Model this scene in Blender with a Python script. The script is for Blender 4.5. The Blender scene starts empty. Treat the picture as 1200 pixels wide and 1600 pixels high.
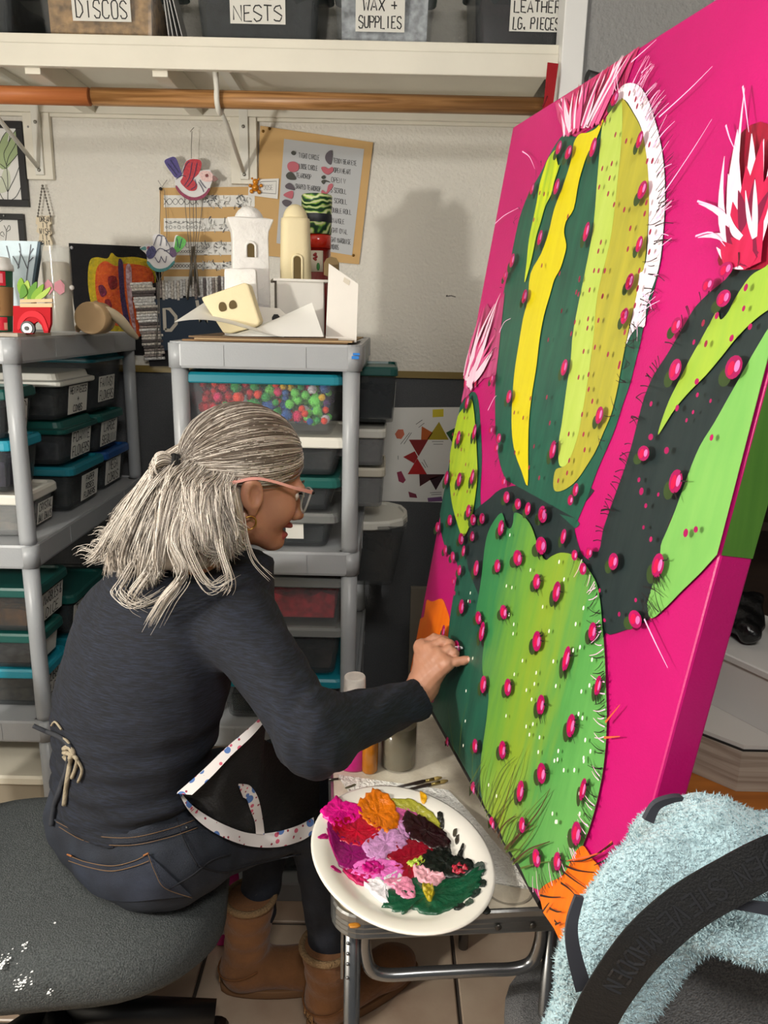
import bpy, math, random
import numpy as np
from mathutils import Vector, Matrix

random.seed(7)
scene = bpy.context.scene
COL = scene.collection

# ---------------------------------------------------------------- camera
FPX, PITCH, ROLL, CAM_H = 1200.0, math.radians(14.05), math.radians(-1.28), 1.62
cam_data = bpy.data.cameras.new('camera')
cam_data.sensor_fit = 'VERTICAL'
cam_data.sensor_height = 24.0
cam_data.lens = FPX / 1600.0 * 24.0
cam_data.clip_start = 0.02
cam = bpy.data.objects.new('camera', cam_data)
COL.objects.link(cam)
_fw = Vector((0, math.cos(PITCH), -math.sin(PITCH)))
_rt0 = Vector((1, 0, 0))
_dn0 = Vector((0, -math.sin(PITCH), -math.cos(PITCH)))
_rt = _rt0 * math.cos(ROLL) + _dn0 * math.sin(ROLL)
_dn = _dn0 * math.cos(ROLL) - _rt0 * math.sin(ROLL)
cam.matrix_world = Matrix(((_rt.x, -_dn.x, -_fw.x, 0), (_rt.y, -_dn.y, -_fw.y, 0),
                           (_rt.z, -_dn.z, -_fw.z, CAM_H), (0, 0, 0, 1)))
scene.camera = cam

# ---------------------------------------------------------------- world, lamps, exposure
world = bpy.data.worlds.new('world')
scene.world = world
world.use_nodes = True
world.node_tree.nodes['Background'].inputs[0].default_value = (0.86, 0.93, 1.0, 1)
world.node_tree.nodes['Background'].inputs[1].default_value = 0.11

def lamp(name, kind, loc, target, energy, color, size=0.2, size_y=None, spot=None):
    d = bpy.data.lights.new(name, kind)
    d.energy = energy
    d.color = color
    if kind == 'AREA':
        d.size = size
        if size_y:
            d.shape = 'RECTANGLE'
            d.size_y = size_y
    else:
        d.shadow_soft_size = size
    if spot:
        d.spot_size = spot
        d.spot_blend = 0.6
    o = bpy.data.objects.new(name, d)
    COL.objects.link(o)
    o.location = loc
    o.rotation_euler = (Vector(target) - Vector(loc)).to_track_quat('-Z', 'Y').to_euler()
    return o

lamp('work_lamp', 'POINT', (-1.42, 0.32, 1.60), (0, 2, 1), 88, (1.0, 0.96, 0.89), 0.05)
lamp('ceiling_lamp', 'AREA', (0.15, -0.40, 2.62), (0.2, 0.9, 0.6), 25, (1.0, 0.97, 0.92), 0.6, 0.3)

vs = scene.view_settings
vs.view_transform = 'Standard'
vs.look = 'None'
vs.exposure = 0.0
vs.gamma = 1.0
vs.use_curve_mapping = False

# ---------------------------------------------------------------- helpers
def ray(x, y):
    """direction from the camera through a point of the 1200 x 1600 picture"""
    return _rt * ((x - 600) / FPX) + _dn * ((y - 800) / FPX) + _fw

def atY(x, y, Y):
    r = ray(x, y)
    return r * (Y / r.y) + Vector((0, 0, CAM_H))

def atZ(x, y, z):
    r = ray(x, y)
    return r * ((z - CAM_H) / r.z) + Vector((0, 0, CAM_H))

def atX(x, y, X):
    r = ray(x, y)
    return r * (X / r.x) + Vector((0, 0, CAM_H))

def lin(c):
    out = []
    for v in c[:3]:
        v = v / 255.0
        out.append(v / 12.92 if v <= 0.04045 else ((v + 0.055) / 1.055) ** 2.4)
    return (out[0], out[1], out[2], 1.0)

MATS = {}
def mat(name, col, rough=0.5, metal=0.0, vary=None, bump=None, alpha=None, coat=0.0, spec=None,
        sheen=0.0, sss=0.0, col2=None, trans=0.0, stretch=None):
    """procedural material; vary = (noise scale, strength), bump = (scale, strength)"""
    if name in MATS:
        return MATS[name]
    m = bpy.data.materials.new(name)
    m.use_nodes = True
    nt = m.node_tree
    b = nt.nodes['Principled BSDF']
    b.inputs['Base Color'].default_value = lin(col)
    b.inputs['Roughness'].default_value = rough
    b.inputs['Metallic'].default_value = metal
    if spec is not None:
        b.inputs['Specular IOR Level'].default_value = spec
    if coat:
        b.inputs['Coat Weight'].default_value = coat
        b.inputs['Coat Roughness'].default_value = 0.15
    if sheen:
        b.inputs['Sheen Weight'].default_value = sheen
    if sss:
        b.inputs['Subsurface Weight'].default_value = sss
        b.inputs['Subsurface Radius'].default_value = (0.012, 0.005, 0.003)
    if trans:
        b.inputs['Transmission Weight'].default_value = trans
        b.inputs['IOR'].default_value = 1.45
    if alpha is not None:
        b.inputs['Alpha'].default_value = alpha
    tc = None
    if vary or bump:
        tc = nt.nodes.new('ShaderNodeTexCoord')
        src = tc.outputs['Object']
        if stretch:
            mp = nt.nodes.new('ShaderNodeMapping')
            mp.inputs['Scale'].default_value = stretch
            nt.links.new(src, mp.inputs['Vector'])
            src = mp.outputs['Vector']
    if vary:
        n = nt.nodes.new('ShaderNodeTexNoise')
        n.inputs['Scale'].default_value = vary[0]
        n.inputs['Detail'].default_value = 5
        nt.links.new(src, n.inputs['Vector'])
        r = nt.nodes.new('ShaderNodeValToRGB')
        r.color_ramp.elements[0].position = 0.3
        r.color_ramp.elements[1].position = 0.7
        a = lin(col)
        if col2:
            c2 = lin(col2)
            r.color_ramp.elements[0].color = a
            r.color_ramp.elements[1].color = c2
        else:
            k = vary[1]
            r.color_ramp.elements[0].color = tuple(v * (1 - k) for v in a[:3]) + (1,)
            r.color_ramp.elements[1].color = tuple(min(1, v * (1 + k)) for v in a[:3]) + (1,)
        nt.links.new(n.outputs['Fac'], r.inputs['Fac'])
        nt.links.new(r.outputs['Color'], b.inputs['Base Color'])
    if bump:
        n2 = nt.nodes.new('ShaderNodeTexNoise')
        n2.inputs['Scale'].default_value = bump[0]
        n2.inputs['Detail'].default_value = 4
        nt.links.new(src, n2.inputs['Vector'])
        bp = nt.nodes.new('ShaderNodeBump')
        bp.inputs['Strength'].default_value = bump[1]
        bp.inputs['Distance'].default_value = 0.01
        nt.links.new(n2.outputs['Fac'], bp.inputs['Height'])
        nt.links.new(bp.outputs['Normal'], b.inputs['Normal'])
    MATS[name] = m
    return m

def rrect(w, d, r, n=4):
    """rounded rectangle outline, counter-clockwise, centred"""
    r = min(r, w / 2 - 1e-5, d / 2 - 1e-5)
    pts = []
    for cx, cy, a0 in ((w/2-r, d/2-r, 0), (-w/2+r, d/2-r, 90), (-w/2+r, -d/2+r, 180), (w/2-r, -d/2+r, 270)):
        for i in range(n + 1):
            a = math.radians(a0 + 90 * i / n)
            pts.append((cx + r * math.cos(a), cy + r * math.sin(a)))
    return pts

def spline(pts, n=8):
    """Catmull-Rom through pts"""
    P = [Vector(p) for p in pts]
    out = []
    for i in range(len(P) - 1):
        p0 = P[max(i-1, 0)]; p1 = P[i]; p2 = P[i+1]; p3 = P[min(i+2, len(P)-1)]
        for k in range(n):
            t = k / n
            out.append(0.5 * ((2*p1) + (p2-p0)*t + (2*p0-5*p1+4*p2-p3)*t*t + (3*p1-p0-3*p2+p3)*t**3))
    out.append(P[-1])
    return out

class MB:
    def __init__(self):
        self.v = []; self.f = []; self.s = []
    def add(self, verts, faces, smooth=False):
        o = len(self.v)
        self.v.extend([tuple(p) for p in verts])
        for q in faces:
            self.f.append(tuple(i + o for i in q)); self.s.append(smooth)
        return self
    def box(self, lo, hi):
        x0, y0, z0 = lo; x1, y1, z1 = hi
        return self.add([(x0,y0,z0),(x1,y0,z0),(x1,y1,z0),(x0,y1,z0),(x0,y0,z1),(x1,y0,z1),(x1,y1,z1),(x0,y1,z1)],
                 [(3,2,1,0),(4,5,6,7),(0,1,5,4),(1,2,6,5),(2,3,7,6),(3,0,4,7)])
    def cbox(self, c, s):
        return self.box((c[0]-s[0]/2, c[1]-s[1]/2, c[2]-s[2]/2), (c[0]+s[0]/2, c[1]+s[1]/2, c[2]+s[2]/2))
    def loft(self, rings, cap0=True, cap1=True, smooth=True, closed=False):
        n = len(rings[0]); vs = [p for r in rings for p in r]; fs = []
        m = len(rings)
        for i in range(m if closed else m - 1):
            for j in range(n):
                a = i*n+j; b = i*n+(j+1) % n; c = ((i+1) % m)*n+(j+1) % n; d = ((i+1) % m)*n+j
                fs.append((a, b, c, d))
        self.add(vs, fs, smooth)
        o = len(self.v) - len(vs)
        if not closed:
            if cap0:
                self.f.append(tuple(o + j for j in reversed(range(n)))); self.s.append(False)
            if cap1:
                self.f.append(tuple(o + (m-1)*n + j for j in range(n))); self.s.append(False)
        return self
    def tube(self, path, rad, n=8, caps=True, smooth=True, flat=None):
        P = [Vector(p) for p in path]
        m = len(P)
        R = rad if isinstance(rad, (list, tuple)) else [rad] * m
        rings = []
        up = None
        for i in range(m):
            t = (P[min(i+1, m-1)] - P[max(i-1, 0)])
            t = t.normalized() if t.length > 1e-9 else Vector((0, 0, 1))
            if up is None:
                ref = Vector(flat) if flat else (Vector((0, 0, 1)) if abs(t.z) < 0.9 else Vector((1, 0, 0)))
                up = ref
            a = up - t * up.dot(t)
            if a.length < 1e-6:
                a = t.orthogonal()
            a.normalize(); b = t.cross(a); up = a
            rings.append([P[i] + (a * math.cos(2*math.pi*k/n) + b * math.sin(2*math.pi*k/n)) * R[i] for k in range(n)])
        return self.loft(rings, caps, caps, smooth)
    def lathe(self, prof, c=(0, 0, 0), n=24, smooth=True, cap0=True, cap1=True):
        rings = []
        for r, z in prof:
            rings.append([(c[0] + r*math.cos(2*math.pi*k/n), c[1] + r*math.sin(2*math.pi*k/n), c[2] + z) for k in range(n)])
        return self.loft(rings, cap0, cap1, smooth)
    def prism(self, poly, z0, z1, fn=None, smooth=False):
        """extrude a 2D outline (ccw); fn maps (x, y, z) to the world"""
        fn = fn or (lambda x, y, z: (x, y, z))
        n = len(poly)
        self.add([fn(p[0], p[1], z0) for p in poly] + [fn(p[0], p[1], z1) for p in poly],
                 [(j, (j+1) % n, n+(j+1) % n, n+j) for j in range(n)], smooth)
        o = len(self.v) - 2*n
        self.f.append(tuple(o + j for j in reversed(range(n)))); self.s.append(False)
        self.f.append(tuple(o + n + j for j in range(n))); self.s.append(False)
        return self
    def ball(self, c, r, n=10, m=7):
        r = r if isinstance(r, (list, tuple)) else (r, r, r)
        vs = [(c[0], c[1], c[2] - r[2])]
        for i in range(1, m):
            a = -math.pi/2 + math.pi*i/m
            for j in range(n):
                b = 2*math.pi*j/n
                vs.append((c[0]+r[0]*math.cos(a)*math.cos(b), c[1]+r[1]*math.cos(a)*math.sin(b), c[2]+r[2]*math.sin(a)))
        vs.append((c[0], c[1], c[2] + r[2]))
        fs = []
        for j in range(n):
            fs.append((0, 1+(j+1) % n, 1+j))
            fs.append((len(vs)-1, 1+(m-2)*n+j, 1+(m-2)*n+(j+1) % n))
        for i in range(m-2):
            for j in range(n):
                fs.append((1+i*n+j, 1+i*n+(j+1) % n, 1+(i+1)*n+(j+1) % n, 1+(i+1)*n+j))
        return self.add(vs, fs, True)
    def ribbon(self, path, w, nrm, wend=None):
        """flat strip along a path lying in the plane with normal nrm"""
        P = [Vector(p) for p in path]; nrm = Vector(nrm).normalized()
        vs = []; m = len(P)
        for i in range(m):
            t = (P[min(i+1, m-1)] - P[max(i-1, 0)])
            if t.length < 1e-9: t = nrm.orthogonal()
            s = nrm.cross(t).normalized()
            k = i / (m - 1)
            ww = w * (1-k) + (w if wend is None else wend) * k
            vs += [P[i] + s*ww/2, P[i] - s*ww/2]
        return self.add(vs, [(2*i, 2*i+1, 2*i+3, 2*i+2) for i in range(m-1)])
    def xf(self, M):
        self.v = [tuple(M @ Vector(p)) for p in self.v]
        return self
    def merge(self, o):
        return self.add(o.v, o.f) if not o.s else self._m(o)
    def _m(self, o):
        k = len(self.v)
        self.v.extend(o.v); self.f.extend(tuple(i + k for i in q) for q in o.f); self.s.extend(o.s)
        return self

ORG = {}
def obj(name, mb, material, parent=None, local=False, kind=None, label=None, cat=None, group=None, bevel=0, flip=False):
    """link the collected shapes as ONE mesh object; world coordinates unless local"""
    me = bpy.data.meshes.new(name)
    vs = mb.v
    if parent is not None:
        org = Vector((0, 0, 0)) if local else ORG[parent.name]
        porg = ORG[parent.name]
    elif local:
        org = Vector((0, 0, 0)); porg = org
    else:
        a = np.array(vs)
        org = Vector(((a[:, 0].min()+a[:, 0].max())/2, (a[:, 1].min()+a[:, 1].max())/2, a[:, 2].min()))
        porg = org
    me.from_pydata([(p[0]-org.x, p[1]-org.y, p[2]-org.z) for p in vs], [], mb.f)
    if len(mb.s) == len(me.polygons):
        me.polygons.foreach_set('use_smooth', mb.s)
    me.update()
    if material is not None:
        for mm in (material if isinstance(material, (list, tuple)) else [material]):
            me.materials.append(mm)
    o = bpy.data.objects.new(name, me)
    COL.objects.link(o)
    if parent is not None:
        o.parent = parent
    else:
        o.location = org
    ORG[o.name] = porg
    if bevel:
        bv = o.modifiers.new('bevel', 'BEVEL'); bv.width = bevel; bv.segments = 2; bv.limit_method = 'ANGLE'
    if kind: o['kind'] = kind
    if label: o['label'] = label
    if cat: o['category'] = cat
    if group: o['group'] = group
    return o

def thing(name, label, cat, loc, rotz=0.0, group=None):
    o = bpy.data.objects.new(name, None)
    o.empty_display_size = 0.05
    COL.objects.link(o)
    o.location = loc
    o.rotation_euler = (0, 0, rotz)
    o['label'] = label
    o['category'] = cat
    if group: o['group'] = group
    ORG[o.name] = Vector(loc)
    return o

def copy_tree(o, parent=None):
    c = o.copy(); COL.objects.link(c); c.parent = parent
    ORG[c.name] = Vector(o.location)
    for ch in o.children:
        if ch != c: copy_tree(ch, c)
    return c

# ---------------------------------------------------------------- marker lettering (strokes on a 4 x 6 grid)
GLYPH = {'A':'00 26 40|12 32','B':'00 06 36 44 33 03|33 42 30 00','C':'45 36 16 05 01 10 30 41','D':'00 06 26 44 42 20 00',
 'E':'40 00 06 46|03 33','F':'00 06 46|03 33','G':'45 36 16 05 01 10 30 41 43 23','H':'00 06|40 46|03 43','I':'20 26',
 'J':'36 31 20 10 01','K':'00 06|46 03 40','L':'06 00 40','M':'00 06 23 46 40','N':'00 06 40 46','O':'16 05 01 10 30 41 45 36 16',
 'P':'00 06 36 45 44 33 03','Q':'16 05 01 10 30 41 45 36 16|22 40','R':'00 06 36 45 44 33 03|23 40','S':'45 36 16 05 04 42 41 30 10 01',
 'T':'20 26|06 46','U':'06 01 10 30 41 46','V':'06 20 46','W':'06 10 24 30 46','X':'00 46|06 40','Y':'06 23 46|23 20','Z':'06 46 00 40',
 '+':'21 25|03 43','&':'40 05 16 26 25 02 01 10 20 42','.':'10 20 21 11 10','-':'03 43','1':'14 26 20','7':'06 46 10',"'":'26 24',
 '0':'16 05 01 10 30 41 45 36 16','2':'05 16 36 45 00 40','!':'20 21|23 26',',':'10 21'}
def letter_paths(text, h, rng=None, narrow=0.62, jit=0.25):
    """polylines of a line of marker writing starting at (0, 0), and its width"""
    out = []; x = 0.0; s = h / 6.0; sx = s * narrow * 1.35
    for ch in text.upper():
        if ch == ' ':
            x += 3.2 * sx; continue
        for stroke in GLYPH.get(ch, '').split('|'):
            pts = []
            for q in stroke.split():
                jx = rng.uniform(-jit, jit) if rng else 0; jy = rng.uniform(-jit, jit) if rng else 0
                pts.append((x + (int(q[0]) + jx) * sx, (int(q[1]) + jy) * s))
            if len(pts) > 1: out.append(pts)
        x += 5.4 * sx
    return out, max(x - 1.4 * sx, 0.001)

def lettering(mb, lines, origin, ux, uy, w, h, pen, seed=1, fill=0.86, jit=0.25, gap=1.45):
    """write lines centred in a w x h field whose lower left corner is origin"""
    origin = Vector(origin); ux = Vector(ux).normalized(); uy = Vector(uy).normalized(); nrm = ux.cross(uy)
    rng = random.Random(seed)
    n = len(lines); lh = h * fill / (n * gap - (gap - 1))
    for i, t in enumerate(lines):
        paths, tw = letter_paths(t, lh, rng, jit=jit)
        k = min(1.0, w * fill / tw)
        ox = (w - tw * k) / 2
        oy = h - (h - (lh * (n * gap - (gap - 1)))) / 2 - lh - i * lh * gap
        for pth in paths:
            mb.ribbon([origin + ux * (ox + p[0]*k) + uy * (oy + p[1]) for p in pth], pen, nrm)
    return mb

# ---------------------------------------------------------------- implicit surfaces: smooth unions meshed by surface nets
def cap(a, b, ra, rb, flat=None, k=1.0):
    """tapered capsule; flat = direction in which the section is scaled by k"""
    a = np.array(a, np.float32); b = np.array(b, np.float32); ab = b - a; L2 = float(ab @ ab) + 1e-12
    fl = None if flat is None else np.array(flat, np.float32) / np.linalg.norm(flat)
    def fn(P):
        q = P - a
        t = np.clip(q @ ab / L2, 0, 1)
        d = q - t[:, None] * ab
        if fl is not None:
            c = d @ fl
            d = d + (c * (1.0 / k - 1.0))[:, None] * fl
        return np.sqrt((d * d).sum(1)) - (ra + (rb - ra) * t)
    return fn
def ell(c, r, rot=None):
    c = np.array(c, np.float32); r = np.array(r, np.float32)
    M = np.eye(3, dtype=np.float32) if rot is None else np.array(rot, np.float32)   # columns = axes
    def fn(P):
        q = (P - c) @ M
        k0 = np.sqrt(((q / r) ** 2).sum(1)); k1 = np.sqrt(((q / (r * r)) ** 2).sum(1)) + 1e-9
        return k0 * (k0 - 1.0) / k1
    return fn
def smin(a, b, k):
    h = np.clip(0.5 + 0.5 * (b - a) / k, 0, 1)
    return b * (1 - h) + a * h - k * h * (1 - h)
def union(parts, k=0.02):
    def fn(P):
        d = None
        for p in parts:
            kk = k
            if isinstance(p, tuple): p, kk = p
            e = p(P)
            d = e if d is None else smin(d, e, kk)
        return d
    return fn
def carve(f1, f2, k=0.008):
    return lambda P: -smin(-f1(P), f2(P), k)
def nets(fn, lo, hi, res, mb=None, frame=None):
    """mesh the zero set of fn inside the box; frame = function applied to the finished points"""
    lo = np.array(lo, float); hi = np.array(hi, float)
    n = np.maximum(np.ceil((hi - lo) / res).astype(int) + 1, 3)
    ax = [lo[i] + res * np.arange(n[i]) for i in range(3)]
    V = np.empty(tuple(n), np.float32)
    Y, Z = np.meshgrid(ax[1], ax[2], indexing='ij')
    st = max(1, int(400000 // (n[1] * n[2])))
    for i in range(0, n[0], st):
        xs = ax[0][i:i+st]
        P = np.empty((len(xs), n[1], n[2], 3), np.float32)
        P[..., 0] = xs[:, None, None]; P[..., 1] = Y; P[..., 2] = Z
        V[i:i+st] = fn(P.reshape(-1, 3)).reshape(len(xs), n[1], n[2])
    S = V < 0
    c = [(i, j, k) for i in (0, 1) for j in (0, 1) for k in (0, 1)]
    sl = lambda A, o: A[o[0]:n[0]-1+o[0], o[1]:n[1]-1+o[1], o[2]:n[2]-1+o[2]]
    cnt = sum(sl(S, o).astype(np.int8) for o in c)
    act = (cnt > 0) & (cnt < 8)
    idx = np.argwhere(act)
    acc = np.zeros((len(idx), 3)); num = np.zeros(len(idx))
    ii = idx.T
    for o in c:
        for d in range(3):
            if o[d] == 0:
                o2 = list(o); o2[d] = 1
                va = V[ii[0]+o[0], ii[1]+o[1], ii[2]+o[2]]; vb = V[ii[0]+o2[0], ii[1]+o2[1], ii[2]+o2[2]]
                cr = (va < 0) != (vb < 0)
                t = np.where(cr, va / np.where(cr, va - vb, 1), 0)
                p = np.array(o, float)[None, :].repeat(len(idx), 0); p[:, d] = t
                acc[cr] += p[cr]; num[cr] += 1
    pts = lo + res * (idx + acc / num[:, None])
    vid = -np.ones(act.shape, np.int64); vid[act] = np.arange(len(idx))
    faces = []
    for d in range(3):
        a, b = [(1, 2), (2, 0), (0, 1)][d]
        s0 = [slice(None)]*3; s1 = [slice(None)]*3
        s0[d] = slice(0, n[d]-1); s1[d] = slice(1, n[d])
        ch = S[tuple(s0)] != S[tuple(s1)]
        e = np.argwhere(ch)
        e = e[(e[:, a] > 0) & (e[:, b] > 0) & (e[:, a] < n[a]-1) & (e[:, b] < n[b]-1)]
        def g(da, db):
            q = e.copy(); q[:, a] -= da; q[:, b] -= db
            return vid[q[:, 0], q[:, 1], q[:, 2]]
        F = np.stack([g(1, 1), g(0, 1), g(0, 0), g(1, 0)], 1)
        fl = ~S[tuple(s0)][e[:, 0], e[:, 1], e[:, 2]]
        F[fl] = F[fl][:, ::-1]
        faces.append(F)
    F = np.concatenate(faces)
    if frame is not None:
        pts = frame(pts)
    mb = mb or MB()
    o = len(mb.v)
    mb.v.extend(map(tuple, pts.tolist())); mb.f.extend(map(tuple, (F + o).tolist())); mb.s.extend([True] * len(F))
    return mb

# ================================================================ THE SETTING
def wall_mat(name, col, scale, strength, rough=0.75):
    return mat(name, col, rough, bump=(scale, strength))
M_wallwhite = wall_mat('orange_peel_white', (226, 222, 212), 95, 0.55)
M_wallgrey = wall_mat('orange_peel_grey', (150, 150, 149), 80, 0.5)
M_fabricwall = mat('grey_fabric_wall', (86, 88, 91), 0.9, bump=(420, 0.4), vary=(260, 0.16))
M_ceil = mat('ceiling_white', (205, 203, 198), 0.8)
M_paintwood = mat('painted_wood_white', (228, 223, 208), 0.45, vary=(5, 0.05), bump=(60, 0.05))
M_trimgold = mat('gold_strip', (128, 108, 52), 0.45)
M_jamb = mat('jamb_white', (238, 238, 236), 0.4)
M_grout = mat('dark_grout', (74, 66, 60), 0.9)
M_tile = mat('beige_tile', (200, 182, 160), 0.32, vary=(4.5, 0.22), bump=(30, 0.08), col2=(166, 142, 122))

WALL_Y = 2.85
TRIM_Z = 1.428
obj('wall_back', MB().box((-1.7, WALL_Y, TRIM_Z), (0.62, WALL_Y+0.1, 2.75)), M_wallwhite, kind='structure')
obj('wall_back_lower', MB().box((-1.7, WALL_Y, 0), (0.62, WALL_Y+0.1, TRIM_Z)), M_fabricwall, kind='structure')
obj('trim_1', MB().box((-1.7, WALL_Y-0.012, TRIM_Z-0.012), (0.52, WALL_Y, TRIM_Z+0.012)), M_trimgold, kind='structure')
obj('wall_left', MB().box((-1.8, -0.9, 0), (-1.7, WALL_Y+0.1, 2.75)), M_wallwhite, kind='structure')
obj('wall_alcove_side', MB().box((0.52, 2.40, 0), (0.62, WALL_Y, 2.75)), M_wallwhite, kind='structure')
obj('wall_right_return', MB().box((0.52, 2.36, 0), (2.2, 2.40, 2.75)), M_wallgrey, kind='structure')
obj('wall_right', MB().box((2.2, -0.9, 0), (2.3, 2.40, 2.75)), M_wallgrey, kind='structure')
obj('ceiling', MB().box((-1.8, -0.9, 2.75), (2.3, WALL_Y+0.1, 2.85)), M_ceil, kind='structure')
obj('trim_2', MB().box((0.458, 2.345, 0), (0.520, 2.44, 2.75)), M_jamb, kind='structure', bevel=0.003)

# tiled floor: each tile a piece of its own
floor = obj('floor', MB().box((-1.8, -0.9, -0.08), (2.3, WALL_Y+0.1, -0.007)), M_grout, kind='structure')
_t = 0.325
_g = 0.010
_tm = None
for ix in range(-5, 7):
    for iy in range(-3, 9):
        x0 = -0.115 + ix*_t + _g/2; y0 = 1.13 + (iy-3)*_t + _g/2
        if x0 < -1.8 or x0 + _t > 2.3 or y0 < -0.9 or y0 > WALL_Y - 0.3: continue
        if _tm is None:
            w = (_t - _g)
            b = MB()
            pr = [rrect(w, w, 0.012, 2), rrect(w, w, 0.012, 2), rrect(w-0.006, w-0.006, 0.01, 2)]
            b.loft([[(x, y, z) for x, y in r] for r, z in zip(pr, (-0.004, 0.0055, 0.008))], smooth=False)
            o = obj('tile', b, M_tile, floor, local=True); _tm = o.data
        else:
            o = bpy.data.objects.new('tile', _tm); COL.objects.link(o); o.parent = floor
        o.location = Vector((x0 + (_t-_g)/2, y0 + (_t-_g)/2, -0.008)) - ORG['floor']

# ---------------------------------------------------------------- closet shelf, brackets and rods on the back wall
SHZ = 2.372       # top of the shelf board
shelf = thing('closet_shelf', 'long white painted closet shelf with batten front across the top of the alcove', 'shelf', (-0.6, 2.62, 2.2))
obj('board', MB().box((-1.7, 2.40, SHZ-0.035), (0.458, WALL_Y, SHZ)), M_paintwood, shelf, bevel=0.002)
obj('front_batten', MB().box((-1.7, 2.378, SHZ-0.085), (0.458, 2.40, SHZ-0.026)), M_paintwood, shelf, bevel=0.003)
obj('front_lip', MB().box((-1.7, 2.388, SHZ-0.026), (0.458, 2.40, SHZ)), M_paintwood, shelf, bevel=0.002)
obj('wall_cleat', MB().box((-1.7, WALL_Y-0.03, 2.272), (0.458, WALL_Y, SHZ-0.035)), M_paintwood, shelf, bevel=0.002)
obj('lower_batten', MB().box((-1.7, WALL_Y-0.014, 2.262), (0.458, WALL_Y, 2.272)), M_paintwood, shelf)
for x in (-1.02, -0.66):
    obj('cross_batten', MB().box((x-0.022, 2.40, SHZ-0.10), (x+0.022, WALL_Y-0.03, SHZ-0.035)), M_paintwood, shelf, bevel=0.002)

M_bracket = mat('painted_steel_white', (226, 224, 214), 0.4)
for i, x in enumerate((-1.205, -0.505)):
    br = thing('shelf_bracket', ('white steel shelf and rod bracket beside the framed drawings',
               'white steel shelf and rod bracket left of the paper shapes chart')[i], 'bracket', (x, WALL_Y, 2.06), group='shelf and rod brackets')
    obj('backing_board', MB().box((x-0.045, WALL_Y-0.022, 2.062), (x+0.045, WALL_Y, 2.272)), M_paintwood, br, bevel=0.002)
    obj('wall_plate', MB().box((x-0.012, WALL_Y-0.032, 2.075), (x+0.018, WALL_Y-0.022, 2.335)), M_bracket, br, bevel=0.002)
    obj('top_arm', MB().box((x-0.012, 2.43, SHZ-0.052), (x+0.018, WALL_Y-0.03, SHZ-0.035)), M_bracket, br)
    obj('diagonal_brace', MB().tube([(x, WALL_Y-0.036, 2.10), (x-0.004, 2.58, 2.19), (x-0.008, 2.46, 2.225), (x-0.008, 2.455, 2.31)], 0.007, 8), M_bracket, br)
    hk = MB().tube([(x-0.004, 2.455, 2.33), (x-0.004, 2.425, 2.30)] + [(x-0.004, 2.47+0.036*math.cos(a), 2.235+0.036*math.sin(a)) for a in [math.radians(d) for d in range(150, 372, 20)]], 0.008, 8)
    obj('rod_hook', hk, M_bracket, br)
    for z in (2.09, 2.24):
        obj('screw', MB().ball((x+0.003, WALL_Y-0.034, z), (0.006, 0.004, 0.006), 8, 5), mat('screw_steel', (150, 148, 140), 0.4, 0.8), br)

def wood_mat(name, c1, c2, scale=(3, 40, 40), rough=0.4):
    if name in MATS: return MATS[name]
    m = mat(name, c1, rough)
    nt = m.node_tree; b = nt.nodes['Principled BSDF']
    tc = nt.nodes.new('ShaderNodeTexCoord'); mp = nt.nodes.new('ShaderNodeMapping'); mp.inputs['Scale'].default_value = scale
    n = nt.nodes.new('ShaderNodeTexNoise'); n.inputs['Scale'].default_value = 1.0; n.inputs['Detail'].default_value = 6
    n.inputs['Distortion'].default_value = 1.2
    r = nt.nodes.new('ShaderNodeValToRGB')
    r.color_ramp.elements[0].position = 0.35; r.color_ramp.elements[1].position = 0.65
    r.color_ramp.elements[0].color = lin(c1); r.color_ramp.elements[1].color = lin(c2)
    nt.links.new(tc.outputs['Object'], mp.inputs['Vector']); nt.links.new(mp.outputs['Vector'], n.inputs['Vector'])
    nt.links.new(n.outputs['Fac'], r.inputs['Fac']); nt.links.new(r.outputs['Color'], b.inputs['Base Color'])
    return m
M_rodA = wood_mat('orange_rod', (205, 128, 74), (186, 108, 58), (4, 60, 60))
M_rodB = wood_mat('pine_rod', (186, 138, 88), (134, 92, 50), (2.5, 60, 60))
rx = (lambda x0, x1, y, z, r: MB().tube([(x0, y, z), (x1, y, z)], r, 20))
obj('closet_rod', rx(-1.7, -0.885, 2.462, 2.232, 0.0245), M_rodA, label='smooth orange wooden closet rod ending in mid air on the left', cat='rod')
obj('closet_rod', rx(-0.88, 0.452, 2.474, 2.236, 0.0245), M_rodB, label='grained pine closet rod held by the hook beside the chart', cat='rod')

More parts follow.
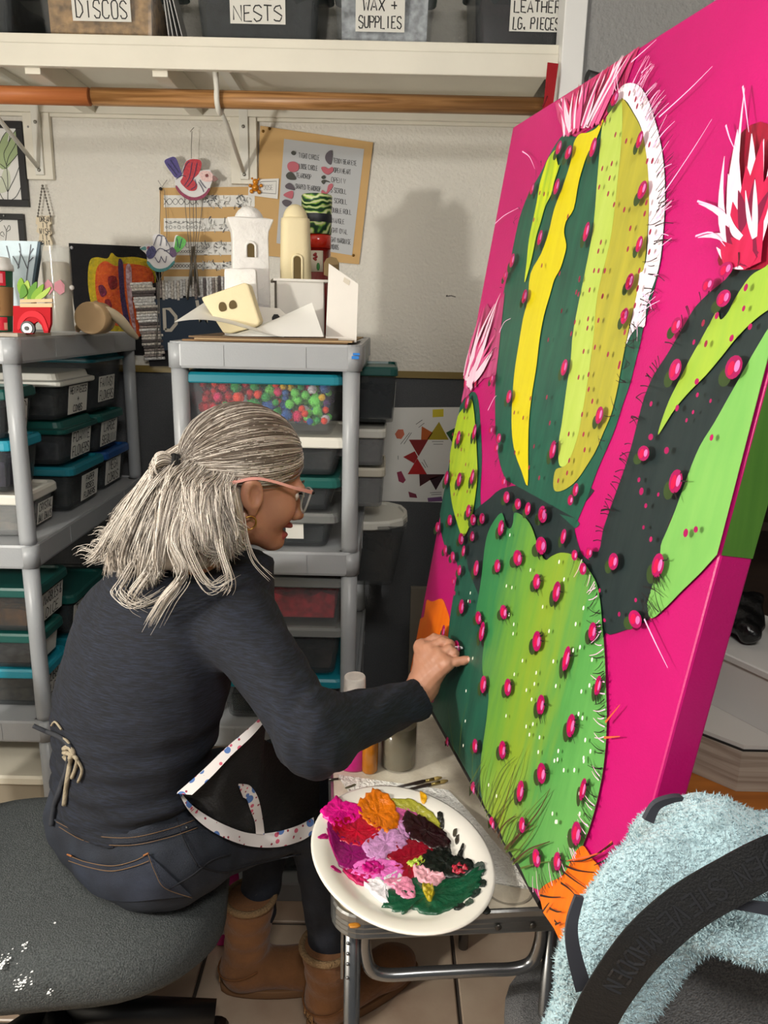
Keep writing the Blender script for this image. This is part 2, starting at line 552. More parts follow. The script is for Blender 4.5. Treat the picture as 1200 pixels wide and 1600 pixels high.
# ================================================================ PLASTIC SHELVING UNITS
M_shelfgrey = mat('grey_plastic', (154, 157, 160), 0.38, vary=(3, 0.05), bump=(220, 0.05))
M_shelfdark = mat('grey_plastic_recess', (168, 170, 172), 0.45)
SHELVES = (1.56, 1.045, 0.552, 0.06)
def shelving(name, label, x0, x1, y0, y1):
    cx, cy = (x0+x1)/2, (y0+y1)/2
    u = thing(name, label, 'shelving unit', (cx, cy, 0), group='grey plastic shelving units')
    w, d = x1-x0, y1-y0
    pr = 0.0215
    px = (x0+pr+0.004, x1-pr-0.004); py = (y0+pr+0.004, y1-pr-0.004)
    for zt in SHELVES:
        b = MB()
        def ring(dw, z, r=0.035):
            return [(cx+x, cy+y, z) for x, y in rrect(w-dw, d-dw, r, 5)]
        b.loft([ring(0.03, zt-0.022), ring(0.012, zt-0.058), ring(0.004, zt-0.062), ring(0.0, zt-0.056), ring(0.0, zt-0.006), ring(0.004, zt),
                ring(0.022, zt), ring(0.026, zt-0.004)], True, True, smooth=False)
        s = obj('shelf', b, M_shelfgrey, u)
        for k in (-0.5, 0.5):     # moulded upright seams on the rim
            obj('rim_seam', MB().box((cx+k*w*0.42-0.0025, y0-0.0015, zt-0.055), (cx+k*w*0.42+0.0025, y0+0.004, zt-0.008)), M_shelfgrey, s)
            obj('rim_seam', MB().box((x1-0.004, cy+k*d*0.5-0.0025, zt-0.055), (x1+0.0015, cy+k*d*0.5+0.0025, zt-0.008)), M_shelfgrey, s)
    for x in px:
        for y in py:
            for zt, zb in zip(SHELVES[:-1], SHELVES[1:]):
                b = MB().tube([(x, y, zb-0.002), (x, y, zb+0.012), (x, y, (zt+zb)/2), (x, y, zt-0.055)], [pr*1.0, pr*0.98, pr*0.95, pr*0.98], 20)
                obj('post', b, M_shelfgrey, u)
            obj('post', MB().tube([(x, y, 0.0), (x, y, 0.03)], pr*0.95, 16), M_shelfgrey, u)
            for zt in SHELVES:
                obj('collar', MB().tube([(x, y, zt-0.062), (x, y, zt-0.004)], pr+0.0045, 20), M_shelfgrey, u)
    return u
UL = shelving('shelving_unit', 'grey plastic shelving unit against the left wall crowded with labelled boxes', -1.350, -0.884, 1.86, 2.77)
UR = shelving('shelving_unit', 'grey plastic shelving unit behind the seated woman with clay houses on top', -0.527, -0.061, 1.86, 2.77)
obj('paint_smear', MB().box((-0.085, 1.8575, 1.528), (-0.068, 1.8595, 1.535)).box((-0.082, 1.8575, 1.537), (-0.066, 1.8595, 1.542)), mat('blue_paint', (40, 120, 200), 0.4), UR)

# ================================================================ STORAGE BOXES
def clear_mat(name, col, alpha):
    """thin clear plastic wall: part see-through, part glossy film"""
    if name in MATS: return MATS[name]
    return mat(name, col, 0.18, alpha=alpha, bump=(6, 0.06))
M_clear = clear_mat('clear_plastic_smoky', (74, 78, 80), 0.40)
M_clear2 = clear_mat('clear_plastic_milky', (150, 152, 152), 0.50)
M_clear3 = clear_mat('clear_plastic_thin', (150, 154, 156), 0.12)
M_label = mat('label_paper', (222, 220, 212), 0.6)
M_ink = mat('black_marker', (22, 21, 22), 0.6)
LID = {'teal': mat('lid_teal', (22, 118, 134), 0.35), 'green': mat('lid_green', (20, 82, 76), 0.35), 'white': mat('lid_white', (212, 210, 200), 0.4),
       'blue': mat('lid_blue', (24, 76, 138), 0.35), 'clear': clear_mat('lid_clear', (132, 134, 132), 0.62), 'aqua': mat('lid_aqua', (28, 140, 162), 0.3),
       'cream': mat('lid_cream', (205, 198, 180), 0.4), 'dark': mat('lid_dark', (30, 46, 50), 0.4)}
CONT = {}
def contents_mat(c):
    return mat('contents_%d_%d_%d' % c, c, 0.7, vary=(38, 0.55), bump=(25, 0.6))

def storage_bin(label, loc, face, w, d, h, lid, text=None, fill=(90, 84, 80), level=0.7, tub=None, lab=(0.5, 0.5, 0.62, 0.62), lid_h=0.026, taper=0.9, group=None, seed=0, lid_round=0.022, cat='storage box', name='storage_box', deep_lid=False):
    """face = direction of the label side in degrees (270 faces the camera, 0 faces right); lab = centre u, v and width, height fractions"""
    rot = math.radians(face + 90)
    t = thing(name, label, cat, loc, rot, group)
    hb = h - lid_h * 0.55
    def rg(k, z, inset=0.0, r=0.02):
        return [(x, y, z) for x, y in rrect(w*k-inset, d*k-inset, r, 3)]
    kt = 0.955
    b = MB().loft([rg(kt*taper-0.02, 0.0), rg(kt*taper, 0.006), rg(kt, hb-0.012), rg(1.0, hb-0.012), rg(1.0, hb),
                   rg(kt, hb, 0.004), rg(kt*taper, 0.010, 0.006)], True, False, smooth=False)
    obj('tub', b, tub or M_clear, t, local=True)
    L = MB()
    z0 = hb - lid_h*0.45
    rr = lid_round
    if deep_lid:
        L.loft([rg(1.02, z0, 0, rr), rg(1.035, z0+0.004, 0, rr), rg(1.035, z0+lid_h*0.35, 0, rr), rg(0.93, z0+lid_h*0.5, 0, rr), rg(0.90, z0+lid_h*0.95, 0, rr), rg(0.88, z0+lid_h, 0, rr)], smooth=False)
    else:
        L.loft([rg(1.02, z0, 0, rr), rg(1.035, z0+0.003, 0, rr), rg(1.03, z0+lid_h*0.75, 0, rr), rg(1.0, z0+lid_h, 0, rr), rg(0.93, z0+lid_h, 0, rr), rg(0.92, z0+lid_h*0.72, 0, rr)], smooth=False)
    obj('lid', L, LID[lid], t, local=True)
    if level > 0:
        rng = random.Random(seed + 11)
        c = MB(); nx = 7; ny = 6
        g = [[None]*(ny+1) for _ in range(nx+1)]
        vs = []; fs = []
        ww, dd = w*kt*taper*0.93, d*kt*taper*0.93
        top = hb*level
        for i in range(nx+1):
            for j in range(ny+1):
                g[i][j] = len(vs)
                vs.append(((i/nx-0.5)*ww, (j/ny-0.5)*dd, top*rng.uniform(0.72, 1.0)))
        for i in range(nx):
            for j in range(ny):
                fs.append((g[i][j], g[i+1][j], g[i+1][j+1], g[i][j+1]))
        nb = len(vs); ring = [g[i][0] for i in range(nx+1)] + [g[nx][j] for j in range(1, ny+1)] + [g[i][ny] for i in range(nx-1, -1, -1)] + [g[0][j] for j in range(ny-1, 0, -1)]
        for q in ring: vs.append((vs[q][0]*0.98, vs[q][1]*0.98, 0.012))
        n = len(ring)
        for q in range(n):
            fs.append((nb+q, nb+(q+1) % n, ring[(q+1) % n], ring[q]))
        c.add(vs, fs)
        obj('contents', c, contents_mat(fill), t, local=True)
    if text is not None:
        lw, lh = w*lab[2]*0.9, h*lab[3]*0.9
        lx = (lab[0]-0.5)*w; lz = h*lab[1]*0.92
        sl = (kt - kt*taper) * d / 2 / hb
        yb = lambda z: -(d*kt*taper/2 + sl*z) - 0.0012
        uy = Vector((0, yb(1)-yb(0), 1)).normalized()
        o0 = Vector((lx-lw/2, yb(lz-lh/2), lz-lh/2))
        ux = Vector((1, 0, 0)); nn = ux.cross(uy)
        p = MB()
        c4 = [o0, o0+ux*lw, o0+ux*lw+uy*lh, o0+uy*lh]
        p.add([q for q in c4] + [q + nn*0.0008 for q in c4], [(0,3,2,1), (4,5,6,7), (0,1,5,4), (1,2,6,5), (2,3,7,6), (3,0,4,7)])
        po = obj('label', p, M_label, t, local=True)
        if text:
            obj('lettering', lettering(MB(), text, o0 + nn*0.0013, ux, uy, lw, lh, min(0.0036, lh*0.045), seed=seed+3), M_ink, po, local=True)
    return t

GL = 'labelled boxes on the left shelving unit'
FX = -0.925
def lbin(label, y0, y1, z, h, lid, text, d=0.30, fx=FX, **k):
    return storage_bin(label, (fx - d/2, (y0+y1)/2, z), 0, y1-y0, d, h, lid, text, group=GL, **k)
z2 = SHELVES[1] + 0.001
z3 = SHELVES[2] + 0.001
# far column, mid column, near column on the second shelf
lbin('clear box with a bright blue lid at the far end of the lower row', 2.50, 2.74, z2, 0.128, 'blue', ['MEGA', 'CORDS'], seed=1, lab=(0.42, 0.45, 0.66, 0.72), fill=(70, 72, 80))
lbin('small clear box with a dark green lid labelled large sequin', 2.47, 2.70, z2+0.135, 0.122, 'green', ['LARGE', 'SEQUIN'], seed=2, lab=(0.5, 0.46, 0.72, 0.74), fill=(66, 62, 70))
lbin('big box with a wide teal lid labelled fantasy flowers under the shelf top', 2.44, 2.76, z2+0.264, 0.185, 'teal', ['FANTASY', 'FLOWERS'], seed=3, d=0.40, lab=(0.52, 0.40, 0.5, 0.5), fill=(56, 56, 66), deep_lid=True)
lbin('clear box with a teal lid labelled paper flowers on the second shelf', 2.20, 2.46, z2, 0.135, 'teal', ['PAPER', 'ROSES', 'FLOWERS'], seed=4, lab=(0.62, 0.42, 0.56, 0.66), fill=(78, 74, 70), fx=-0.915)
lbin('clear box with a deep green lid labelled foamie flowers', 2.19, 2.455, z2+0.142, 0.125, 'green', ['FOAMIE', 'FLOWERS'], seed=5, lab=(0.58, 0.42, 0.62, 0.74), fill=(92, 92, 104), deep_lid=True, lid_h=0.034)
lbin('box with an ivory stepped lid labelled hen pieces and combs', 2.18, 2.455, z2+0.274, 0.132, 'white', ['HEN PIECES', '+', 'COMBS'], seed=6, lab=(0.60, 0.40, 0.58, 0.72), fill=(104, 100, 98), deep_lid=True, lid_h=0.036)
lbin('low box with a white lid at the front corner of the second shelf', 1.935, 2.14, z2, 0.112, 'white', ['CRYSTAL', 'BALL CHAINS'], seed=7, lab=(0.72, 0.36, 0.5, 0.6), fx=-0.935, tub=M_clear2, fill=(170, 150, 120), level=0.4)
lbin('clear box with purple things and an aqua lid behind the front post', 1.935, 2.115, z2+0.118, 0.135, 'aqua', None, seed=8, fx=-0.955, fill=(96, 84, 118))
lbin('small box with a green lid whose label ends in ETS', 1.935, 2.105, z2+0.258, 0.125, 'green', ['PETS'], seed=9, lab=(0.48, 0.45, 0.66, 0.72), fx=-0.955, fill=(80, 78, 80))
# third shelf
lbin('box of gold scraps under a dark green lid labelled marbles and dice', 1.935, 2.14, z3+0.222, 0.128, 'green', ['MARBLES &', 'DICE'], seed=10, lab=(0.58, 0.42, 0.74, 0.72), fill=(140, 96, 50), level=0.6)
lbin('box of beads under a green lid with a blank label', 1.935, 2.085, z3+0.116, 0.103, 'green', [], seed=11, lab=(0.55, 0.42, 0.6, 0.6), fill=(110, 110, 112), level=0.5)
lbin('box of paper scraps under a bright aqua lid near the third shelf post', 1.935, 2.10, z3, 0.114, 'aqua', ['RUBBER', 'ALGAE'], seed=12, lab=(0.55, 0.42, 0.7, 0.76), fill=(120, 110, 96), level=0.5)
lbin('dark green lidded box in the second column of the third shelf', 2.16, 2.42, z3+0.116, 0.13, 'green', ['TINY', 'TOYS'], seed=13, lab=(0.32, 0.42, 0.5, 0.7), fill=(40, 44, 46))
lbin('teal lidded box below the dark green one in the third shelf shade', 2.16, 2.42, z3, 0.11, 'teal', None, seed=14, fill=(40, 44, 46))
lbin('dark lidded box at the far end of the third shelf', 2.46, 2.72, z3, 0.16, 'dark', None, seed=15, fill=(50, 50, 50))
lbin('beige box on the bottom shelf of the left shelving unit', 1.90, 2.3, SHELVES[3]+0.001, 0.30, 'cream', None, seed=16, tub=mat('beige_box', (150, 140, 122), 0.6), level=0)

GR = 'boxes on the shelving unit behind the woman'
def rbin(label, cx, z, w, h, lid, text=None, y0=1.885, d=0.33, **k):
    return storage_bin(label, (cx, y0 + d/2, z), 270, w, d, h, lid, text, group=GR, **k)
rbin('clear box with a clear lid and white label beside her chin', -0.30, z2, 0.36, 0.094, 'clear', [], lab=(0.70, 0.6, 0.14, 0.7), seed=21, fill=(58, 60, 62))
rbin('clear box with a green lid just above the labelled clear box', -0.30, z2+0.098, 0.37, 0.088, 'green', None, seed=22, fill=(62, 62, 64), tub=M_clear)
rbin('clear box under a plain white lid beside her forehead', -0.29, z2+0.190, 0.38, 0.098, 'white', None, seed=23, fill=(70, 70, 72))
POM = (-0.305, 1.885 + 0.165, z2+0.292)
rbin('clear box full of bright pompoms under a turquoise lid', POM[0], POM[2], 0.385, 0.150, 'teal', None, seed=24, level=0, tub=M_clear3, taper=0.93)
rbin('flat dark green lidded box wedged behind the pompom box', -0.22, z2+0.262, 0.30, 0.20, 'green', None, y0=2.24, d=0.30, seed=25, fill=(40, 44, 44))
rbin('clear box of red beads under a frosted lid at her shoulder', -0.245, z3+0.280, 0.30, 0.135, 'clear', None, seed=26, fill=(150, 26, 40), level=0.75, tub=M_clear3)
rbin('clear box under the red bead box on the third shelf', -0.27, z3+0.135, 0.34, 0.142, 'clear', None, seed=27, fill=(72, 66, 64), level=0.6)
rbin('box with a teal lid low on the third shelf', -0.27, z3, 0.34, 0.13, 'teal', None, seed=28, fill=(52, 54, 56))
rbin('grey drawer box on the bottom shelf behind her legs', -0.29, SHELVES[3]+0.001, 0.38, 0.20, 'clear', None, seed=29, fill=(70, 70, 72))
# boxes that stick out on the right hand side of that unit
def sbin(label, y0, y1, z, h, lid, text, fx, d=0.22, **k):
    return storage_bin(label, (fx - d/2, (y0+y1)/2, z), 0, y1-y0, d, h, lid, text, group=GR, **k)
sbin('dark green lidded box with a label jutting out beside the post', 2.28, 2.60, z2+0.275, 0.165, 'green', ['FELT', 'BALLS'], 0.03, d=0.13, seed=31, lab=(0.5, 0.45, 0.5, 0.6), fill=(44, 46, 48))
sbin('small frosted box with a white lid jutting out beside the post', 2.22, 2.46, z2+0.155, 0.11, 'white', None, 0.0, d=0.11, seed=32, fill=(90, 90, 88), tub=M_clear2)
sbin('frosted box with a cream lid lower in the jutting stack', 2.22, 2.46, z2+0.03, 0.12, 'cream', None, 0.0, d=0.11, seed=33, fill=(90, 90, 88), tub=M_clear2)
sbin('tapered clear tub with a round white lid beyond the post', 2.22, 2.50, z3+0.265, 0.215, 'white', None, 0.07, d=0.24, seed=34, lid_round=0.11, fill=(46, 46, 48), taper=0.72)

# pompoms: each one a thing
_pc = {'lime': (120, 220, 96), 'green': (52, 168, 80), 'red': (206, 30, 52), 'pink': (226, 34, 106), 'coral': (238, 70, 48), 'purple': (84, 44, 110),
       'blue': (44, 96, 170), 'white': (226, 220, 226), 'yellow': (232, 190, 40)}
def pom_mesh():
    rng = random.Random(5)
    b = MB().ball((0, 0, 0), 0.86, 12, 9)
    for _ in range(260):
        z = rng.uniform(-1, 1); a = rng.uniform(0, 2*math.pi); r = math.sqrt(1-z*z)
        n = Vector((r*math.cos(a), r*math.sin(a), z)); t = n.orthogonal().normalized()
        t = Matrix.Rotation(rng.uniform(0, 6.28), 3, n) @ t
        c = n*0.8
        b.add([c+t*0.10, c-t*0.10, n*rng.uniform(0.98, 1.12)], [(0, 1, 2)])
    return b
_pm = {}
rng = random.Random(21)
placed = []
def add_pom(x, y, z, r, c):
    if c not in _pm:
        o = obj('pompom', pom_mesh(), mat('pompom_' + c, _pc[c], 0.95, sheen=0.3), local=True); _pm[c] = o.data
    else:
        o = bpy.data.objects.new('pompom', _pm[c]); COL.objects.link(o)
    o.location = (x, y, z); o.scale = (r, r, r); o.rotation_euler = (rng.uniform(0, 6), rng.uniform(0, 6), 0)
    big = 'large' if r > 0.0165 else 'small'
    o['label'] = '%s %s fuzzy pompom heaped inside the clear pompom box' % (big, c)
    o['category'] = 'pompom'; o['group'] = '%s %s pompoms in the clear box' % (big, c)
tries = 0
while len(placed) < 170 and tries < 9000:
    tries += 1
    r = rng.choice((0.022, 0.020, 0.018, 0.015, 0.012, 0.009))
    x = rng.uniform(-0.168, 0.168); y = rng.uniform(-0.138, -0.09) if len(placed) < 130 else rng.uniform(-0.138, 0.05)
    z = 0.016 + r + rng.uniform(0, 0.105)
    if abs(x) + r > 0.166 + z*0.04 or y - r < -0.141 or z + r*1.1 > 0.131: continue
    if any((x-q[0])**2 + (y-q[1])**2 + (z-q[2])**2 < (0.86*(r+q[3]))**2 for q in placed): continue
    placed.append((x, y, z, r))
    k = (x + 0.168) / 0.336
    if k < 0.42: c = rng.choice(['red', 'red', 'red', 'pink', 'red', 'coral', 'green'])
    elif k < 0.6: c = rng.choice(['green', 'green', 'lime', 'coral', 'blue', 'green'])
    else: c = rng.choice(['lime', 'lime', 'pink', 'coral', 'purple', 'white', 'blue', 'green', 'yellow', 'lime'])
    add_pom(POM[0]+x, POM[1]+y, POM[2]+z, r, c)

# boxes on the closet shelf
GT = 'clear boxes on the closet shelf'
def tbin(label, x0, x1, text, h=0.24, y0=2.44, d=0.34, **k):
    return storage_bin(label, ((x0+x1)/2, y0+d/2, SHZ+0.001), 270, x1-x0, d, h, 'green', text, group=GT, taper=0.9, **k)
tbin('smoky box at the left end of the closet shelf', -1.50, -1.07, None, seed=41, fill=(60, 66, 72))
tbin('clear box of wooden discs on the closet shelf labelled discos', -1.03, -0.66, ['WOOD', 'DISCOS'], seed=42, lab=(0.53, 0.52, 0.5, 0.56), fill=(176, 140, 92), tub=M_clear3, level=0.75)
tbin('smoky grey box on the closet shelf labelled nests', -0.58, -0.20, ['BIRD', 'NESTS'], seed=43, lab=(0.5, 0.5, 0.46, 0.5), fill=(66, 70, 74))
tbin('clear box of candle supplies on the closet shelf', -0.185, 0.125, ['CANDLE', 'WAX +', 'SUPPLIES'], seed=44, lab=(0.46, 0.5, 0.5, 0.62), fill=(172, 178, 184), tub=M_clear3, level=0.8)
tbin('dark box on the closet shelf labelled leather pieces', 0.215, 0.515, ['LEATHER', 'LG. PIECES'], seed=45, lab=(0.62, 0.42, 0.56, 0.38), fill=(58, 36, 42), d=0.30)

M_film = mat('plastic_sleeve', (214, 214, 212), .25, alpha=.75)
for i, (x, r) in enumerate(((-0.652, .10), (-0.640, .14), (-0.626, .20), (-0.612, .24))):
    bb = MB().box((-.0012, -.12, .0006), (.0012, .12, .21)).xf(Matrix.Translation((x, 2.56, SHZ)) @ Matrix.Rotation(-r, 4, 'Y') @ Matrix.Rotation(.1, 4, 'Z'))
    obj('plastic_sleeve', bb, M_film, label='clear plastic sleeve leaning against the box of discos, number %s from it' % ('one', 'two', 'three', 'four')[i], cat='plastic sleeve', group='plastic sleeves beside the discos box')
CANVAS_BL = (0.0689, 1.62, 0.84) ; CANVAS_U = (0.21738, -0.97609, 0.00155) ; CANVAS_V = (0.14465, 0.03378, 0.98891) ; CANVAS_W, CANVAS_H = 0.904, 1.168
ART = {  # outlines of the painted areas, millimetres on the canvas from its lower left corner
'dark_left': '120,315 170,308 177,253 184,197 198,144 191,81 133,0 704,0 742,26 649,301 537,448 509,505 613,560 582,549 530,532 469,523 355,511 301,491 265,471 241,443 215,466 187,530 141,594 102,637 67,649 26,636 0,613 0,573 0,521 0,481 0,427 0,375 27,343 90,314',
'orange_left': '20,180 57,191 112,218 145,214 183,199 191,171 195,119 187,56 173,0 0,0 0,0 0,128 22,142',
'dark_main': '271,1097 232,1081 199,1048 160,1019 138,979 134,932 135,888 130,840 144,773 174,690 207,625 242,574 283,537 323,517 355,511 410,495 597,517 597,504 615,556 624,592 635,623 645,653 650,685 656,713 657,744 658,766 657,785 662,857 655,894 641,938 623,977 597,1017 567,1053 534,1087 505,1109 476,1121 454,1124 440,1118 437,1105 414,1088 364,1082 323,1082',
'mid_dark': '265,471 354,513 609,568 608,542 595,521 597,504 616,487 635,476 662,475 682,486 736,402 649,301 301,297 167,386',
'white_band': '437,1105 440,1118 454,1124 476,1121 505,1109 534,1087 567,1053 597,1017 623,977 641,938 655,894 662,857 654,815 661,787 646,786 632,775 626,763 626,789 623,819 615,854 628,867 617,905 602,944 582,984 561,1017 536,1049 505,1075 469,1101 448,1100',
'lime_strip': '447,1102 433,1096 416,1083 415,1071 425,1035 438,991 454,938 460,891 463,783 475,738 483,689 492,640 495,613 506,587 518,578 535,584 545,603 551,635 547,682 541,725 531,775 516,830 519,898 511,948 501,989 488,1039 475,1074 459,1103',
'olive_strip': '457,1104 469,1100 506,1073 537,1047 561,1017 582,984 602,944 618,897 627,859 619,853 624,827 624,792 625,761 627,734 630,703 629,671 620,645 611,619 596,595 576,569 551,551 526,541 512,542 504,555 505,571 527,580 542,601 549,635 545,682 539,725 529,775 514,830 517,899 509,948 499,990 486,1040 473,1074',
'yellow_stripe': '414,1088 394,1079 365,1079 338,1083 322,1073 325,1045 314,1010 297,975 293,937 279,904 250,873 261,826 257,796 261,749 268,697 290,635 313,596 342,568 383,545 419,527 392,582 371,629 361,673 356,718 346,762 344,801 351,834 356,858 370,874 376,897 374,911 356,931 355,949 374,965 372,1001 374,1019 382,1043 400,1057 410,1076',
'yellow_sliver': '253,1076 227,1068 217,1050 210,1026 213,996 212,966 211,935 222,893 230,859 237,872 242,902 243,937 250,961 256,985 272,1002 274,1021 279,1035 284,1048 293,1058 279,1046 263,1061',
'small_lime': '63,633 31,611 4,589 0,548 0,508 25,462 67,419 114,392 171,370 197,399 200,438 188,495 160,537 123,585 87,623',
'front_cactus': '337,460 318,445 298,417 295,390 301,361 308,332 313,297 316,266 333,254 361,258 378,239 386,206 403,183 438,170 451,136 458,99 464,61 483,21 514,1 574,8 605,0 666,5 703,0 740,23 767,63 794,109 805,149 809,187 809,217 806,249 798,282 785,315 766,350 746,385 730,408 714,432 695,452 671,462 644,469 615,469 579,461 553,447 538,437 509,444 486,460 456,474 420,478 392,474 395,458 389,446 370,446 350,458',
'arm_dark': '877,874 825,861 800,838 779,826 758,810 747,793 733,769 722,751 706,728 697,701 695,667 694,637 690,605 684,576 678,546 674,521 675,492 644,485 684,459 710,434 736,402 770,418 799,438 818,456 812,483 812,530 809,565 817,588 821,620 827,645 838,670 849,694 859,717 869,740 878,761 888,782 901,811',
'arm_lime': '749,660 749,674 754,700 764,725 776,753 787,774 797,795 803,805 812,795 822,803 828,818 843,839 862,847 887,859 904,814 880,803 862,791 845,775 832,759 811,735 791,717 771,695 757,672',
'outer_green': '901,811 888,782 878,761 869,740 859,717 846,687 832,659 824,624 818,585 812,558 808,539 815,517 811,492 810,475 811,467 824,456 845,478 865,505 887,533 904,558 904,577 899,856',
'orange_right': '733,13 745,38 779,80 789,117 802,140 813,143 829,142 843,144 855,143 874,148 873,80 868,7 824,0 787,4 754,0',
'flower_top': '204,1162 232,1129 270,1100 323,1083 362,1086 402,1084 431,1100 457,1118 469,1146 478,1168',
'flower_small': '5,621 7,684 5,721 16,783 50,825 103,801 115,824 138,845 153,784 168,729 177,690 113,679 65,652',
'flower_right': '783,854 780,873 784,888 792,900 758,960 766,995 810,992 867,930 884,856 831,846',
}
BUDS = '366,440,16.0,15.0 456,414,22.0,13.5 384,377,16.9,12.1 539,402,15.9,12.9 606,410,13.9,16.7 447,317,19.7,12.3 349,268,19.7,12.0 376,253,14.4,19.7 581,323,17.9,16.6 674,337,11.3,20.3 722,397,12.5,13.4 427,177,16.7,16.4 520,218,16.8,14.8 634,247,14.9,16.3 724,264,13.5,17.6 763,341,8.8,15.1 548,124,16.9,15.2 446,71,15.2,12.8 679,165,16.7,15.7 632,106,13.7,17.8 785,209,8.7,16.9 659,68,12.6,12.5 567,2,13.7,14.8 473,1,12.8,19.2 794,152,14.5,16.7 717,57,15.3,12.9 768,91,12.3,13.5 275,178,22.3,13.9 258,255,17.6,15.2 292,343,15.5,16.1 528,456,23.1,14.2 188,175,12.0,14.5 669,488,10.9,7.7 663,463,11.9,8.9 633,473,10.9,8.0 590,488,9.9,11.9 511,499,19.2,11.8 185,369,15.6,11.5 241,390,12.8,10.1 212,352,11.3,11.7 210,312,13.7,11.4 159,324,17.2,10.7 189,282,13.0,9.2 108,323,15.9,10.8 274,433,13.6,9.8 229,419,18.2,11.2 731,495,13.9,11.8 822,519,13.9,15.7 805,447,17.4,11.0 199,37,15.9,12.8 322,4,11.1,13.4 771,440,3.6,3.3 743,421,4.0,2.5 716,451,3.3,3.1 797,468,3.4,2.8 209,264,6.2,5.2 295,279,5.8,3.7 477,722,12.6,13.5 498,599,12.6,15.6 284,659,13.9,12.6 263,832,12.8,13.2 614,666,11.9,13.0 614,843,11.7,10.6 621,798,10.9,11.6 363,494,16.9,10.9 414,494,16.0,9.8 455,496,13.1,11.4 509,501,17.4,13.5 595,558,9.9,10.2 587,541,10.5,8.4 276,583,13.9,9.6 274,565,12.4,9.7 229,591,13.3,8.8 337,516,13.2,9.2 182,683,11.5,10.1 145,576,12.7,16.5 181,493,12.6,16.4 196,428,15.9,13.8 57,551,15.1,16.2 110,473,17.0,15.8 69,627,14.2,15.8 30,460,16.4,16.7 101,385,19.2,12.2 32,351,19.2,12.1 186,369,19.5,12.2 242,390,14.4,9.8 273,433,16.7,10.6 233,420,14.6,9.1 785,831,12.2,8.3 810,846,14.4,8.8 819,816,14.3,9.9 744,787,12.3,10.3 763,737,14.2,13.7 864,746,15.9,13.4 740,635,15.4,10.0 816,616,14.8,14.8 747,656,6.2,4.2 785,646,5.7,4.4 856,567,5.0,5.2 871,575,4.4,3.8 858,672,3.7,3.8 755,591,5.5,5.0 744,603,3.8,3.3 790,595,2.8,2.8 771,577,3.6,3.2 777,552,3.0,2.8 797,543,3.5,3.5 816,694,2.5,2.6 808,684,2.5,2.7 816,713,3.0,2.9 841,709,2.3,2.5 785,695,4.3,4.1 731,694,3.6,3.6 786,769,3.0,3.3 849,775,4.0,4.0 815,798,4.2,4.1 851,826,3.7,4.2 873,787,3.7,3.5 809,727,4.6,3.9 856,805,2.9,3.3 454,1104,13.6,10.6 556,1028,9.8,11.8 593,959,13.3,12.4 617,889,9.6,11.1 614,841,11.7,10.6 620,800,12.4,7.7 416,1046,12.1,15.0 327,1056,15.1,11.4 283,1072,13.6,11.8 307,1007,13.0,13.8 199,1020,10.4,11.0 454,921,11.0,15.3 280,929,11.6,13.6 169,899,14.2,13.8 147,873,10.9,9.8 264,832,13.1,12.2'
DOTS = '462,1008 489,1010 492,990 465,982 498,968 523,950 556,939 584,912 508,901 506,889 590,885 539,860 549,825 464,853 506,862 505,835 472,830 481,1050 518,1034 438,1079 425,1077 497,1100 519,1087 528,1076 585,1016 602,993 589,995 611,941 613,927 637,902 646,877 632,855 638,833 376,952 312,881 390,864 236,963 239,1007 260,1002 426,806 548,825 552,792 528,748 559,755 600,747 558,717 530,711 568,697 586,682 565,661 582,635 538,629 537,559 557,593 595,615 559,575 480,789 476,772 465,851 463,833 520,794 524,781 520,861 399,761 426,806 438,673 468,636 429,593 427,558 472,550 322,635 364,631 359,571 377,665 636,733 638,832 641,811 631,777 636,737 808,768 794,790 16,552 30,496 71,594 131,508 96,439 142,406 169,461 89,531 64,473 116,566'
WDOTS = '408,439 594,451 510,411 436,359 458,364 687,416 677,389 493,314 498,300 641,318 549,277 600,281 532,246 602,264 582,244 701,366 686,355 736,364 735,287 746,287 535,176 624,211 606,197 621,192 651,205 781,260 772,241 704,200 711,206 756,218 770,244 780,200 657,185 708,217 469,321 575,375 619,433 610,351 663,291 729,316 744,332 764,266 742,132 730,136 732,203 562,51 527,48 360,131 384,84 397,43 294,148 360,195 285,276 288,293 745,134 791,178 604,240'
STROKES = [
('white', 2.4, 0.6, '594,1047 651,1064 691,1079|643,942 668,966 693,991 716,1017|519,1120 543,1125|111,1099 155,1081 193,1054|34,979 80,989 148,994|482,1144 541,1154|523,1104 546,1123|822,454 852,438 884,422|175,768 190,787 219,794|195,624 213,648 225,655|726,927 763,916 782,907|739,887 769,888 799,871|760,1040 777,1011 791,987|746,1004 759,988 771,976'),
('rust', 3, 1, '797,309 817,343|802,291 832,310|867,194 848,164 788,107'),
('black', 3.2, 0.8, '869,194 845,160 819,131 786,106|866,169 845,145|788,100 816,115 854,142|783,89 813,99 846,112|787,74 811,83 830,86|747,22 770,38 795,59|762,8 770,26 773,32|776,26 794,36 804,45|793,22 805,26|797,19 808,32'),
('grass', 3, 0.6, '611,0 616,38 630,62 636,71|624,0 644,67 659,96|634,4 664,86 710,160|649,0 689,76 707,141|544,0 562,73 581,123|549,10 540,48 544,85|567,0 590,86 613,165|517,0 512,40 515,97|533,4 555,87 594,140|570,15 621,111 622,166|457,5 482,57 486,75|390,16 372,72 376,117|361,10 317,41 283,69|498,6 489,46 497,66|658,0 705,62 740,101|630,0 655,25 679,38|682,13 727,57 758,83|465,15 445,50 444,76'),
('brown', 4, 1, '597,0 602,23 620,50 638,68|584,1 595,56 600,130|625,2 660,56 673,69 691,91|660,6 692,52 740,100|632,7 691,109 710,161'),
]
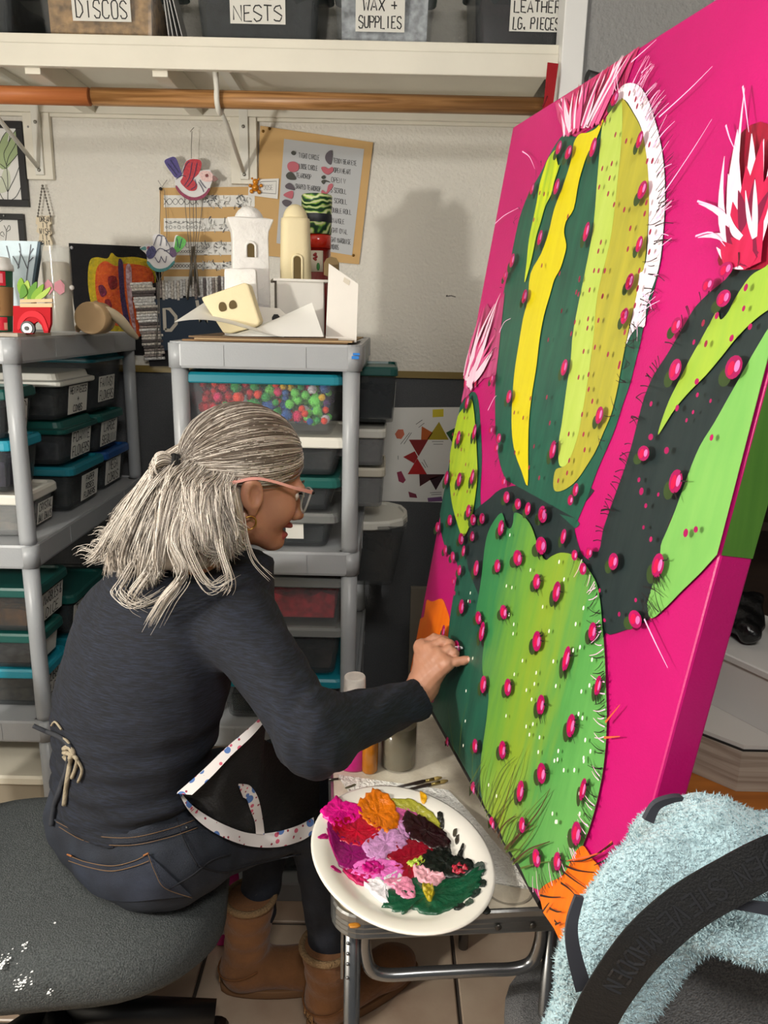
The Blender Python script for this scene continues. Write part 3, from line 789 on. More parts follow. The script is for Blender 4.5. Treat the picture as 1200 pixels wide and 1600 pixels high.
PETALS = {'top': 'r:302,1092,284,1150,11.6,4 p:327,1094,359,1162,15.9,-4 p:363,1096,437,1167,16.2,0 w:384,1092,459,1161,10.8,1 p:325,1090,326,1156,20.8,0 r:316,1090,278,1152,15.9,-4 p:392,1086,466,1163,16.7,5 p:338,1090,335,1164,18.4,7 p:364,1095,443,1163,13.4,2 p:384,1087,437,1158,12.9,-7 w:323,1092,313,1162,18.5,-1 r:371,1085,395,1167,12.4,4 r:330,1090,299,1166,16.8,6 r:300,1095,255,1155,13.5,-6 w:299,1092,234,1162,21.2,0 p:297,1090,258,1154,14.6,1 w:377,1091,418,1165,16.0,-7 w:366,1086,391,1156,17.0,-5 p:374,1092,470,1165,19.7,4 d:337,1088,322,1165,15.3,3 r:358,1092,412,1163,10.6,-7 r:285,1094,243,1160,17.9,5 w:352,1088,368,1153,18.5,-4 r:323,1088,282,1157,13.5,-3 d:312,1089,234,1158,13.6,0 p:401,1084,472,1166,13.6,5 p:331,1093,322,1152,14.4,7 w:369,1091,442,1166,21.0,0 d:366,1088,405,1164,15.1,0 d:335,1096,368,1155,20.4,7 p:380,1084,429,1161,19.7,0 r:316,1093,299,1151,19.5,3 p:321,1088,290,1152,16.0,-6 p:291,1093,242,1162,21.0,4 w:309,1093,254,1154,7.3,2 p:307,1095,298,1157,5.3,4 w:364,1090,438,1167,9.1,3 w:344,1093,382,1164,5.3,6 w:378,1093,460,1162,5.7,3 w:284,1091,231,1154,8.7,-6 p:305,1087,226,1154,8.2,-3 w:303,1092,285,1157,10.0,6 w:300,1095,251,1159,5.3,6 p:349,1088,381,1159,8.4,3 p:337,1086,323,1158,9.2,0 w:320,1094,306,1155,7.5,7',
 'small': 'd:27,672,93,825,11.1,-7 r:23,677,63,795,12.1,-4 p:88,658,58,744,8.6,-6 d:79,670,100,769,12.6,7 r:86,661,46,777,15.9,-2 p:40,674,145,738,11.8,1 d:46,657,150,744,8.3,-7 p:25,678,130,841,12.1,0 p:16,670,50,772,14.3,4 r:68,673,99,780,11.6,2 d:37,662,73,804,8.9,4 d:47,674,106,797,13.7,-6 r:22,654,6,717,9.7,2 p:18,674,12,761,11.5,6 w:2,676,13,741,12.6,2 p:41,653,14,679,9.9,6 p:43,674,142,765,15.2,-1 w:70,653,30,695,15.5,-1 w:67,652,25,682,8.5,0 w:43,659,103,785,10.5,-4 w:65,660,16,682,9.5,6 w:67,667,122,831,9.9,8 p:71,665,51,822,15.3,7 w:55,666,148,728,12.2,-3 w:77,670,147,734,10.7,-7 w:35,662,101,758,13.8,-2 w:33,670,18,680,11.1,7 w:54,666,110,801,8.1,-9 w:37,658,121,823,12.9,-7 w:45,674,130,712,8.5,-3 w:63,652,132,842,13.0,9 w:49,657,138,728,12.1,0 w:50,656,43,780,15.9,1 w:20,668,111,822,12.5,9 w:18,673,97,798,10.8,-8 p:11,670,40,817,11.5,4 w:60,662,18,724,8.5,-2 w:60,671,86,773,13.6,-1 p:29,675,96,763,12.6,1 w:28,675,46,787,15.0,-1',
 'right': 'w:833,851,765,996,30.0,6 w:820,854,792,986,24.0,-6 w:832,849,753,971,14.0,12 w:842,849,768,950,20.0,6 w:831,855,725,925,9.0,-10 w:831,849,740,886,9.0,-14 w:841,849,815,976,22.0,0 w:846,850,830,981,20.0,-5 w:824,855,760,1039,7.0,4 w:840,849,780,872,12.0,8 r:848,848,813,976,40.0,5 r:824,853,797,953,36.0,-5 r:846,852,789,918,34.0,8 d:849,854,787,894,26.0,8 r:821,854,847,950,40.0,0 d:847,852,794,929,24.0,0 d:842,854,817,938,22.0,4 r:829,856,785,878,26.0,10 d:818,856,845,922,24.0,0 r:819,851,815,885,20.0,0 r:840,852,823,899,20.0,4 r:849,851,802,880,18.0,0 r:819,851,834,906,26.0,0 w:842,876,818,936,9.0,0 w:820,878,789,906,9.0,10 w:840,876,807,927,6.0,3'}

# ================================================================ THE BIG CANVAS
cBL = Vector(CANVAS_BL); cU = Vector(CANVAS_U).normalized(); cV = Vector(CANVAS_V).normalized(); cN = cU.cross(cV)
if cN.x > 0: cN = -cN                       # towards the painter
CT = 0.040
def cpt(u, v, h=0.0):
    """point on the canvas face, u and v in metres, h proud of the face"""
    return cBL + cU*u + cV*v + cN*h
M_pink = mat('magenta_paint', (184, 6, 102), 0.42, vary=(4, 0.10), bump=(300, 0.08))
M_pinkside = M_pink
canvas = thing('cactus_painting', 'large canvas painting of green cacti with magenta flowers on a hot pink ground', 'painting', cpt(CANVAS_W/2, 0, -CT/2))
def canvas_slab(u0, u1, v0, v1, h0, h1):
    c = [cpt(a, b, h) for h in (h0, h1) for a, b in ((u0, v0), (u1, v0), (u1, v1), (u0, v1))]
    return MB().add(c, [(0,3,2,1), (4,5,6,7), (0,1,5,4), (1,2,6,5), (2,3,7,6), (3,0,4,7)])
obj('stretched_canvas', canvas_slab(0, CANVAS_W, 0, CANVAS_H, -CT, 0), M_pink, canvas, bevel=0.003)
def paint_mat(name, c, rough=0.4, c2=None, axis=None, pos=None):
    """brushed paint: streaks run up the canvas; optional colour steps across it (ramp in canvas metres)"""
    m = mat('paint_' + name, c, rough)
    nt = m.node_tree; b = nt.nodes['Principled BSDF']
    tc = nt.nodes.new('ShaderNodeTexCoord'); mp = nt.nodes.new('ShaderNodeMapping')
    mp.inputs['Scale'].default_value = (60, 60, 5)
    n = nt.nodes.new('ShaderNodeTexNoise'); n.inputs['Scale'].default_value = 1.0; n.inputs['Detail'].default_value = 4
    nt.links.new(tc.outputs['Object'], mp.inputs['Vector']); nt.links.new(mp.outputs['Vector'], n.inputs['Vector'])
    bp = nt.nodes.new('ShaderNodeBump'); bp.inputs['Strength'].default_value = 0.15; bp.inputs['Distance'].default_value = 0.002
    nt.links.new(n.outputs['Fac'], bp.inputs['Height']); nt.links.new(bp.outputs['Normal'], b.inputs['Normal'])
    if pos:
        sp = nt.nodes.new('ShaderNodeSeparateXYZ'); nt.links.new(tc.outputs['Object'], sp.inputs[0])
        ad = nt.nodes.new('ShaderNodeMath'); ad.operation = 'MULTIPLY_ADD'      # wobble by the streaks
        ad.inputs[1].default_value = 0.16; nt.links.new(n.outputs['Fac'], ad.inputs[0])
        nt.links.new(sp.outputs['Y' if axis == 'u' else 'Z'], ad.inputs[2])
        mr = nt.nodes.new('ShaderNodeMapRange')
        mr.inputs[1].default_value = pos[0]; mr.inputs[2].default_value = pos[1]
        nt.links.new(ad.outputs[0], mr.inputs[0])
        rp = nt.nodes.new('ShaderNodeValToRGB')
        while len(rp.color_ramp.elements) < len(c2): rp.color_ramp.elements.new(0.5)
        for e, (p, cc) in zip(rp.color_ramp.elements, c2):
            e.position = p; e.color = lin(cc)
        nt.links.new(mr.outputs[0], rp.inputs['Fac']); nt.links.new(rp.outputs['Color'], b.inputs['Base Color'])
    else:
        rp = nt.nodes.new('ShaderNodeValToRGB'); rp.color_ramp.elements[0].position = 0.3; rp.color_ramp.elements[1].position = 0.7
        rp.color_ramp.elements[0].color = lin(c); rp.color_ramp.elements[1].color = lin(c2 or tuple(min(255, int(v*1.12+3)) for v in c))
        nt.links.new(n.outputs['Fac'], rp.inputs['Fac']); nt.links.new(rp.outputs['Color'], b.inputs['Base Color'])
    return m
def parse(s):
    return [tuple(float(q)/1000 for q in t.split(',')) for t in s.split()]
def smooth_outline(pts, n=3):
    m = len(pts); out = []
    for i in range(m):
        p0, p1, p2, p3 = (np.array(pts[(i+k-1) % m]) for k in range(4))
        edge = any(q[0] in (0.0,) or abs(q[0]-CANVAS_W) < 2e-3 or q[1] == 0.0 or abs(q[1]-CANVAS_H) < 2e-3 for q in (p1, p2))
        out.append(tuple(p1))
        if edge: continue
        for k in range(1, n):
            t = k/n
            q = 0.5*((2*p1)+(p2-p0)*t+(2*p0-5*p1+4*p2-p3)*t*t+(3*p1-p0-3*p2+p3)*t**3)
            out.append((min(max(float(q[0]), 0), CANVAS_W), min(max(float(q[1]), 0), CANVAS_H)))
    return out
_layer = [0.0004]
def paint_area(key, name, m, label=None, smooth=True):
    h = _layer[0]; _layer[0] += 0.00022
    P = parse(ART[key])
    if smooth: P = smooth_outline(P)
    bm = MB(); vs = [cpt(a, b, h) for a, b in P]
    from mathutils.geometry import tessellate_polygon
    tri = tessellate_polygon([[Vector((a, b, 0)) for a, b in P]])
    fs = []
    for t in tri:
        a, b, c = (vs[i] for i in t)
        nn = (b-a).cross(c-a)
        fs.append(tuple(t) if nn.dot(cN) > 0 else tuple(reversed(t)))
    bm.add(vs, fs)
    return obj(name, bm, m, canvas, label=label)
M_dkgreen = paint_mat('deep_green', (28, 74, 60), 0.4, (34, 92, 72))
M_black = paint_mat('blackish_green', (38, 50, 50), 0.4, (30, 42, 44))
M_orange = paint_mat('orange', (246, 122, 4), 0.42, (240, 104, 2))
paint_area('orange_left', 'painted_ground', M_orange)
paint_area('dark_left', 'painted_cactus_shade', M_dkgreen)
paint_area('mid_dark', 'painted_cactus_shade', M_black)
paint_area('dark_main', 'painted_tall_cactus', M_dkgreen)
paint_area('arm_dark', 'painted_cactus_arm', M_black)
paint_area('flower_top', 'painted_flower', paint_mat('rose', (204, 76, 126), 0.4, (176, 30, 84)), smooth=False)
paint_area('flower_small', 'painted_flower', paint_mat('rose_dark', (200, 84, 136), 0.4, (150, 30, 80)), smooth=False)
paint_area('flower_right', 'painted_flower', paint_mat('crimson', (178, 14, 52), 0.4, (120, 20, 40)))
paint_area('white_band', 'painted_highlight', paint_mat('pale_pink', (250, 232, 242), 0.4, (252, 240, 248)))
paint_area('olive_strip', 'painted_rib', paint_mat('olive', (156, 152, 52), 0.4, (176, 168, 54)))
paint_area('lime_strip', 'painted_rib', paint_mat('pale_lime', (180, 200, 92), 0.4, (170, 192, 78)))
paint_area('yellow_stripe', 'painted_rib', paint_mat('yellow', (214, 200, 14), 0.4, (206, 190, 8)))
paint_area('yellow_sliver', 'painted_rib', paint_mat('yellow_green', (204, 216, 30), 0.4, (140, 180, 44)))
paint_area('small_lime', 'painted_small_cactus', paint_mat('acid_lime', (172, 194, 40), 0.4, (150, 180, 44)))
paint_area('arm_lime', 'painted_rib', paint_mat('arm_lime', (156, 184, 60), 0.4, (140, 176, 62)))
paint_area('outer_green', 'painted_arm_side', paint_mat('leaf', (112, 172, 84), 0.4, (124, 180, 90)))
# canvas object coordinates: Y runs against u, so the ramp goes from the near (right) edge to the far (left) edge
_ym = ORG[canvas.name].y
paint_area('front_cactus', 'painted_front_cactus', paint_mat('front', (90, 170, 80), 0.4,
           [(0.0, (96, 164, 82)), (0.12, (80, 148, 72)), (0.29, (132, 160, 46)), (0.42, (108, 156, 54)), (0.62, (52, 126, 72)), (1.0, (34, 104, 66))], 'u', (-0.30+0.08, 0.32+0.08)))
paint_area('orange_right', 'painted_ground', M_orange)

# flowers: petal strokes
M_petal = paint_mat('petal_white', (250, 222, 236), 0.4, (246, 196, 220))
M_petalred = paint_mat('petal_red', (176, 14, 60), 0.4, (196, 30, 80))
M_petaldark = paint_mat('petal_dark', (110, 16, 52), 0.4)
def strokes(name, paths, w, wend, m, h=None):
    hh = _layer[0] if h is None else h
    _layer[0] += 0.0002
    b = MB()
    for p in paths:
        P = [cpt(min(max(q[0], 0.001), CANVAS_W-0.001), min(max(q[1], 0.001), CANVAS_H-0.001), hh) for q in p]
        P = spline(P, 4) if len(P) > 2 else P
        b.ribbon(P, w, cN, wend)
    return obj(name, b, m, canvas, kind='stuff')
rng = random.Random(3)
def petals(base, tips, n, spread, m, w0, w1, name='painted_petals'):
    ps = []
    for i in range(n):
        k = rng.random(); j = k*(len(tips)-1); a = int(min(j, len(tips)-2)); f = j-a
        tx = tips[a][0]*(1-f)+tips[a+1][0]*f; ty = tips[a][1]*(1-f)+tips[a+1][1]*f
        bx = base[0]+rng.uniform(-spread, spread); by = base[1]+rng.uniform(-spread*0.4, spread*0.4)
        s = rng.uniform(0.6, 1.0)
        ex, ey = bx+(tx-bx)*s, by+(ty-by)*s
        mx, my = bx*0.5+ex*0.5+rng.uniform(-.008, .008), by*0.45+ey*0.55
        ps.append([(bx, by), (mx, my), (ex, ey)])
    return strokes(name, ps, w0, w1, m)
def leaf(b, p0, p1, w, bend, h):
    """petal: wide in the middle, pointed at the tip"""
    p0 = np.array(p0); p1 = np.array(p1); d = p1-p0; nrm = np.array((-d[1], d[0]))
    vs = []; n = 9
    for i in range(n):
        s_ = i/(n-1); c = p0 + d*s_ + nrm*bend*math.sin(s_*math.pi); ww = w*(.35+.65*math.sin(min(s_*1.35+.25, 1.0)*math.pi/2))*(1-s_**2.2)*.5 + .0004
        nn = nrm/np.linalg.norm(nrm)
        for sg in (1, -1):
            q = c + nn*ww*sg
            vs.append(cpt(min(max(q[0], .0005), CANVAS_W-.0005), min(max(q[1], .0005), CANVAS_H-.0005), h))
    fs = [(2*i, 2*i+1, 2*i+3, 2*i+2) for i in range(n-1)]
    a, q, c = (vs[j] for j in fs[3][:3])
    if (q-a).cross(c-a).dot(cN) < 0: fs = [tuple(reversed(f)) for f in fs]
    b.add(vs, fs)
M_petalpink = paint_mat('petal_pink', (222, 96, 150), 0.4, (206, 64, 124))
_pm_ = {'w': M_petal, 'r': M_petalred, 'd': M_petaldark, 'p': M_petalpink}
for nm, data in PETALS.items():
    for t in data.split():
        c, rest = t.split(':'); u0, v0, u1, v1, w, bd = map(float, rest.split(','))
        b = MB(); leaf(b, (u0/1000, v0/1000), (u1/1000, v1/1000), w/1000, bd/100, _layer[0]); _layer[0] += .00004
        obj('painted_petal', b, _pm_[c], canvas)
# spines along the outlines
def fringe(pts, n, ln, lean, m, w=0.0016, sign=1, name='painted_spines'):
    ps = []
    L = [0]
    for a, b in zip(pts, pts[1:]): L.append(L[-1]+math.hypot(b[0]-a[0], b[1]-a[1]))
    for i in range(n):
        s = rng.random()*L[-1]
        k = max(j for j in range(len(L)) if L[j] <= s); k = min(k, len(pts)-2)
        f = (s-L[k])/max(L[k+1]-L[k], 1e-6)
        a, b = pts[k], pts[k+1]
        p = (a[0]+(b[0]-a[0])*f, a[1]+(b[1]-a[1])*f); t = math.atan2(b[1]-a[1], b[0]-a[0]) + sign*math.radians(90)+rng.uniform(-lean, lean)
        l = ln*rng.uniform(0.5, 1.2)
        ps.append([(p[0]-0.25*l*math.cos(t), p[1]-0.25*l*math.sin(t)), (p[0]+0.4*l*math.cos(t+.2), p[1]+0.4*l*math.sin(t+.2)), (p[0]+l*math.cos(t), p[1]+l*math.sin(t))])
    return strokes(name, ps, w, w*0.4, m)
M_spine = paint_mat('spine_black', (30, 20, 24), 0.4); M_spinew = paint_mat('spine_pink', (246, 180, 214), 0.4)
wb = parse(ART['white_band'])[1:16]
fringe(wb, 46, 0.030, 0.5, M_spine, sign=1); fringe(wb, 40, 0.034, 0.5, M_spinew, sign=1)
fc = parse(ART['front_cactus'])
fringe(fc[22:40], 46, 0.026, 0.5, M_spine, sign=1); fringe(fc[22:40], 36, 0.024, 0.4, M_spinew, sign=1)
ad_ = parse(ART['arm_dark'])
fringe(ad_[1:18], 46, 0.024, 0.5, M_spine, sign=1); fringe(parse(ART['outer_green'])[11:17], 12, 0.03, 0.5, M_spine, sign=1)
fringe(parse(ART['dark_main'])[:16], 34, 0.016, 0.6, M_spine, sign=1)
fringe(parse(ART['dark_main'])[20:30], 16, 0.022, 0.6, M_spine, sign=1)

# buds: shade, body, highlight, whiskers
M_bud = paint_mat('bud', (148, 6, 78), 0.38, (176, 12, 92)); M_budshade = paint_mat('bud_shade', (44, 62, 26), 0.42); M_budhi = paint_mat('bud_light', (216, 124, 184), 0.38, (190, 90, 160))
M_budred = paint_mat('bud_red', (188, 10, 66), 0.38)
def blob(b, u, v, ru, rv, h, n=14, tilt=0.0):
    vs = [cpt(u, v, h)]
    for k in range(n):
        a = 2*math.pi*k/n; x, y = ru*math.cos(a), rv*math.sin(a)
        vs.append(cpt(min(max(u+x*math.cos(tilt)-y*math.sin(tilt), 0.0005), CANVAS_W-.0005), min(max(v+x*math.sin(tilt)+y*math.cos(tilt), 0.0005), CANVAS_H-.0005), h))
    fs = [(0, 1+k, 1+(k+1) % n) for k in range(n)]
    a, q, c = vs[0], vs[1], vs[2]
    if (q-a).cross(c-a).dot(cN) < 0: fs = [tuple(reversed(f)) for f in fs]
    b.add(vs, fs)
H0 = _layer[0] + 0.0003
wh = []
def one(fn_args, m, parent, name):
    b = MB(); blob(b, *fn_args); return obj(name, b, m, parent)
for t in BUDS.split():
    u, v, ru, rv = (float(q)/1000 for q in t.split(','))
    ru *= .82; rv *= .92
    o = one((u, v, ru, rv, H0+0.0003), M_bud, canvas, 'painted_bud')
    if rv > 0.009:
        one((u-ru*0.75, v-rv*0.9, ru*0.8, rv*0.8, H0, 14, 0.3), M_budshade, o, 'painted_shade')
    if rv > 0.006:
        one((u-ru*0.25, v-rv*0.1, ru*0.4, rv*0.62, H0+0.0005), M_budred, o, 'painted_core')
        one((u+ru*0.42, v+rv*0.12, ru*0.32, rv*0.5, H0+0.0007), M_budhi, o, 'painted_highlight')
    if rv > 0.011 and v < 0.62:
        for q in range(rng.randint(3, 5)):
            a = rng.choice((rng.uniform(0.2, 1.3), rng.uniform(-1.9, -0.6)))
            wh.append([(u+ru*0.8*math.cos(a), v+rv*0.9*math.sin(a)), (u+ru*1.3*math.cos(a)+0.003, v+rv*1.25*math.sin(a)), (u+ru*1.6*math.cos(a+.2)+.004, v+rv*1.6*math.sin(a))])
strokes('painted_whiskers', wh, 0.0018, 0.0008, M_spine, H0+0.0009)
b = MB()
for t in DOTS.split():
    u, v = (float(q)/1000 for q in t.split(',')); blob(b, u, v, 0.0028, 0.0040, H0+0.0001, 8)
obj('painted_dots', b, paint_mat('dot', (140, 24, 60), 0.4), canvas, kind='stuff')
b = MB()
for t in WDOTS.split():
    u, v = (float(q)/1000 for q in t.split(',')); blob(b, u, v, 0.0022, 0.0032, H0+0.0001, 8)
obj('painted_white_dots', b, paint_mat('dot_white', (232, 240, 214), 0.4), canvas, kind='stuff')
_sm = {'white': M_spinew, 'rust': paint_mat('rust', (206, 90, 50), 0.4), 'black': paint_mat('ink', (36, 14, 10), 0.4), 'grass': paint_mat('grass', (70, 92, 34), 0.4), 'brown': paint_mat('grass_brown', (70, 52, 30), 0.4)}
for c, w, we, ps in STROKES:
    strokes('painted_' + c + '_strokes', [parse(q) for q in ps.split('|')], w/1000, we/1000, _sm[c], H0+0.0002)
# painted side edge: leaf green above, magenta below
side = MB()
gv = parse(ART['outer_green'])
vlo = min(q[1] for q in gv if q[0] > CANVAS_W-0.01); vhi = max(q[1] for q in gv if q[0] > CANVAS_W-0.01)
c4 = [cBL + cU*(CANVAS_W+0.0008) + cV*a + cN*h for a, h in ((vlo, -CT+.001), (vlo, -0.001), (vhi, -0.001), (vhi, -CT+.001))]
side.add(c4, [(0, 1, 2, 3)]); side.add(c4, [(3, 2, 1, 0)])
obj('painted_edge', side, paint_mat('edge_green', (92, 150, 58), 0.45, (110, 166, 66)), canvas)

# easel behind the canvas
M_easel = mat('black_metal', (24, 24, 26), 0.45, 0.3)
es = thing('easel', 'black metal easel holding the cactus canvas from behind', 'easel', (cpt(0.45, 0, -0.3).x, cpt(0.45, 0).y, 0))
um = 0.30
obj('mast', MB().tube([cpt(um, -0.05, -CT-0.022), cpt(um, CANVAS_H+0.02, -CT-0.022)], 0.014, 8), M_easel, es)
tc_ = cpt(um, CANVAS_H, 0)
obj('top_clamp', MB().tube([cpt(um, CANVAS_H+0.012, -CT-0.03), cpt(um, CANVAS_H+0.012, -0.006)], 0.010, 8), M_easel, es)
obj('ledge', MB().tube([cpt(0.05, -0.013, -CT*0.45), cpt(0.72, -0.013, -CT*0.45)], 0.0125, 8), M_easel, es)
for uu in (0.12, 0.42):
    p = cpt(uu, 0.75, -CT-0.03)
    obj('leg', MB().tube([p, (cpt(uu, 0).x+0.44, cpt(uu, 0).y, 0.0)], 0.013, 8), M_easel, es)
    obj('ledge_arm', MB().tube([cpt(uu, -0.013, -CT*0.45), cpt(uu, 0.02, -CT-0.03), cpt(uu, 0.40, -CT-0.03)], 0.010, 8), M_easel, es)
p = cpt(um, 1.0, -CT-0.03)
obj('rear_leg', MB().tube([p, (p.x+0.50, p.y+0.06, 0.0)], 0.013, 8), M_easel, es)

# ================================================================ WORK TABLE AND WHAT STANDS ON IT
TZ = 0.73
ta = math.radians(5.0)
tx_ = Vector((math.cos(ta), math.sin(ta), 0)); ty_ = Vector((-math.sin(ta), math.cos(ta), 0))
tFL = Vector((-0.066, 0.985, 0)); TW, TL_ = 0.40, 0.74
tc = tFL + tx_*TW/2 + ty_*TL_/2
M_alu = mat('ridged_aluminium', (150, 150, 148), 0.3, 0.9, bump=(90, 0.05))
M_tube = mat('chromed_tube', (138, 139, 140), 0.25, 0.9)
def cracked_ice(name, c1, c2):
    m = mat(name, c1, 0.3, coat=0.2)
    nt = m.node_tree; b = nt.nodes['Principled BSDF']
    tcn = nt.nodes.new('ShaderNodeTexCoord'); v = nt.nodes.new('ShaderNodeTexVoronoi'); v.feature = 'DISTANCE_TO_EDGE'; v.inputs['Scale'].default_value = 70
    n = nt.nodes.new('ShaderNodeTexNoise'); n.inputs['Scale'].default_value = 14; n.inputs['Detail'].default_value = 5
    r = nt.nodes.new('ShaderNodeValToRGB'); r.color_ramp.elements[0].position = 0.0; r.color_ramp.elements[1].position = 0.09
    r.color_ramp.elements[0].color = lin((228, 220, 200)); r.color_ramp.elements[1].color = lin(c1)
    mx = nt.nodes.new('ShaderNodeMixRGB'); mx.blend_type = 'MULTIPLY'; mx.inputs[0].default_value = 0.5
    r2 = nt.nodes.new('ShaderNodeValToRGB'); r2.color_ramp.elements[0].color = lin(c2); r2.color_ramp.elements[1].color = (1, 1, 1, 1)
    r2.color_ramp.elements[0].position = 0.3; r2.color_ramp.elements[1].position = 0.6
    nt.links.new(tcn.outputs['Object'], v.inputs['Vector']); nt.links.new(tcn.outputs['Object'], n.inputs['Vector'])
    nt.links.new(v.outputs['Distance'], r.inputs['Fac']); nt.links.new(n.outputs['Fac'], r2.inputs['Fac'])
    nt.links.new(r.outputs['Color'], mx.inputs[1]); nt.links.new(r2.outputs['Color'], mx.inputs[2]); nt.links.new(mx.outputs['Color'], b.inputs['Base Color'])
    return m
table = thing('folding_table', 'small metal edged folding table with a crackle cream top beside the painting', 'table', (tc.x, tc.y, 0), ta)
def trr(inset, z, r=0.05):
    return [(x, y, z) for x, y in rrect(TW-inset, TL_-inset, max(r-inset/2, 0.01), 6)]
obj('table_top', MB().loft([trr(0.016, TZ-0.012), trr(0.016, TZ)], smooth=False), cracked_ice('cracked_ice_laminate', (222, 213, 194), (186, 174, 156)), table, local=True)
obj('metal_band', MB().loft([trr(0.03, TZ-0.040), trr(0.006, TZ-0.041), trr(0.0, TZ-0.036), trr(0.003, TZ-0.031), trr(0.0, TZ-0.027), trr(0.003, TZ-0.022), trr(0.0, TZ-0.018),
     trr(0.003, TZ-0.013), trr(0.0, TZ-0.009), trr(0.002, TZ-0.001), trr(0.008, TZ+0.0015), trr(0.018, TZ+0.0005)], False, False, smooth=False), M_alu, table, local=True)
obj('under_frame', MB().loft([trr(0.05, TZ-0.05), trr(0.05, TZ-0.012)], smooth=False), mat('dark_board', (70, 60, 52), 0.8), table, local=True)
for sx in (-1, 1):
    for sy in (-1, 1):
        x, y = sx*(TW/2-0.035), sy*(TL_/2-0.045)
        obj('leg', MB().tube([(x, y, TZ-0.04), (x, y-0.0*sy, 0.0)], 0.0135, 14), M_tube, table, local=True)
for sy in (-1, 1):
    x0, x1 = -(TW/2-0.035), (TW/2-0.035); y = sy*(TL_/2-0.045)
    zb = TZ - 0.152
    pth = spline([(x0+0.020, y, TZ-0.065), (x0+0.020, y, TZ-0.10), (x0+0.030, y, zb+0.014), (x0+0.058, y, zb), (x0+0.12, y, zb), (x1-0.12, y, zb), (x1-0.058, y, zb), (x1-0.030, y, zb+0.014), (x1-0.020, y, TZ-0.10), (x1-0.020, y, TZ-0.065)], 5)
    obj('cross_bar', MB().tube(pth, 0.0105, 12), M_tube, table, local=True)
xb = -(TW/2-0.035) - 0.016; yb_ = -(TL_/2-0.045)
obj('folding_brace', MB().box((xb-0.003, yb_-0.006, TZ-0.15), (xb+0.001, yb_+0.006, TZ-0.045)), M_tube, table, local=True)
for zz in (TZ-0.075, TZ-0.095, TZ-0.115, TZ-0.142):
    obj('rivet', MB().ball((xb+0.008, yb_-0.012, zz), 0.003, 8, 5), M_tube, table, local=True)
for q in (0.06, 0.115):
    obj('screw', MB().ball((q, -TL_/2-0.001, TZ-0.026), (0.0055, 0.003, 0.0055), 10, 6), mat('screw_dark', (90, 88, 84), 0.4, 0.9), table, local=True)

# paper towel under the plate
def tpt(px, py, h=0.0):
    return atZ(px, py, TZ + h)
M_towel = mat('paper_towel', (240, 238, 230), 0.85, bump=(130, 0.7))
b = MB()
q = [tpt(527, 1212), tpt(700, 1236), tpt(838, 1392), tpt(790, 1427), tpt(530, 1300)]
N_ = 26
P00, P10, P11, P01 = q[0], q[1], q[2], Vector((q[0].x+q[2].x-q[1].x, q[0].y+q[2].y-q[1].y, TZ))
vs = []
for i in range(N_+1):
    for j in range(N_+1):
        s, t = i/N_, j/N_
        p = P00*(1-s)*(1-t) + P10*s*(1-t) + P11*s*t + P01*(1-s)*t
        dimple = 0.0008*((i+j) % 2) + 0.0006*math.sin(i*1.7)*math.sin(j*1.3)
        edge = 0.0035*max(0, (s-0.86)/0.14)*abs(math.sin(t*5))
        vs.append((p.x, p.y, TZ+0.0022+dimple+edge))
n1 = N_+1
b.add(vs, [(i*n1+j, (i+1)*n1+j, (i+1)*n1+j+1, i*n1+j+1) for i in range(N_) for j in range(N_)], True)
vb = [(v[0], v[1], TZ+0.0006) for v in vs]
b.add(vb, [(i*n1+j+1, (i+1)*n1+j+1, (i+1)*n1+j, i*n1+j) for i in range(N_) for j in range(N_)], False)
obj('paper_towel', b, M_towel, label='quilted white paper towel spread on the table under the palette plate', cat='paper towel')

# the plate used as a palette
pc = Vector((0.041, 1.117, TZ+0.004)); pa = math.radians(112)
pd = Vector((math.cos(pa), math.sin(pa), 0)); pe = Vector((-math.sin(pa), math.cos(pa), 0))
PA, PB = 0.189, 0.147
plate = thing('palette_plate', 'oval white paper plate used as a palette on the small table', 'palette', pc)
prof = [(0.0, 0.001), (0.66, 0.001), (0.72, 0.003), (0.80, 0.013), (0.86, 0.017), (0.97, 0.0215), (1.0, 0.0205), (1.0, 0.0185), (0.96, 0.0185), (0.86, 0.013), (0.79, 0.009), (0.72, -0.001), (0.0, -0.001)]
rings = []
for k, z in prof:
    kk = max(k, 0.001)
    rings.append([pc + pd*(PA*kk*math.cos(2*math.pi*i/72)) + pe*(PB*kk*math.sin(2*math.pi*i/72)) + Vector((0, 0, z)) for i in range(72)])
obj('plate', MB().loft(rings, True, True), mat('white_plate', (232, 228, 218), 0.35, coat=0.2), plate)
def plate_z(P):
    d = P - pc
    r = math.hypot(d.dot(pd)/PA, d.dot(pe)/PB)
    for (k0, z0), (k1, z1) in zip(prof[:7], prof[1:7]):
        if r <= k1: return pc.z + z0 + (z1-z0)*(r-k0)/max(k1-k0, 1e-6)
    return pc.z + 0.02
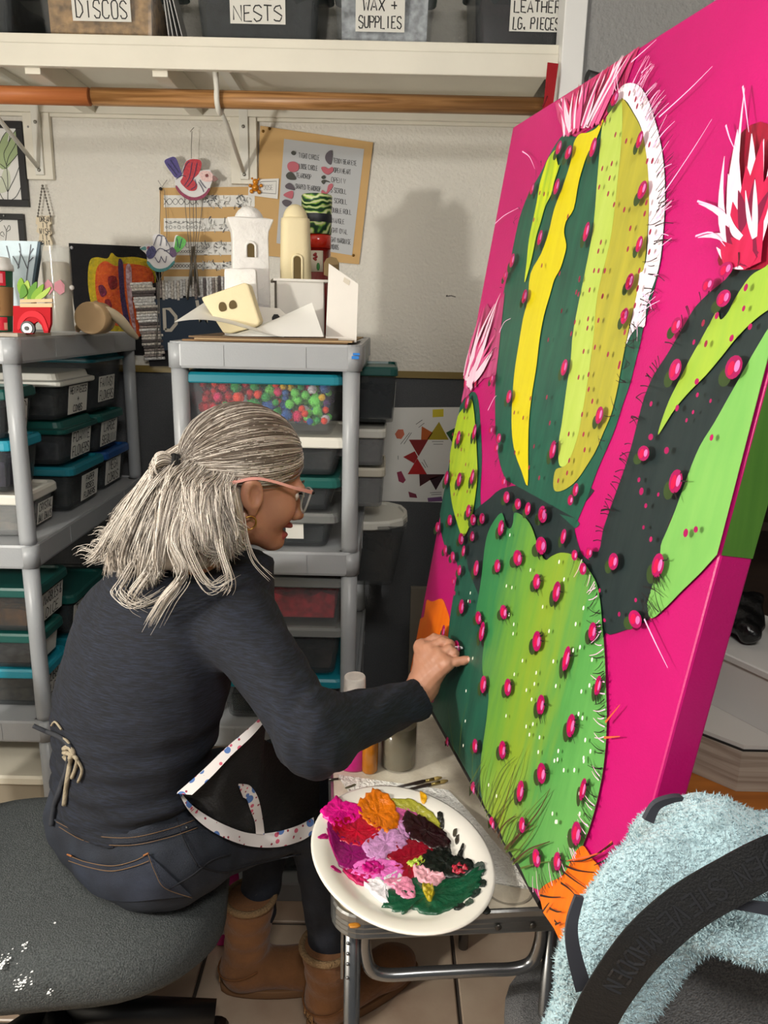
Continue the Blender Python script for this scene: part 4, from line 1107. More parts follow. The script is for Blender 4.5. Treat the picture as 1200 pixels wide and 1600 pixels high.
def dab(col, s, thick=0.004, rough=0.3, seed=0, name='paint_dab'):
    rng = random.Random(seed)
    grow = 1.04 if seed == 14 else 1.17 if seed < 20 else 1.0
    pts = []
    raw = [tuple(map(float, t.split(','))) for t in s.split()]
    P = [atZ(480+x*0.2583, 1220+y*0.2583, pc.z+0.003) for x, y in raw]
    cx = sum(p.x for p in P)/len(P); cy = sum(p.y for p in P)/len(P)
    m = len(P); out = []
    for i in range(m):
        p0, p1, p2, p3 = P[i-1], P[i], P[(i+1) % m], P[(i+2) % m]
        for k in range(5):
            t = k/5
            c = 0.5*((2*p1)+(p2-p0)*t+(2*p0-5*p1+4*p2-p3)*t*t+(3*p1-p0-3*p2+p3)*t**3)
            f = grow*(1 + rng.uniform(-0.08, 0.08))
            out.append((cx+(c.x-cx)*f, cy+(c.y-cy)*f))
    b = MB(); rr = []
    for k, hh in ((1.0, 0.0), (0.985, 0.7), (0.9, 1.0), (0.72, 0.9), (0.5, 1.0), (0.25, 0.8), (0.02, 0.9)):
        ring = []
        for j, (x, y) in enumerate(out):
            v = Vector((cx+(x-cx)*k, cy+(y-cy)*k, 0))
            r = 1 + .45*math.sin(v.x*420+seed)*math.sin(v.y*390+seed*2) + .25*math.sin(v.x*900-v.y*700) + rng.uniform(-.06, .06) if hh > 0 else 1
            ring.append((v.x, v.y, plate_z(v) + 0.0004 + thick*hh*r))
        rr.append(ring)
    b.loft(rr, False, True)
    a = np.array(rr[0]); area = np.sum(a[:, 0]*np.roll(a[:, 1], -1) - np.roll(a[:, 0], -1)*a[:, 1])
    if area < 0: b.f = [tuple(reversed(f)) for f in b.f]
    return obj(name, b, mat('wet_paint_%d_%d_%d' % col, col, rough, coat=0.3, vary=(60, 0.18), bump=(140, 0.3)), plate)
DABS = [((232, 8, 140), '100,240 130,210 180,165 215,185 300,190 315,230 250,260 180,300 130,280', .005), ((178, 4, 40), '170,290 250,250 330,230 420,280 430,310 370,370 300,390 230,370 180,330', .005),
 ((132, 8, 92), '150,330 210,350 330,395 390,460 380,500 300,530 240,530 190,470', .004), ((214, 112, 4), '320,200 345,155 400,125 450,130 520,180 540,250 480,300 420,290 380,260', .006),
 ((150, 146, 46), '500,150 600,155 680,180 740,220 795,285 770,280 700,225 620,185 540,172', .003), ((190, 84, 140), '525,190 600,185 660,215 610,250 540,250', .003),
 ((34, 6, 12), '610,220 680,230 760,280 825,330 840,385 760,400 680,370 610,310', .006), ((196, 140, 190), '345,400 420,330 500,305 560,330 580,390 500,440 410,475', .006),
 ((196, 140, 190), '555,260 620,255 610,350 570,330', .004), ((140, 4, 32), '500,430 590,370 690,380 750,420 740,470 660,540 600,600 560,560 520,480', .004),
 ((226, 110, 190), '320,500 440,480 540,510 560,560 480,610 380,590 290,560', .005), ((232, 226, 232), '370,610 470,590 550,560 560,620 490,660 490,735 430,700 380,650', .005),
 ((190, 20, 90), '230,545 370,575 360,625 300,615', .004), ((190, 8, 120), '345,525 400,505 460,535 420,570 360,565', .008),
 ((10, 74, 48), '480,655 560,700 640,690 640,590 720,600 800,600 900,560 1000,560 1050,600 1030,680 940,760 830,800 720,805 630,770 590,800 520,770 460,740', .004),
 ((14, 22, 18), '700,490 760,440 870,460 940,490 980,560 870,590 740,560', .007), ((222, 160, 172), '650,540 700,545 790,575 815,600 750,640 680,610', .010),
 ((170, 190, 70), '615,500 680,475 710,490 680,520 630,520', .006), ((216, 130, 160), '470,620 600,600 640,650 630,710 560,700 530,660', .006),
 ((176, 40, 60), '880,540 930,525 970,545 960,570 900,570', .009), ((170, 150, 30), '695,655 740,645 770,680 745,740 715,705', .009), ((70, 80, 74), '1000,545 1050,540 1075,575 1060,625 1035,600', .003),
 ((30, 40, 36), '1035,645 1080,660 1070,695 1025,680', .002), ((30, 44, 38), '985,715 1045,700 1040,735 1000,755', .002), ((22, 30, 26), '885,790 930,770 950,800 905,825', .003), ((60, 76, 66), '950,775 985,755 1005,785 960,805', .002),
 ((30, 30, 26), '785,230 815,235 828,290 800,285', .002), ((60, 56, 44), '882,325 903,325 900,352 882,345', .002), ((50, 46, 38), '893,360 915,352 915,385 900,385', .002), ((232, 170, 20), '680,120 720,145 715,175 690,170', .003),
 ((176, 10, 110), '65,390 110,362 125,385 80,400', .002), ((176, 10, 110), '140,555 190,540 205,560 165,575', .002), ((196, 20, 120), '120,320 160,400 200,480 250,550 235,555 175,480 130,390', .002), ((20, 22, 20), '905,455 935,405 948,415 930,480', .004),
 ((20, 22, 20), '780,410 860,420 870,445 800,445', .005), ((70, 80, 50), '230,90 285,68 290,78 240,97', .001)]
for i, (c, s, th) in enumerate(DABS): dab(c, s, th, seed=i)
# a fallen dab and stains on the table
def stain(name, px, py, rx, ry, col, label):
    c = tpt(px, py); b = MB()
    rng = random.Random(int(px)); n = 14
    r0 = [(c.x+rx*math.cos(6.283*k/n)*rng.uniform(.75, 1.15), c.y+ry*math.sin(6.283*k/n)*rng.uniform(.75, 1.15)) for k in range(n)]
    b.loft([[(x, y, TZ+0.001) for x, y in r0], [(c.x+(x-c.x)*.9, c.y+(y-c.y)*.9, TZ+0.0026) for x, y in r0], [(c.x+(x-c.x)*.3, c.y+(y-c.y)*.3, TZ+0.003) for x, y in r0]], True, True)
    obj(name, b, mat('dried_%s' % name, col, 0.5), label=label, cat='paint drop')
stain('black_paint_blob', 757, 1423, 0.011, 0.009, (20, 24, 20), 'black paint drop on the table below the palette plate')
stain('ochre_paint_blob', 554, 1447, 0.010, 0.006, (170, 110, 20), 'ochre paint drop near the front corner of the table')
M_ring = mat('water_ring', (150, 142, 126), 0.3)
c = tpt(795, 1388)
obj('water_ring', MB().loft([[(c.x+r*math.cos(6.283*k/40), c.y+r*0.95*math.sin(6.283*k/40), TZ+z) for k in range(40)] for r, z in ((0.040, 0.0007), (0.039, 0.0011), (0.0365, 0.0011), (0.0355, 0.0007))], False, False), M_ring, label='dried round water ring on the front right of the table top', cat='stain')

# pink paint bottle, amber jar, glass water jar, brushes
def bottle(name, label, c, body, cap_c, h, r, neck=0.45, lie=None, group=None):
    t = thing(name, label, 'paint bottle', c, group=group)
    H = h
    obj('body', MB().lathe([(r*0.92, 0), (r, 0.006), (r, H*0.62), (r*0.96, H*0.68), (r*0.62, H*0.76), (r*0.46, H*0.78)], c, 28), body, t)
    cp = MB().lathe([(r*0.55, H*0.775), (r*0.56, H*0.79), (r*0.54, H*0.985), (r*0.50, H)], c, 28)
    obj('cap', cp, cap_c, t)
    return t
M_pinkbottle = mat('pink_bottle', (206, 22, 132), 0.3, coat=0.3)
M_capwhite = mat('white_cap', (214, 208, 202), 0.4, vary=(60, 0.15))
bp_ = tpt(552, 1200)
bottle('paint_bottle', 'magenta squeeze bottle with a dirty white cap standing behind her forearm', (bp_.x, bp_.y+0.02, TZ+0.0005), M_pinkbottle, M_capwhite, 0.195, 0.040)
M_amber = mat('amber_liquid', (176, 106, 14), 0.15, coat=0.4, vary=(40, 0.35), stretch=(1, 1, 0.08))
am = tpt(577, 1212)
t = thing('amber_jar', 'narrow amber glass jar between the magenta bottle and the water jar', 'jar', (am.x, am.y+0.018, TZ+0.0005))
obj('glass', MB().lathe([(0.015, 0), (0.017, 0.004), (0.017, 0.085), (0.012, 0.095), (0.012, 0.108)], (am.x, am.y+0.018, TZ+0.0005), 20), M_amber, t)
obj('cap', MB().lathe([(0.0135, 0.108), (0.0135, 0.122)], (am.x, am.y+0.018, TZ+0.0005), 20), mat('black_cap', (26, 24, 24), 0.5), t)
wj = tpt(621, 1212)
wc = (wj.x+0.002, wj.y+0.040, TZ+0.0005)
t = thing('water_jar', 'glass jar of murky brown brush water under her wrist', 'jar', wc)
M_glassjar = mat('glass_wall', (196, 190, 170), 0.06, alpha=0.14)
obj('glass', MB().lathe([(0.034, 0), (0.038, 0.004), (0.038, 0.100), (0.033, 0.112), (0.033, 0.120), (0.031, 0.120), (0.031, 0.110), (0.036, 0.098), (0.036, 0.006)], wc, 32, cap1=False), M_glassjar, t)
obj('water', MB().lathe([(0.0355, 0.006), (0.0355, 0.094)], wc, 32), mat('murky_water', (92, 80, 56), 0.12, vary=(20, 0.3)), t)
M_brushwood = mat('brush_handle', (40, 28, 22), 0.35, coat=0.4); M_bristle = mat('bristle', (150, 128, 70), 0.7); M_ferrule = mat('ferrule', (170, 150, 90), 0.3, 0.9)
def brush(p0, p1, label, r=0.0028):
    p0 = Vector(p0); p1 = Vector(p1)
    t = thing('paint_brush', label, 'paint brush', (p0+p1)/2, group='paint brushes on the table')
    L = lambda k: p0 + (p1-p0)*k
    obj('handle', MB().tube([L(0), L(.3), L(.6), L(.68)], [r*.5, r*.9, r*1.3, r], 10), M_brushwood, t)
    obj('ferrule', MB().tube([L(.66), L(.84)], [r*1.05, r*1.2], 10), M_ferrule, t)
    obj('bristles', MB().tube([L(.83), L(.92), L(1)], [r*1.15, r*1.4, r*.5], 10), M_bristle, t)
a0, a1 = tpt(612, 1236), tpt(690, 1218)
brush((a0.x, a0.y, TZ+0.006), (a1.x, a1.y, TZ+0.005), 'thin paint brush lying on the table nearest the water jar')
a0, a1 = tpt(618, 1240), tpt(697, 1221)
brush((a0.x+.002, a0.y-.004, TZ+0.006), (a1.x+.003, a1.y-.004, TZ+0.005), 'thin paint brush lying on the table nearest the plate')
a0, a1 = tpt(513, 1220), tpt(529, 1219)
obj('black_stick', MB().tube([(a0.x, a0.y, TZ+.003), (a1.x, a1.y, TZ+.003)], 0.0022, 8), M_brushwood, label='short black stick at the left edge of the table top', cat='stick')
# magenta bottle standing on the floor beside the seat
fb_ = atZ(332, 1482, 0.0)
bottle('paint_bottle', 'large magenta paint bottle standing on the tiles by the boots', (fb_.x+0.02, fb_.y+0.05, 0.0005), M_pinkbottle, mat('red_cap', (190, 20, 60), 0.4), 0.27, 0.045)
obj('bottle_label', MB().loft([[(fb_.x+0.02+0.0456*math.cos(a), fb_.y+0.05+0.0456*math.sin(a), z) for a in [math.radians(200+10*k) for k in range(12)]] + [(fb_.x+0.02+0.0458*math.cos(a), fb_.y+0.05+0.0458*math.sin(a), z) for a in [math.radians(310-10*k) for k in range(12)]] for z in (0.04, 0.12)], True, True), mat('bottle_label_paper', (196, 190, 196), 0.5), bpy.data.objects['paint_bottle.001'])

# ================================================================ CHAIRS
def weave(name, c1, c2, sc):
    m = mat(name, c1, 0.95, vary=(sc, 0.3), col2=c2, bump=(sc, 0.6))
    return m
M_seat = weave('grey_tweed', (88, 92, 92), (52, 56, 57), 330)
M_back = weave('grey_tweed_dark', (128, 128, 128), (82, 82, 83), 420)
M_blackplastic = mat('black_plastic', (18, 18, 19), 0.4)
SEATZ = 0.50
chair = thing('office_chair', 'wide grey tweed office chair on which the woman sits', 'chair', (-0.66, 1.38, 0))
def seat_ring(inset, z, cx=-0.668, cy=1.375, rot=math.radians(8)):
    out = []
    for x, y in rrect(0.70-inset, 0.56-inset, 0.21, 8):
        k = 0.0
        out.append((cx + x*math.cos(rot)-y*math.sin(rot), cy + x*math.sin(rot)+y*math.cos(rot), z - 0.035*max(0, (x/0.35))**4))
    return out
obj('seat', MB().loft([seat_ring(0.10, SEATZ-0.115), seat_ring(0.03, SEATZ-0.10), seat_ring(0.0, SEATZ-0.07), seat_ring(0.005, SEATZ-0.035), seat_ring(0.04, SEATZ-0.010), seat_ring(0.10, SEATZ-0.001), seat_ring(0.2, SEATZ), seat_ring(0.36, SEATZ-0.004)]), M_seat, chair)
rng = random.Random(9)
sp = MB()
for (px, py, n, s) in ((5, 1505, 40, .012), (35, 1535, 40, .010), (38, 1478, 14, .005), (78, 1552, 8, .004), (85, 1443, 3, .002)):
    p = atZ(px, py, SEATZ)
    for _ in range(n):
        x, y = p.x+rng.gauss(0, s*0.6), p.y+rng.gauss(0, s)
        r = rng.uniform(0.0008, 0.0022)
        sp.add([(x-r, y-r, SEATZ+0.0012), (x+r, y-r*.6, SEATZ+0.0012), (x+r*.8, y+r, SEATZ+0.0016), (x-r*.7, y+r*.8, SEATZ+0.0012)], [(0, 1, 2, 3)])
obj('dried_paint_specks', sp, mat('white_specks', (226, 228, 228), 0.7), chair, kind='stuff')
obj('seat_pan', MB().loft([seat_ring(0.2, SEATZ-0.135), seat_ring(0.1, SEATZ-0.116)]), M_blackplastic, chair)
obj('gas_lift', MB().lathe([(0.028, 0.11), (0.028, 0.25), (0.018, 0.25), (0.018, SEATZ-0.13)], (-0.70, 1.37, 0), 16), M_blackplastic, chair)
for k in range(5):
    a = math.radians(7 + 72*k); e = Vector((-0.70+0.345*math.cos(a), 1.37+0.345*math.sin(a), 0.085))
    obj('base_arm', MB().tube([(-0.70, 1.37, 0.125), (-0.70+0.15*math.cos(a), 1.37+0.15*math.sin(a), 0.11), e], [0.036, 0.034, 0.030], 12), M_blackplastic, chair)
    w = MB().tube([(e.x-0.022*math.sin(a), e.y+0.022*math.cos(a), 0.028), (e.x+0.022*math.sin(a), e.y-0.022*math.cos(a), 0.028)], 0.028, 14)
    obj('caster', w, M_blackplastic, chair)
obj('backrest_support', MB().tube([(-0.80, 1.36, SEATZ-0.12), (-1.04, 1.34, SEATZ-0.10), (-1.10, 1.33, SEATZ+0.12)], 0.018, 8), M_blackplastic, chair)
bk = MB()
rr = []
for z, w in ((0.60, 0.30), (0.64, 0.40), (0.78, 0.43), (0.92, 0.40), (0.97, 0.30)):
    rr.append([(-1.12 + x - 0.02*abs(y/0.2)**2*-1, 1.33 + y, z) for x, y in rrect(0.07, w, 0.03, 4)])
obj('backrest', bk.loft(rr), M_seat, chair)
# second chair with a fleece jacket and a strap over its back, bottom right
CY = 0.66
ch2 = thing('desk_chair', 'grey tweed desk chair at bottom right under the fleece jacket', 'chair', (0.47, 0.80, 0))
def back_surface(x, z):
    """Y of the near side of the backrest"""
    return CY + 0.05*((x-0.46)/0.24)**2*-1 + 0.10*(z-0.85)
rr = []
nx = 15
for z, hw in ((0.58, 0.17), (0.62, 0.215), (0.75, 0.235), (0.90, 0.235), (1.02, 0.225), (1.075, 0.19), (1.095, 0.14)):
    front = [(0.46 + hw*(2*i/(nx-1)-1), back_surface(0.46 + hw*(2*i/(nx-1)-1), z) + 0.030*(abs(2*i/(nx-1)-1))**6, z) for i in range(nx)]
    backp = [(p[0], p[1] + 0.075 - 0.06*(abs(2*i/(nx-1)-1))**6, z) for i, p in reversed(list(enumerate(front)))]
    rr.append(front + backp)
obj('backrest', MB().loft(rr), M_back, ch2)
obj('seat', MB().loft([[(0.46+x, 0.98+y, z) for x, y in rrect(0.46-i, 0.44-i, 0.12, 6)] for z, i in ((0.40, 0.06), (0.42, 0.0), (0.46, 0.0), (0.48, 0.05))]), M_back, ch2)
obj('gas_lift', MB().lathe([(0.026, 0.10), (0.026, 0.40)], (0.46, 0.98, 0), 14), M_blackplastic, ch2)
obj('back_support', MB().tube([(0.46, 0.95, 0.41), (0.46, 0.76, 0.42), (0.46, CY+0.07, 0.60), (0.46, CY+0.08, 0.75)], 0.02, 8), M_blackplastic, ch2)
for k in range(5):
    a = math.radians(18 + 72*k); e = Vector((0.46+0.28*math.cos(a), 0.98+0.28*math.sin(a), 0.07))
    obj('base_arm', MB().tube([(0.46, 0.98, 0.11), e], [0.028, 0.018], 8), M_blackplastic, ch2)
    obj('caster', MB().tube([(e.x-0.02*math.sin(a), e.y+0.02*math.cos(a), 0.026), (e.x+0.02*math.sin(a), e.y-0.02*math.cos(a), 0.026)], 0.026, 12), M_blackplastic, ch2)

# ---------------------------------------------------------------- fleece jacket over the chair back
def jacket_sdf():
    parts = [cap((.288, .672, 1.112), (.335, .672, 1.120), .036, .040), cap((.335, .672, 1.112), (.46, .674, 1.100), .038, .042),
             cap((.46, .674, 1.100), (.76, .676, 1.082), .042, .045),
             cap((.275, .640, 1.09), (.45, .628, 1.085), .038, .045, (0, 1, 0), .7), cap((.45, .628, 1.085), (.76, .625, 1.075), .045, .05, (0, 1, 0), .7),
             cap((.315, .618, 1.062), (.47, .606, 1.052), .022, .027), cap((.47, .606, 1.052), (.76, .606, 1.050), .027, .030),
             cap((.262, .640, 1.10), (.222, .628, 1.00), .042, .040, (0, 1, 0), .55), cap((.222, .628, 1.00), (.205, .632, .80), .040, .050, (0, 1, 0), .5),
             cap((.30, .625, 1.05), (.255, .622, .97), .030, .026, (0, 1, 0), .6),
             cap((.270, .648, 1.10), (.245, .640, 1.03), .032, .036, (0, 1, 0), .7)]
    base = union(parts, 0.022)
    def fn(P):
        d = base(P)
        w = np.sin(P[:, 0]*38+P[:, 2]*21)*0.0028 + np.sin(P[:, 2]*52-P[:, 0]*30)*0.0022 + np.sin(P[:, 0]*160)*np.sin(P[:, 2]*170)*np.sin(P[:, 1]*150)*0.0012
        return d + w
    return fn
M_fleece = mat('blue_fleece', (176, 206, 214), 0.95, sheen=0.5, bump=(260, 0.8), vary=(120, 0.10))
jk = thing('fleece_jacket', 'pale blue fleece jacket thrown over the chair back', 'jacket', (0.47, 0.64, 0.79))
jm = nets(jacket_sdf(), (.14, .53, .74), (.80, .74, 1.22), 0.006)
obj('fleece', jm, M_fleece, jk)
V = np.array(jm.v); F = np.array(jm.f)
rg = np.random.default_rng(4)
pile = MB()
fn_ = np.cross(V[F[:, 1]]-V[F[:, 0]], V[F[:, 2]]-V[F[:, 0]]); fn_ /= (np.linalg.norm(fn_, axis=1, keepdims=True)+1e-9)
keep = np.where(V[F[:, 0]][:, 1] < 0.69)[0]
pick = rg.choice(keep, 26000)
a, b_ = rg.random(26000), rg.random(26000)
Q = V[F[pick, 0]]*((1-a)*(1-b_))[:, None] + V[F[pick, 1]]*(a*(1-b_))[:, None] + V[F[pick, 2]]*(a*b_)[:, None] + V[F[pick, 3]]*((1-a)*b_)[:, None]
dirn = fn_[pick] + rg.normal(0, .45, (26000, 3)); dirn /= np.linalg.norm(dirn, axis=1, keepdims=True)
tang = np.cross(dirn, rg.normal(0, 1, (26000, 3))); tang /= np.linalg.norm(tang, axis=1, keepdims=True)
L = rg.uniform(.0025, .0055, (26000, 1))
T = np.stack([Q+tang*.0009-dirn*.001, Q-tang*.0009-dirn*.001, Q+dirn*L], 1).reshape(-1, 3)
pile.v = list(map(tuple, T.tolist())); pile.f = [(3*i, 3*i+1, 3*i+2) for i in range(26000)]; pile.s = [False]*26000
obj('fleece_pile', pile, M_fleece, jk, kind='stuff')
M_bind = mat('jacket_binding', (58, 60, 68), 0.6)
def sheet(name, pts, w, nrm, m, parent, th=0.003):
    P = spline(pts, 5); nrm = Vector(nrm).normalized(); b = MB()
    rings = []
    for i, p in enumerate(P):
        t = (P[min(i+1, len(P)-1)] - P[max(i-1, 0)]).normalized(); s = nrm.cross(t).normalized(); n2 = t.cross(s)
        ww = w[0] + (w[1]-w[0])*i/(len(P)-1) if isinstance(w, tuple) else w
        rings.append([p+s*ww/2+n2*th/2, p-s*ww/2+n2*th/2, p-s*ww/2-n2*th/2, p+s*ww/2-n2*th/2])
    return obj(name, b.loft(rings, smooth=False), m, parent)
def jp(px, py, Y): return tuple(atY(px, py, Y))
sheet('binding', [jp(905, 1400, .592), jp(893, 1445, .588), jp(897, 1490, .588), jp(912, 1545, .59)], (0.008, 0.016), (0, -1, 0), M_bind, jk, .004)
sheet('binding', [jp(1012, 1282, .632), jp(1025, 1258, .636), jp(1048, 1248, .64), jp(1064, 1246, .645)], (0.010, 0.004), (0, -1, 0), M_bind, jk, .006)
sheet('binding', [jp(1105, 1411, .570), jp(1150, 1413, .566), jp(1215, 1422, .565)], (0.004, 0.012), (0, -1, .3), M_bind, jk, .003)
# bag strap with raised lettering
M_strap = mat('black_webbing', (16, 16, 17), 0.6, bump=(500, 0.2)); M_strapink = mat('black_gloss_print', (42, 42, 44), 0.3)
st = thing('bag_strap', 'wide black webbing strap with raised lettering lying across the fleece jacket', 'strap', (0.3, 0.57, 0.85))
cl = [(1560, 1330, .640), (1420, 1312, .612), (1290, 1318, .585), (1215, 1340, .562), (1140, 1378, .556), (1070, 1420, .553), (1010, 1473, .548), (965, 1530, .556), (930, 1590, .566), (905, 1660, .575)]
P = spline([jp(*c) for c in cl], 6)
rings = []; SW = 0.040
frames = []
for i, p in enumerate(P):
    t = (P[min(i+1, len(P)-1)] - P[max(i-1, 0)]).normalized(); vd = (Vector((0, 0, CAM_H)) - p).normalized()*0.35 + Vector((0, -1, 0.15)).normalized()*0.65
    s = vd.cross(t).normalized(); n2 = t.cross(s)
    if n2.dot(vd) < 0: n2 = -n2
    frames.append((p, t, s, n2))
    rings.append([p+s*SW/2+n2*.0012, p-s*SW/2+n2*.0012, p-s*SW/2-n2*.0012, p+s*SW/2-n2*.0012])
obj('webbing', MB().loft(rings, smooth=False), M_strap, st)
arc = [0]
for i in range(1, len(P)): arc.append(arc[-1]+(P[i]-P[i-1]).length)
def on_strap(d, e, h):
    i = max(k for k in range(len(arc)) if arc[k] <= max(min(d, arc[-1]-1e-6), 0)); i = min(i, len(P)-2)
    f = (d-arc[i])/(arc[i+1]-arc[i])
    p0, t0, s0, n0 = frames[i]; p1, t1, s1, n1 = frames[i+1]
    return p0.lerp(p1, f) + s0.lerp(s1, f)*e + n0.lerp(n1, f)*h
sgn = 1 if frames[32][2].dot(Vector((1, 0, -1))) > 0 else -1
b = MB(); d0 = 0.012
while d0 < arc[-1]-0.10:
    for word in ('STEVE', 'MADDEN'):
        paths, tw = letter_paths(word, 0.017, None)
        for pth in paths:
            dense = []
            for (x0, y0), (x1, y1) in zip(pth, pth[1:]):
                for k in range(3): dense.append((x0+(x1-x0)*k/3, y0+(y1-y0)*k/3))
            dense.append(pth[-1])
            pts = [on_strap(d0 + x, sgn*(y-0.0085), 0.0018) for x, y in dense]
            b.ribbon(pts, 0.0022, frames[32][3])
        d0 += tw + 0.010
    d0 += 0.004
obj('lettering', b, M_strapink, st)

# ================================================================ DESK AND BOXES RIGHT OF THE PAINTING
M_desk = wood_mat('orange_desk', (176, 104, 34), (150, 84, 24), (3, 30, 3), 0.4)
dz = 0.74
dk = thing('side_desk', 'orange brown wooden desk behind the canvas at the right edge', 'desk', (1.25, 1.60, 0))
obj('desk_top', MB().box((0.52, 1.18, dz-0.03), (1.9, 2.1, dz)), M_desk, dk, bevel=0.004)
for x in (0.58, 1.84):
    for y in (1.24, 2.04):
        obj('leg', MB().box((x-0.025, y-0.025, 0), (x+0.025, y+0.025, dz-0.03)), M_desk, dk)
M_grain = wood_mat('driftwood_print', (178, 166, 152), (138, 124, 110), (1.5, 4, 60), 0.55)
bc = atZ(1118, 1236, dz)
def octa(w, d, ch): return [(-w/2+ch, -d/2), (w/2-ch, -d/2), (w/2, -d/2+ch), (w/2, d/2-ch), (w/2-ch, d/2), (-w/2+ch, d/2), (-w/2, d/2-ch), (-w/2, -d/2+ch)]
ox, oy = bc.x + 0.115, bc.y + 0.17
box = thing('wood_print_box', 'driftwood printed box with cut corners on the desk under the white box', 'box', (ox, oy, dz))
obj('walls', MB().prism(octa(0.30, 0.34, 0.075), dz+0.0005, dz+0.085, lambda x, y, z: (ox+x, oy+y, z)), M_grain, box)
obj('lid_edge', MB().prism(octa(0.292, 0.332, 0.075), dz+0.085, dz+0.089, lambda x, y, z: (ox+x, oy+y, z)), mat('black_card', (20, 20, 20), 0.5), box)
obj('lid', MB().prism(octa(0.288, 0.328, 0.075), dz+0.089, dz+0.097, lambda x, y, z: (ox+x, oy+y, z)), mat('pale_card', (196, 192, 186), 0.5), box)
wz = dz+0.0975
M_whitebox = mat('white_plastic_box', (206, 204, 200), 0.4)
R40 = Matrix.Rotation(math.radians(28), 4, 'Z')
wb_ = thing('white_box', 'plain white plastic box with a rolled rim on top of the driftwood box', 'box', (ox+0.06, oy+0.03, wz))
def wbx(w, d, z): return [tuple((Matrix.Translation((ox+0.06, oy+0.03, 0)) @ R40) @ Vector((x, y, z))) for x, y in rrect(w, d, 0.012, 3)]
obj('body', MB().loft([wbx(0.25, 0.30, wz), wbx(0.262, 0.312, wz+0.118)], smooth=False), M_whitebox, wb_)
obj('rim', MB().loft([wbx(0.274, 0.324, wz+0.116), wbx(0.276, 0.326, wz+0.128), wbx(0.268, 0.318, wz+0.130)], smooth=False), M_whitebox, wb_)
gz = wz+0.131
M_bag = mat('glossy_black_bag', (14, 14, 15), 0.3, bump=(30, 0.8))
bg = union([cap((ox-0.06, oy+0.06, gz+0.034), (ox+0.03, oy+0.10, gz+0.034), .03, .032), cap((ox-0.05, oy+0.08, gz+0.055), (ox+0.05, oy+0.12, gz+0.06), .03, .025), cap((ox+0.0, oy+0.02, gz+0.028), (ox+0.03, oy+0.08, gz+0.03), .026, .03)], .02)
obj('black_bag', nets(lambda P: bg(P) + np.sin(P[:, 0]*90)*np.sin(P[:, 2]*110+P[:, 1]*60)*.004, (ox-.14, oy-.05, gz-.001), (ox+.13, oy+.2, gz+.12), .007), M_bag, label='crumpled glossy black bag on top of the white box', cat='bag')
cu_ = (ox+0.085, oy-0.03, gz)
t = thing('plastic_cup', 'clear plastic cup with red pieces on the white box at the edge', 'cup', cu_)
obj('cup', MB().lathe([(0.026, 0), (0.028, 0.003), (0.040, 0.105), (0.043, 0.108), (0.043, 0.112), (0.038, 0.108), (0.026, 0.005)], cu_, 24, cap1=False), mat('clear_cup', (200, 205, 205), 0.08, alpha=0.3), t)
obj('red_scoop', MB().loft([[(cu_[0]-0.022+x, cu_[1]+y, cu_[2]+z) for x, y in rrect(.03+k, .03+k, .008, 3)] for z, k in ((.075, 0), (.10, .008), (.13, .012))]), mat('red_plastic', (206, 24, 22), 0.3), t)
# dark hutch at the back of the desk
M_hutch = wood_mat('dark_hutch', (42, 28, 16), (30, 20, 12), (3, 3, 30), 0.55)
hu = thing('dark_hutch', 'dark brown hutch standing at the back of the side desk', 'hutch', (1.3, 1.95, dz))
obj('carcass', MB().box((0.80, 1.98, dz), (1.88, 2.06, 1.62)).box((0.80, 1.72, dz), (0.83, 1.98, 1.62)).box((0.80, 1.72, 1.60), (1.88, 2.06, 1.63)), M_hutch, hu)
obj('shelf', MB().box((0.83, 1.74, 1.16), (1.88, 1.98, 1.18)), M_hutch, hu)
# pale board leaning behind the top corner of the painting, red ribbon on the jamb
tb = atY(1010, 55, 2.1); 
obj('wall_cabinet', MB().box((0.86, 2.0, 2.36), (1.8, 2.355, 2.745)).box((0.875, 1.985, 2.375), (1.33, 2.0, 2.73)).box((1.34, 1.985, 2.375), (1.79, 2.0, 2.73)), mat('pale_cabinet', (196, 196, 190), 0.5), label='pale wall cabinet at the upper right behind the top of the canvas', cat='cabinet', bevel=0.003)
rib = thing('red_ribbon', 'dark red cloth ribbon hanging on the white door jamb', 'ribbon', tuple(atY(862, 150, 2.33)))
sheet('ribbon', [tuple(atY(864, 99, 2.338)), tuple(atY(861, 125, 2.330)), tuple(atY(857, 160, 2.334)), tuple(atY(853, 185, 2.336))], (0.030, 0.024), (0, -1, 0), mat('red_cloth', (160, 8, 24), 0.8, bump=(200, .2)), rib, 0.004)
obj('ribbon_tie', MB().tube([tuple(atY(855, 150, 2.332)), tuple(atY(848, 168, 2.335))], .003, 6), mat('red_cord', (120, 14, 26), .8), rib)

lp = atY(642, 918, 2.32)
obj('leaning_panel', MB().box((lp.x, 2.32, 0.0005), (lp.x+0.36, 2.338, lp.z)), mat('grey_panel', (104, 98, 86), .7, vary=(6, .08)), label='grey brown panel standing upright behind the left edge of the canvas', cat='panel', bevel=.002)

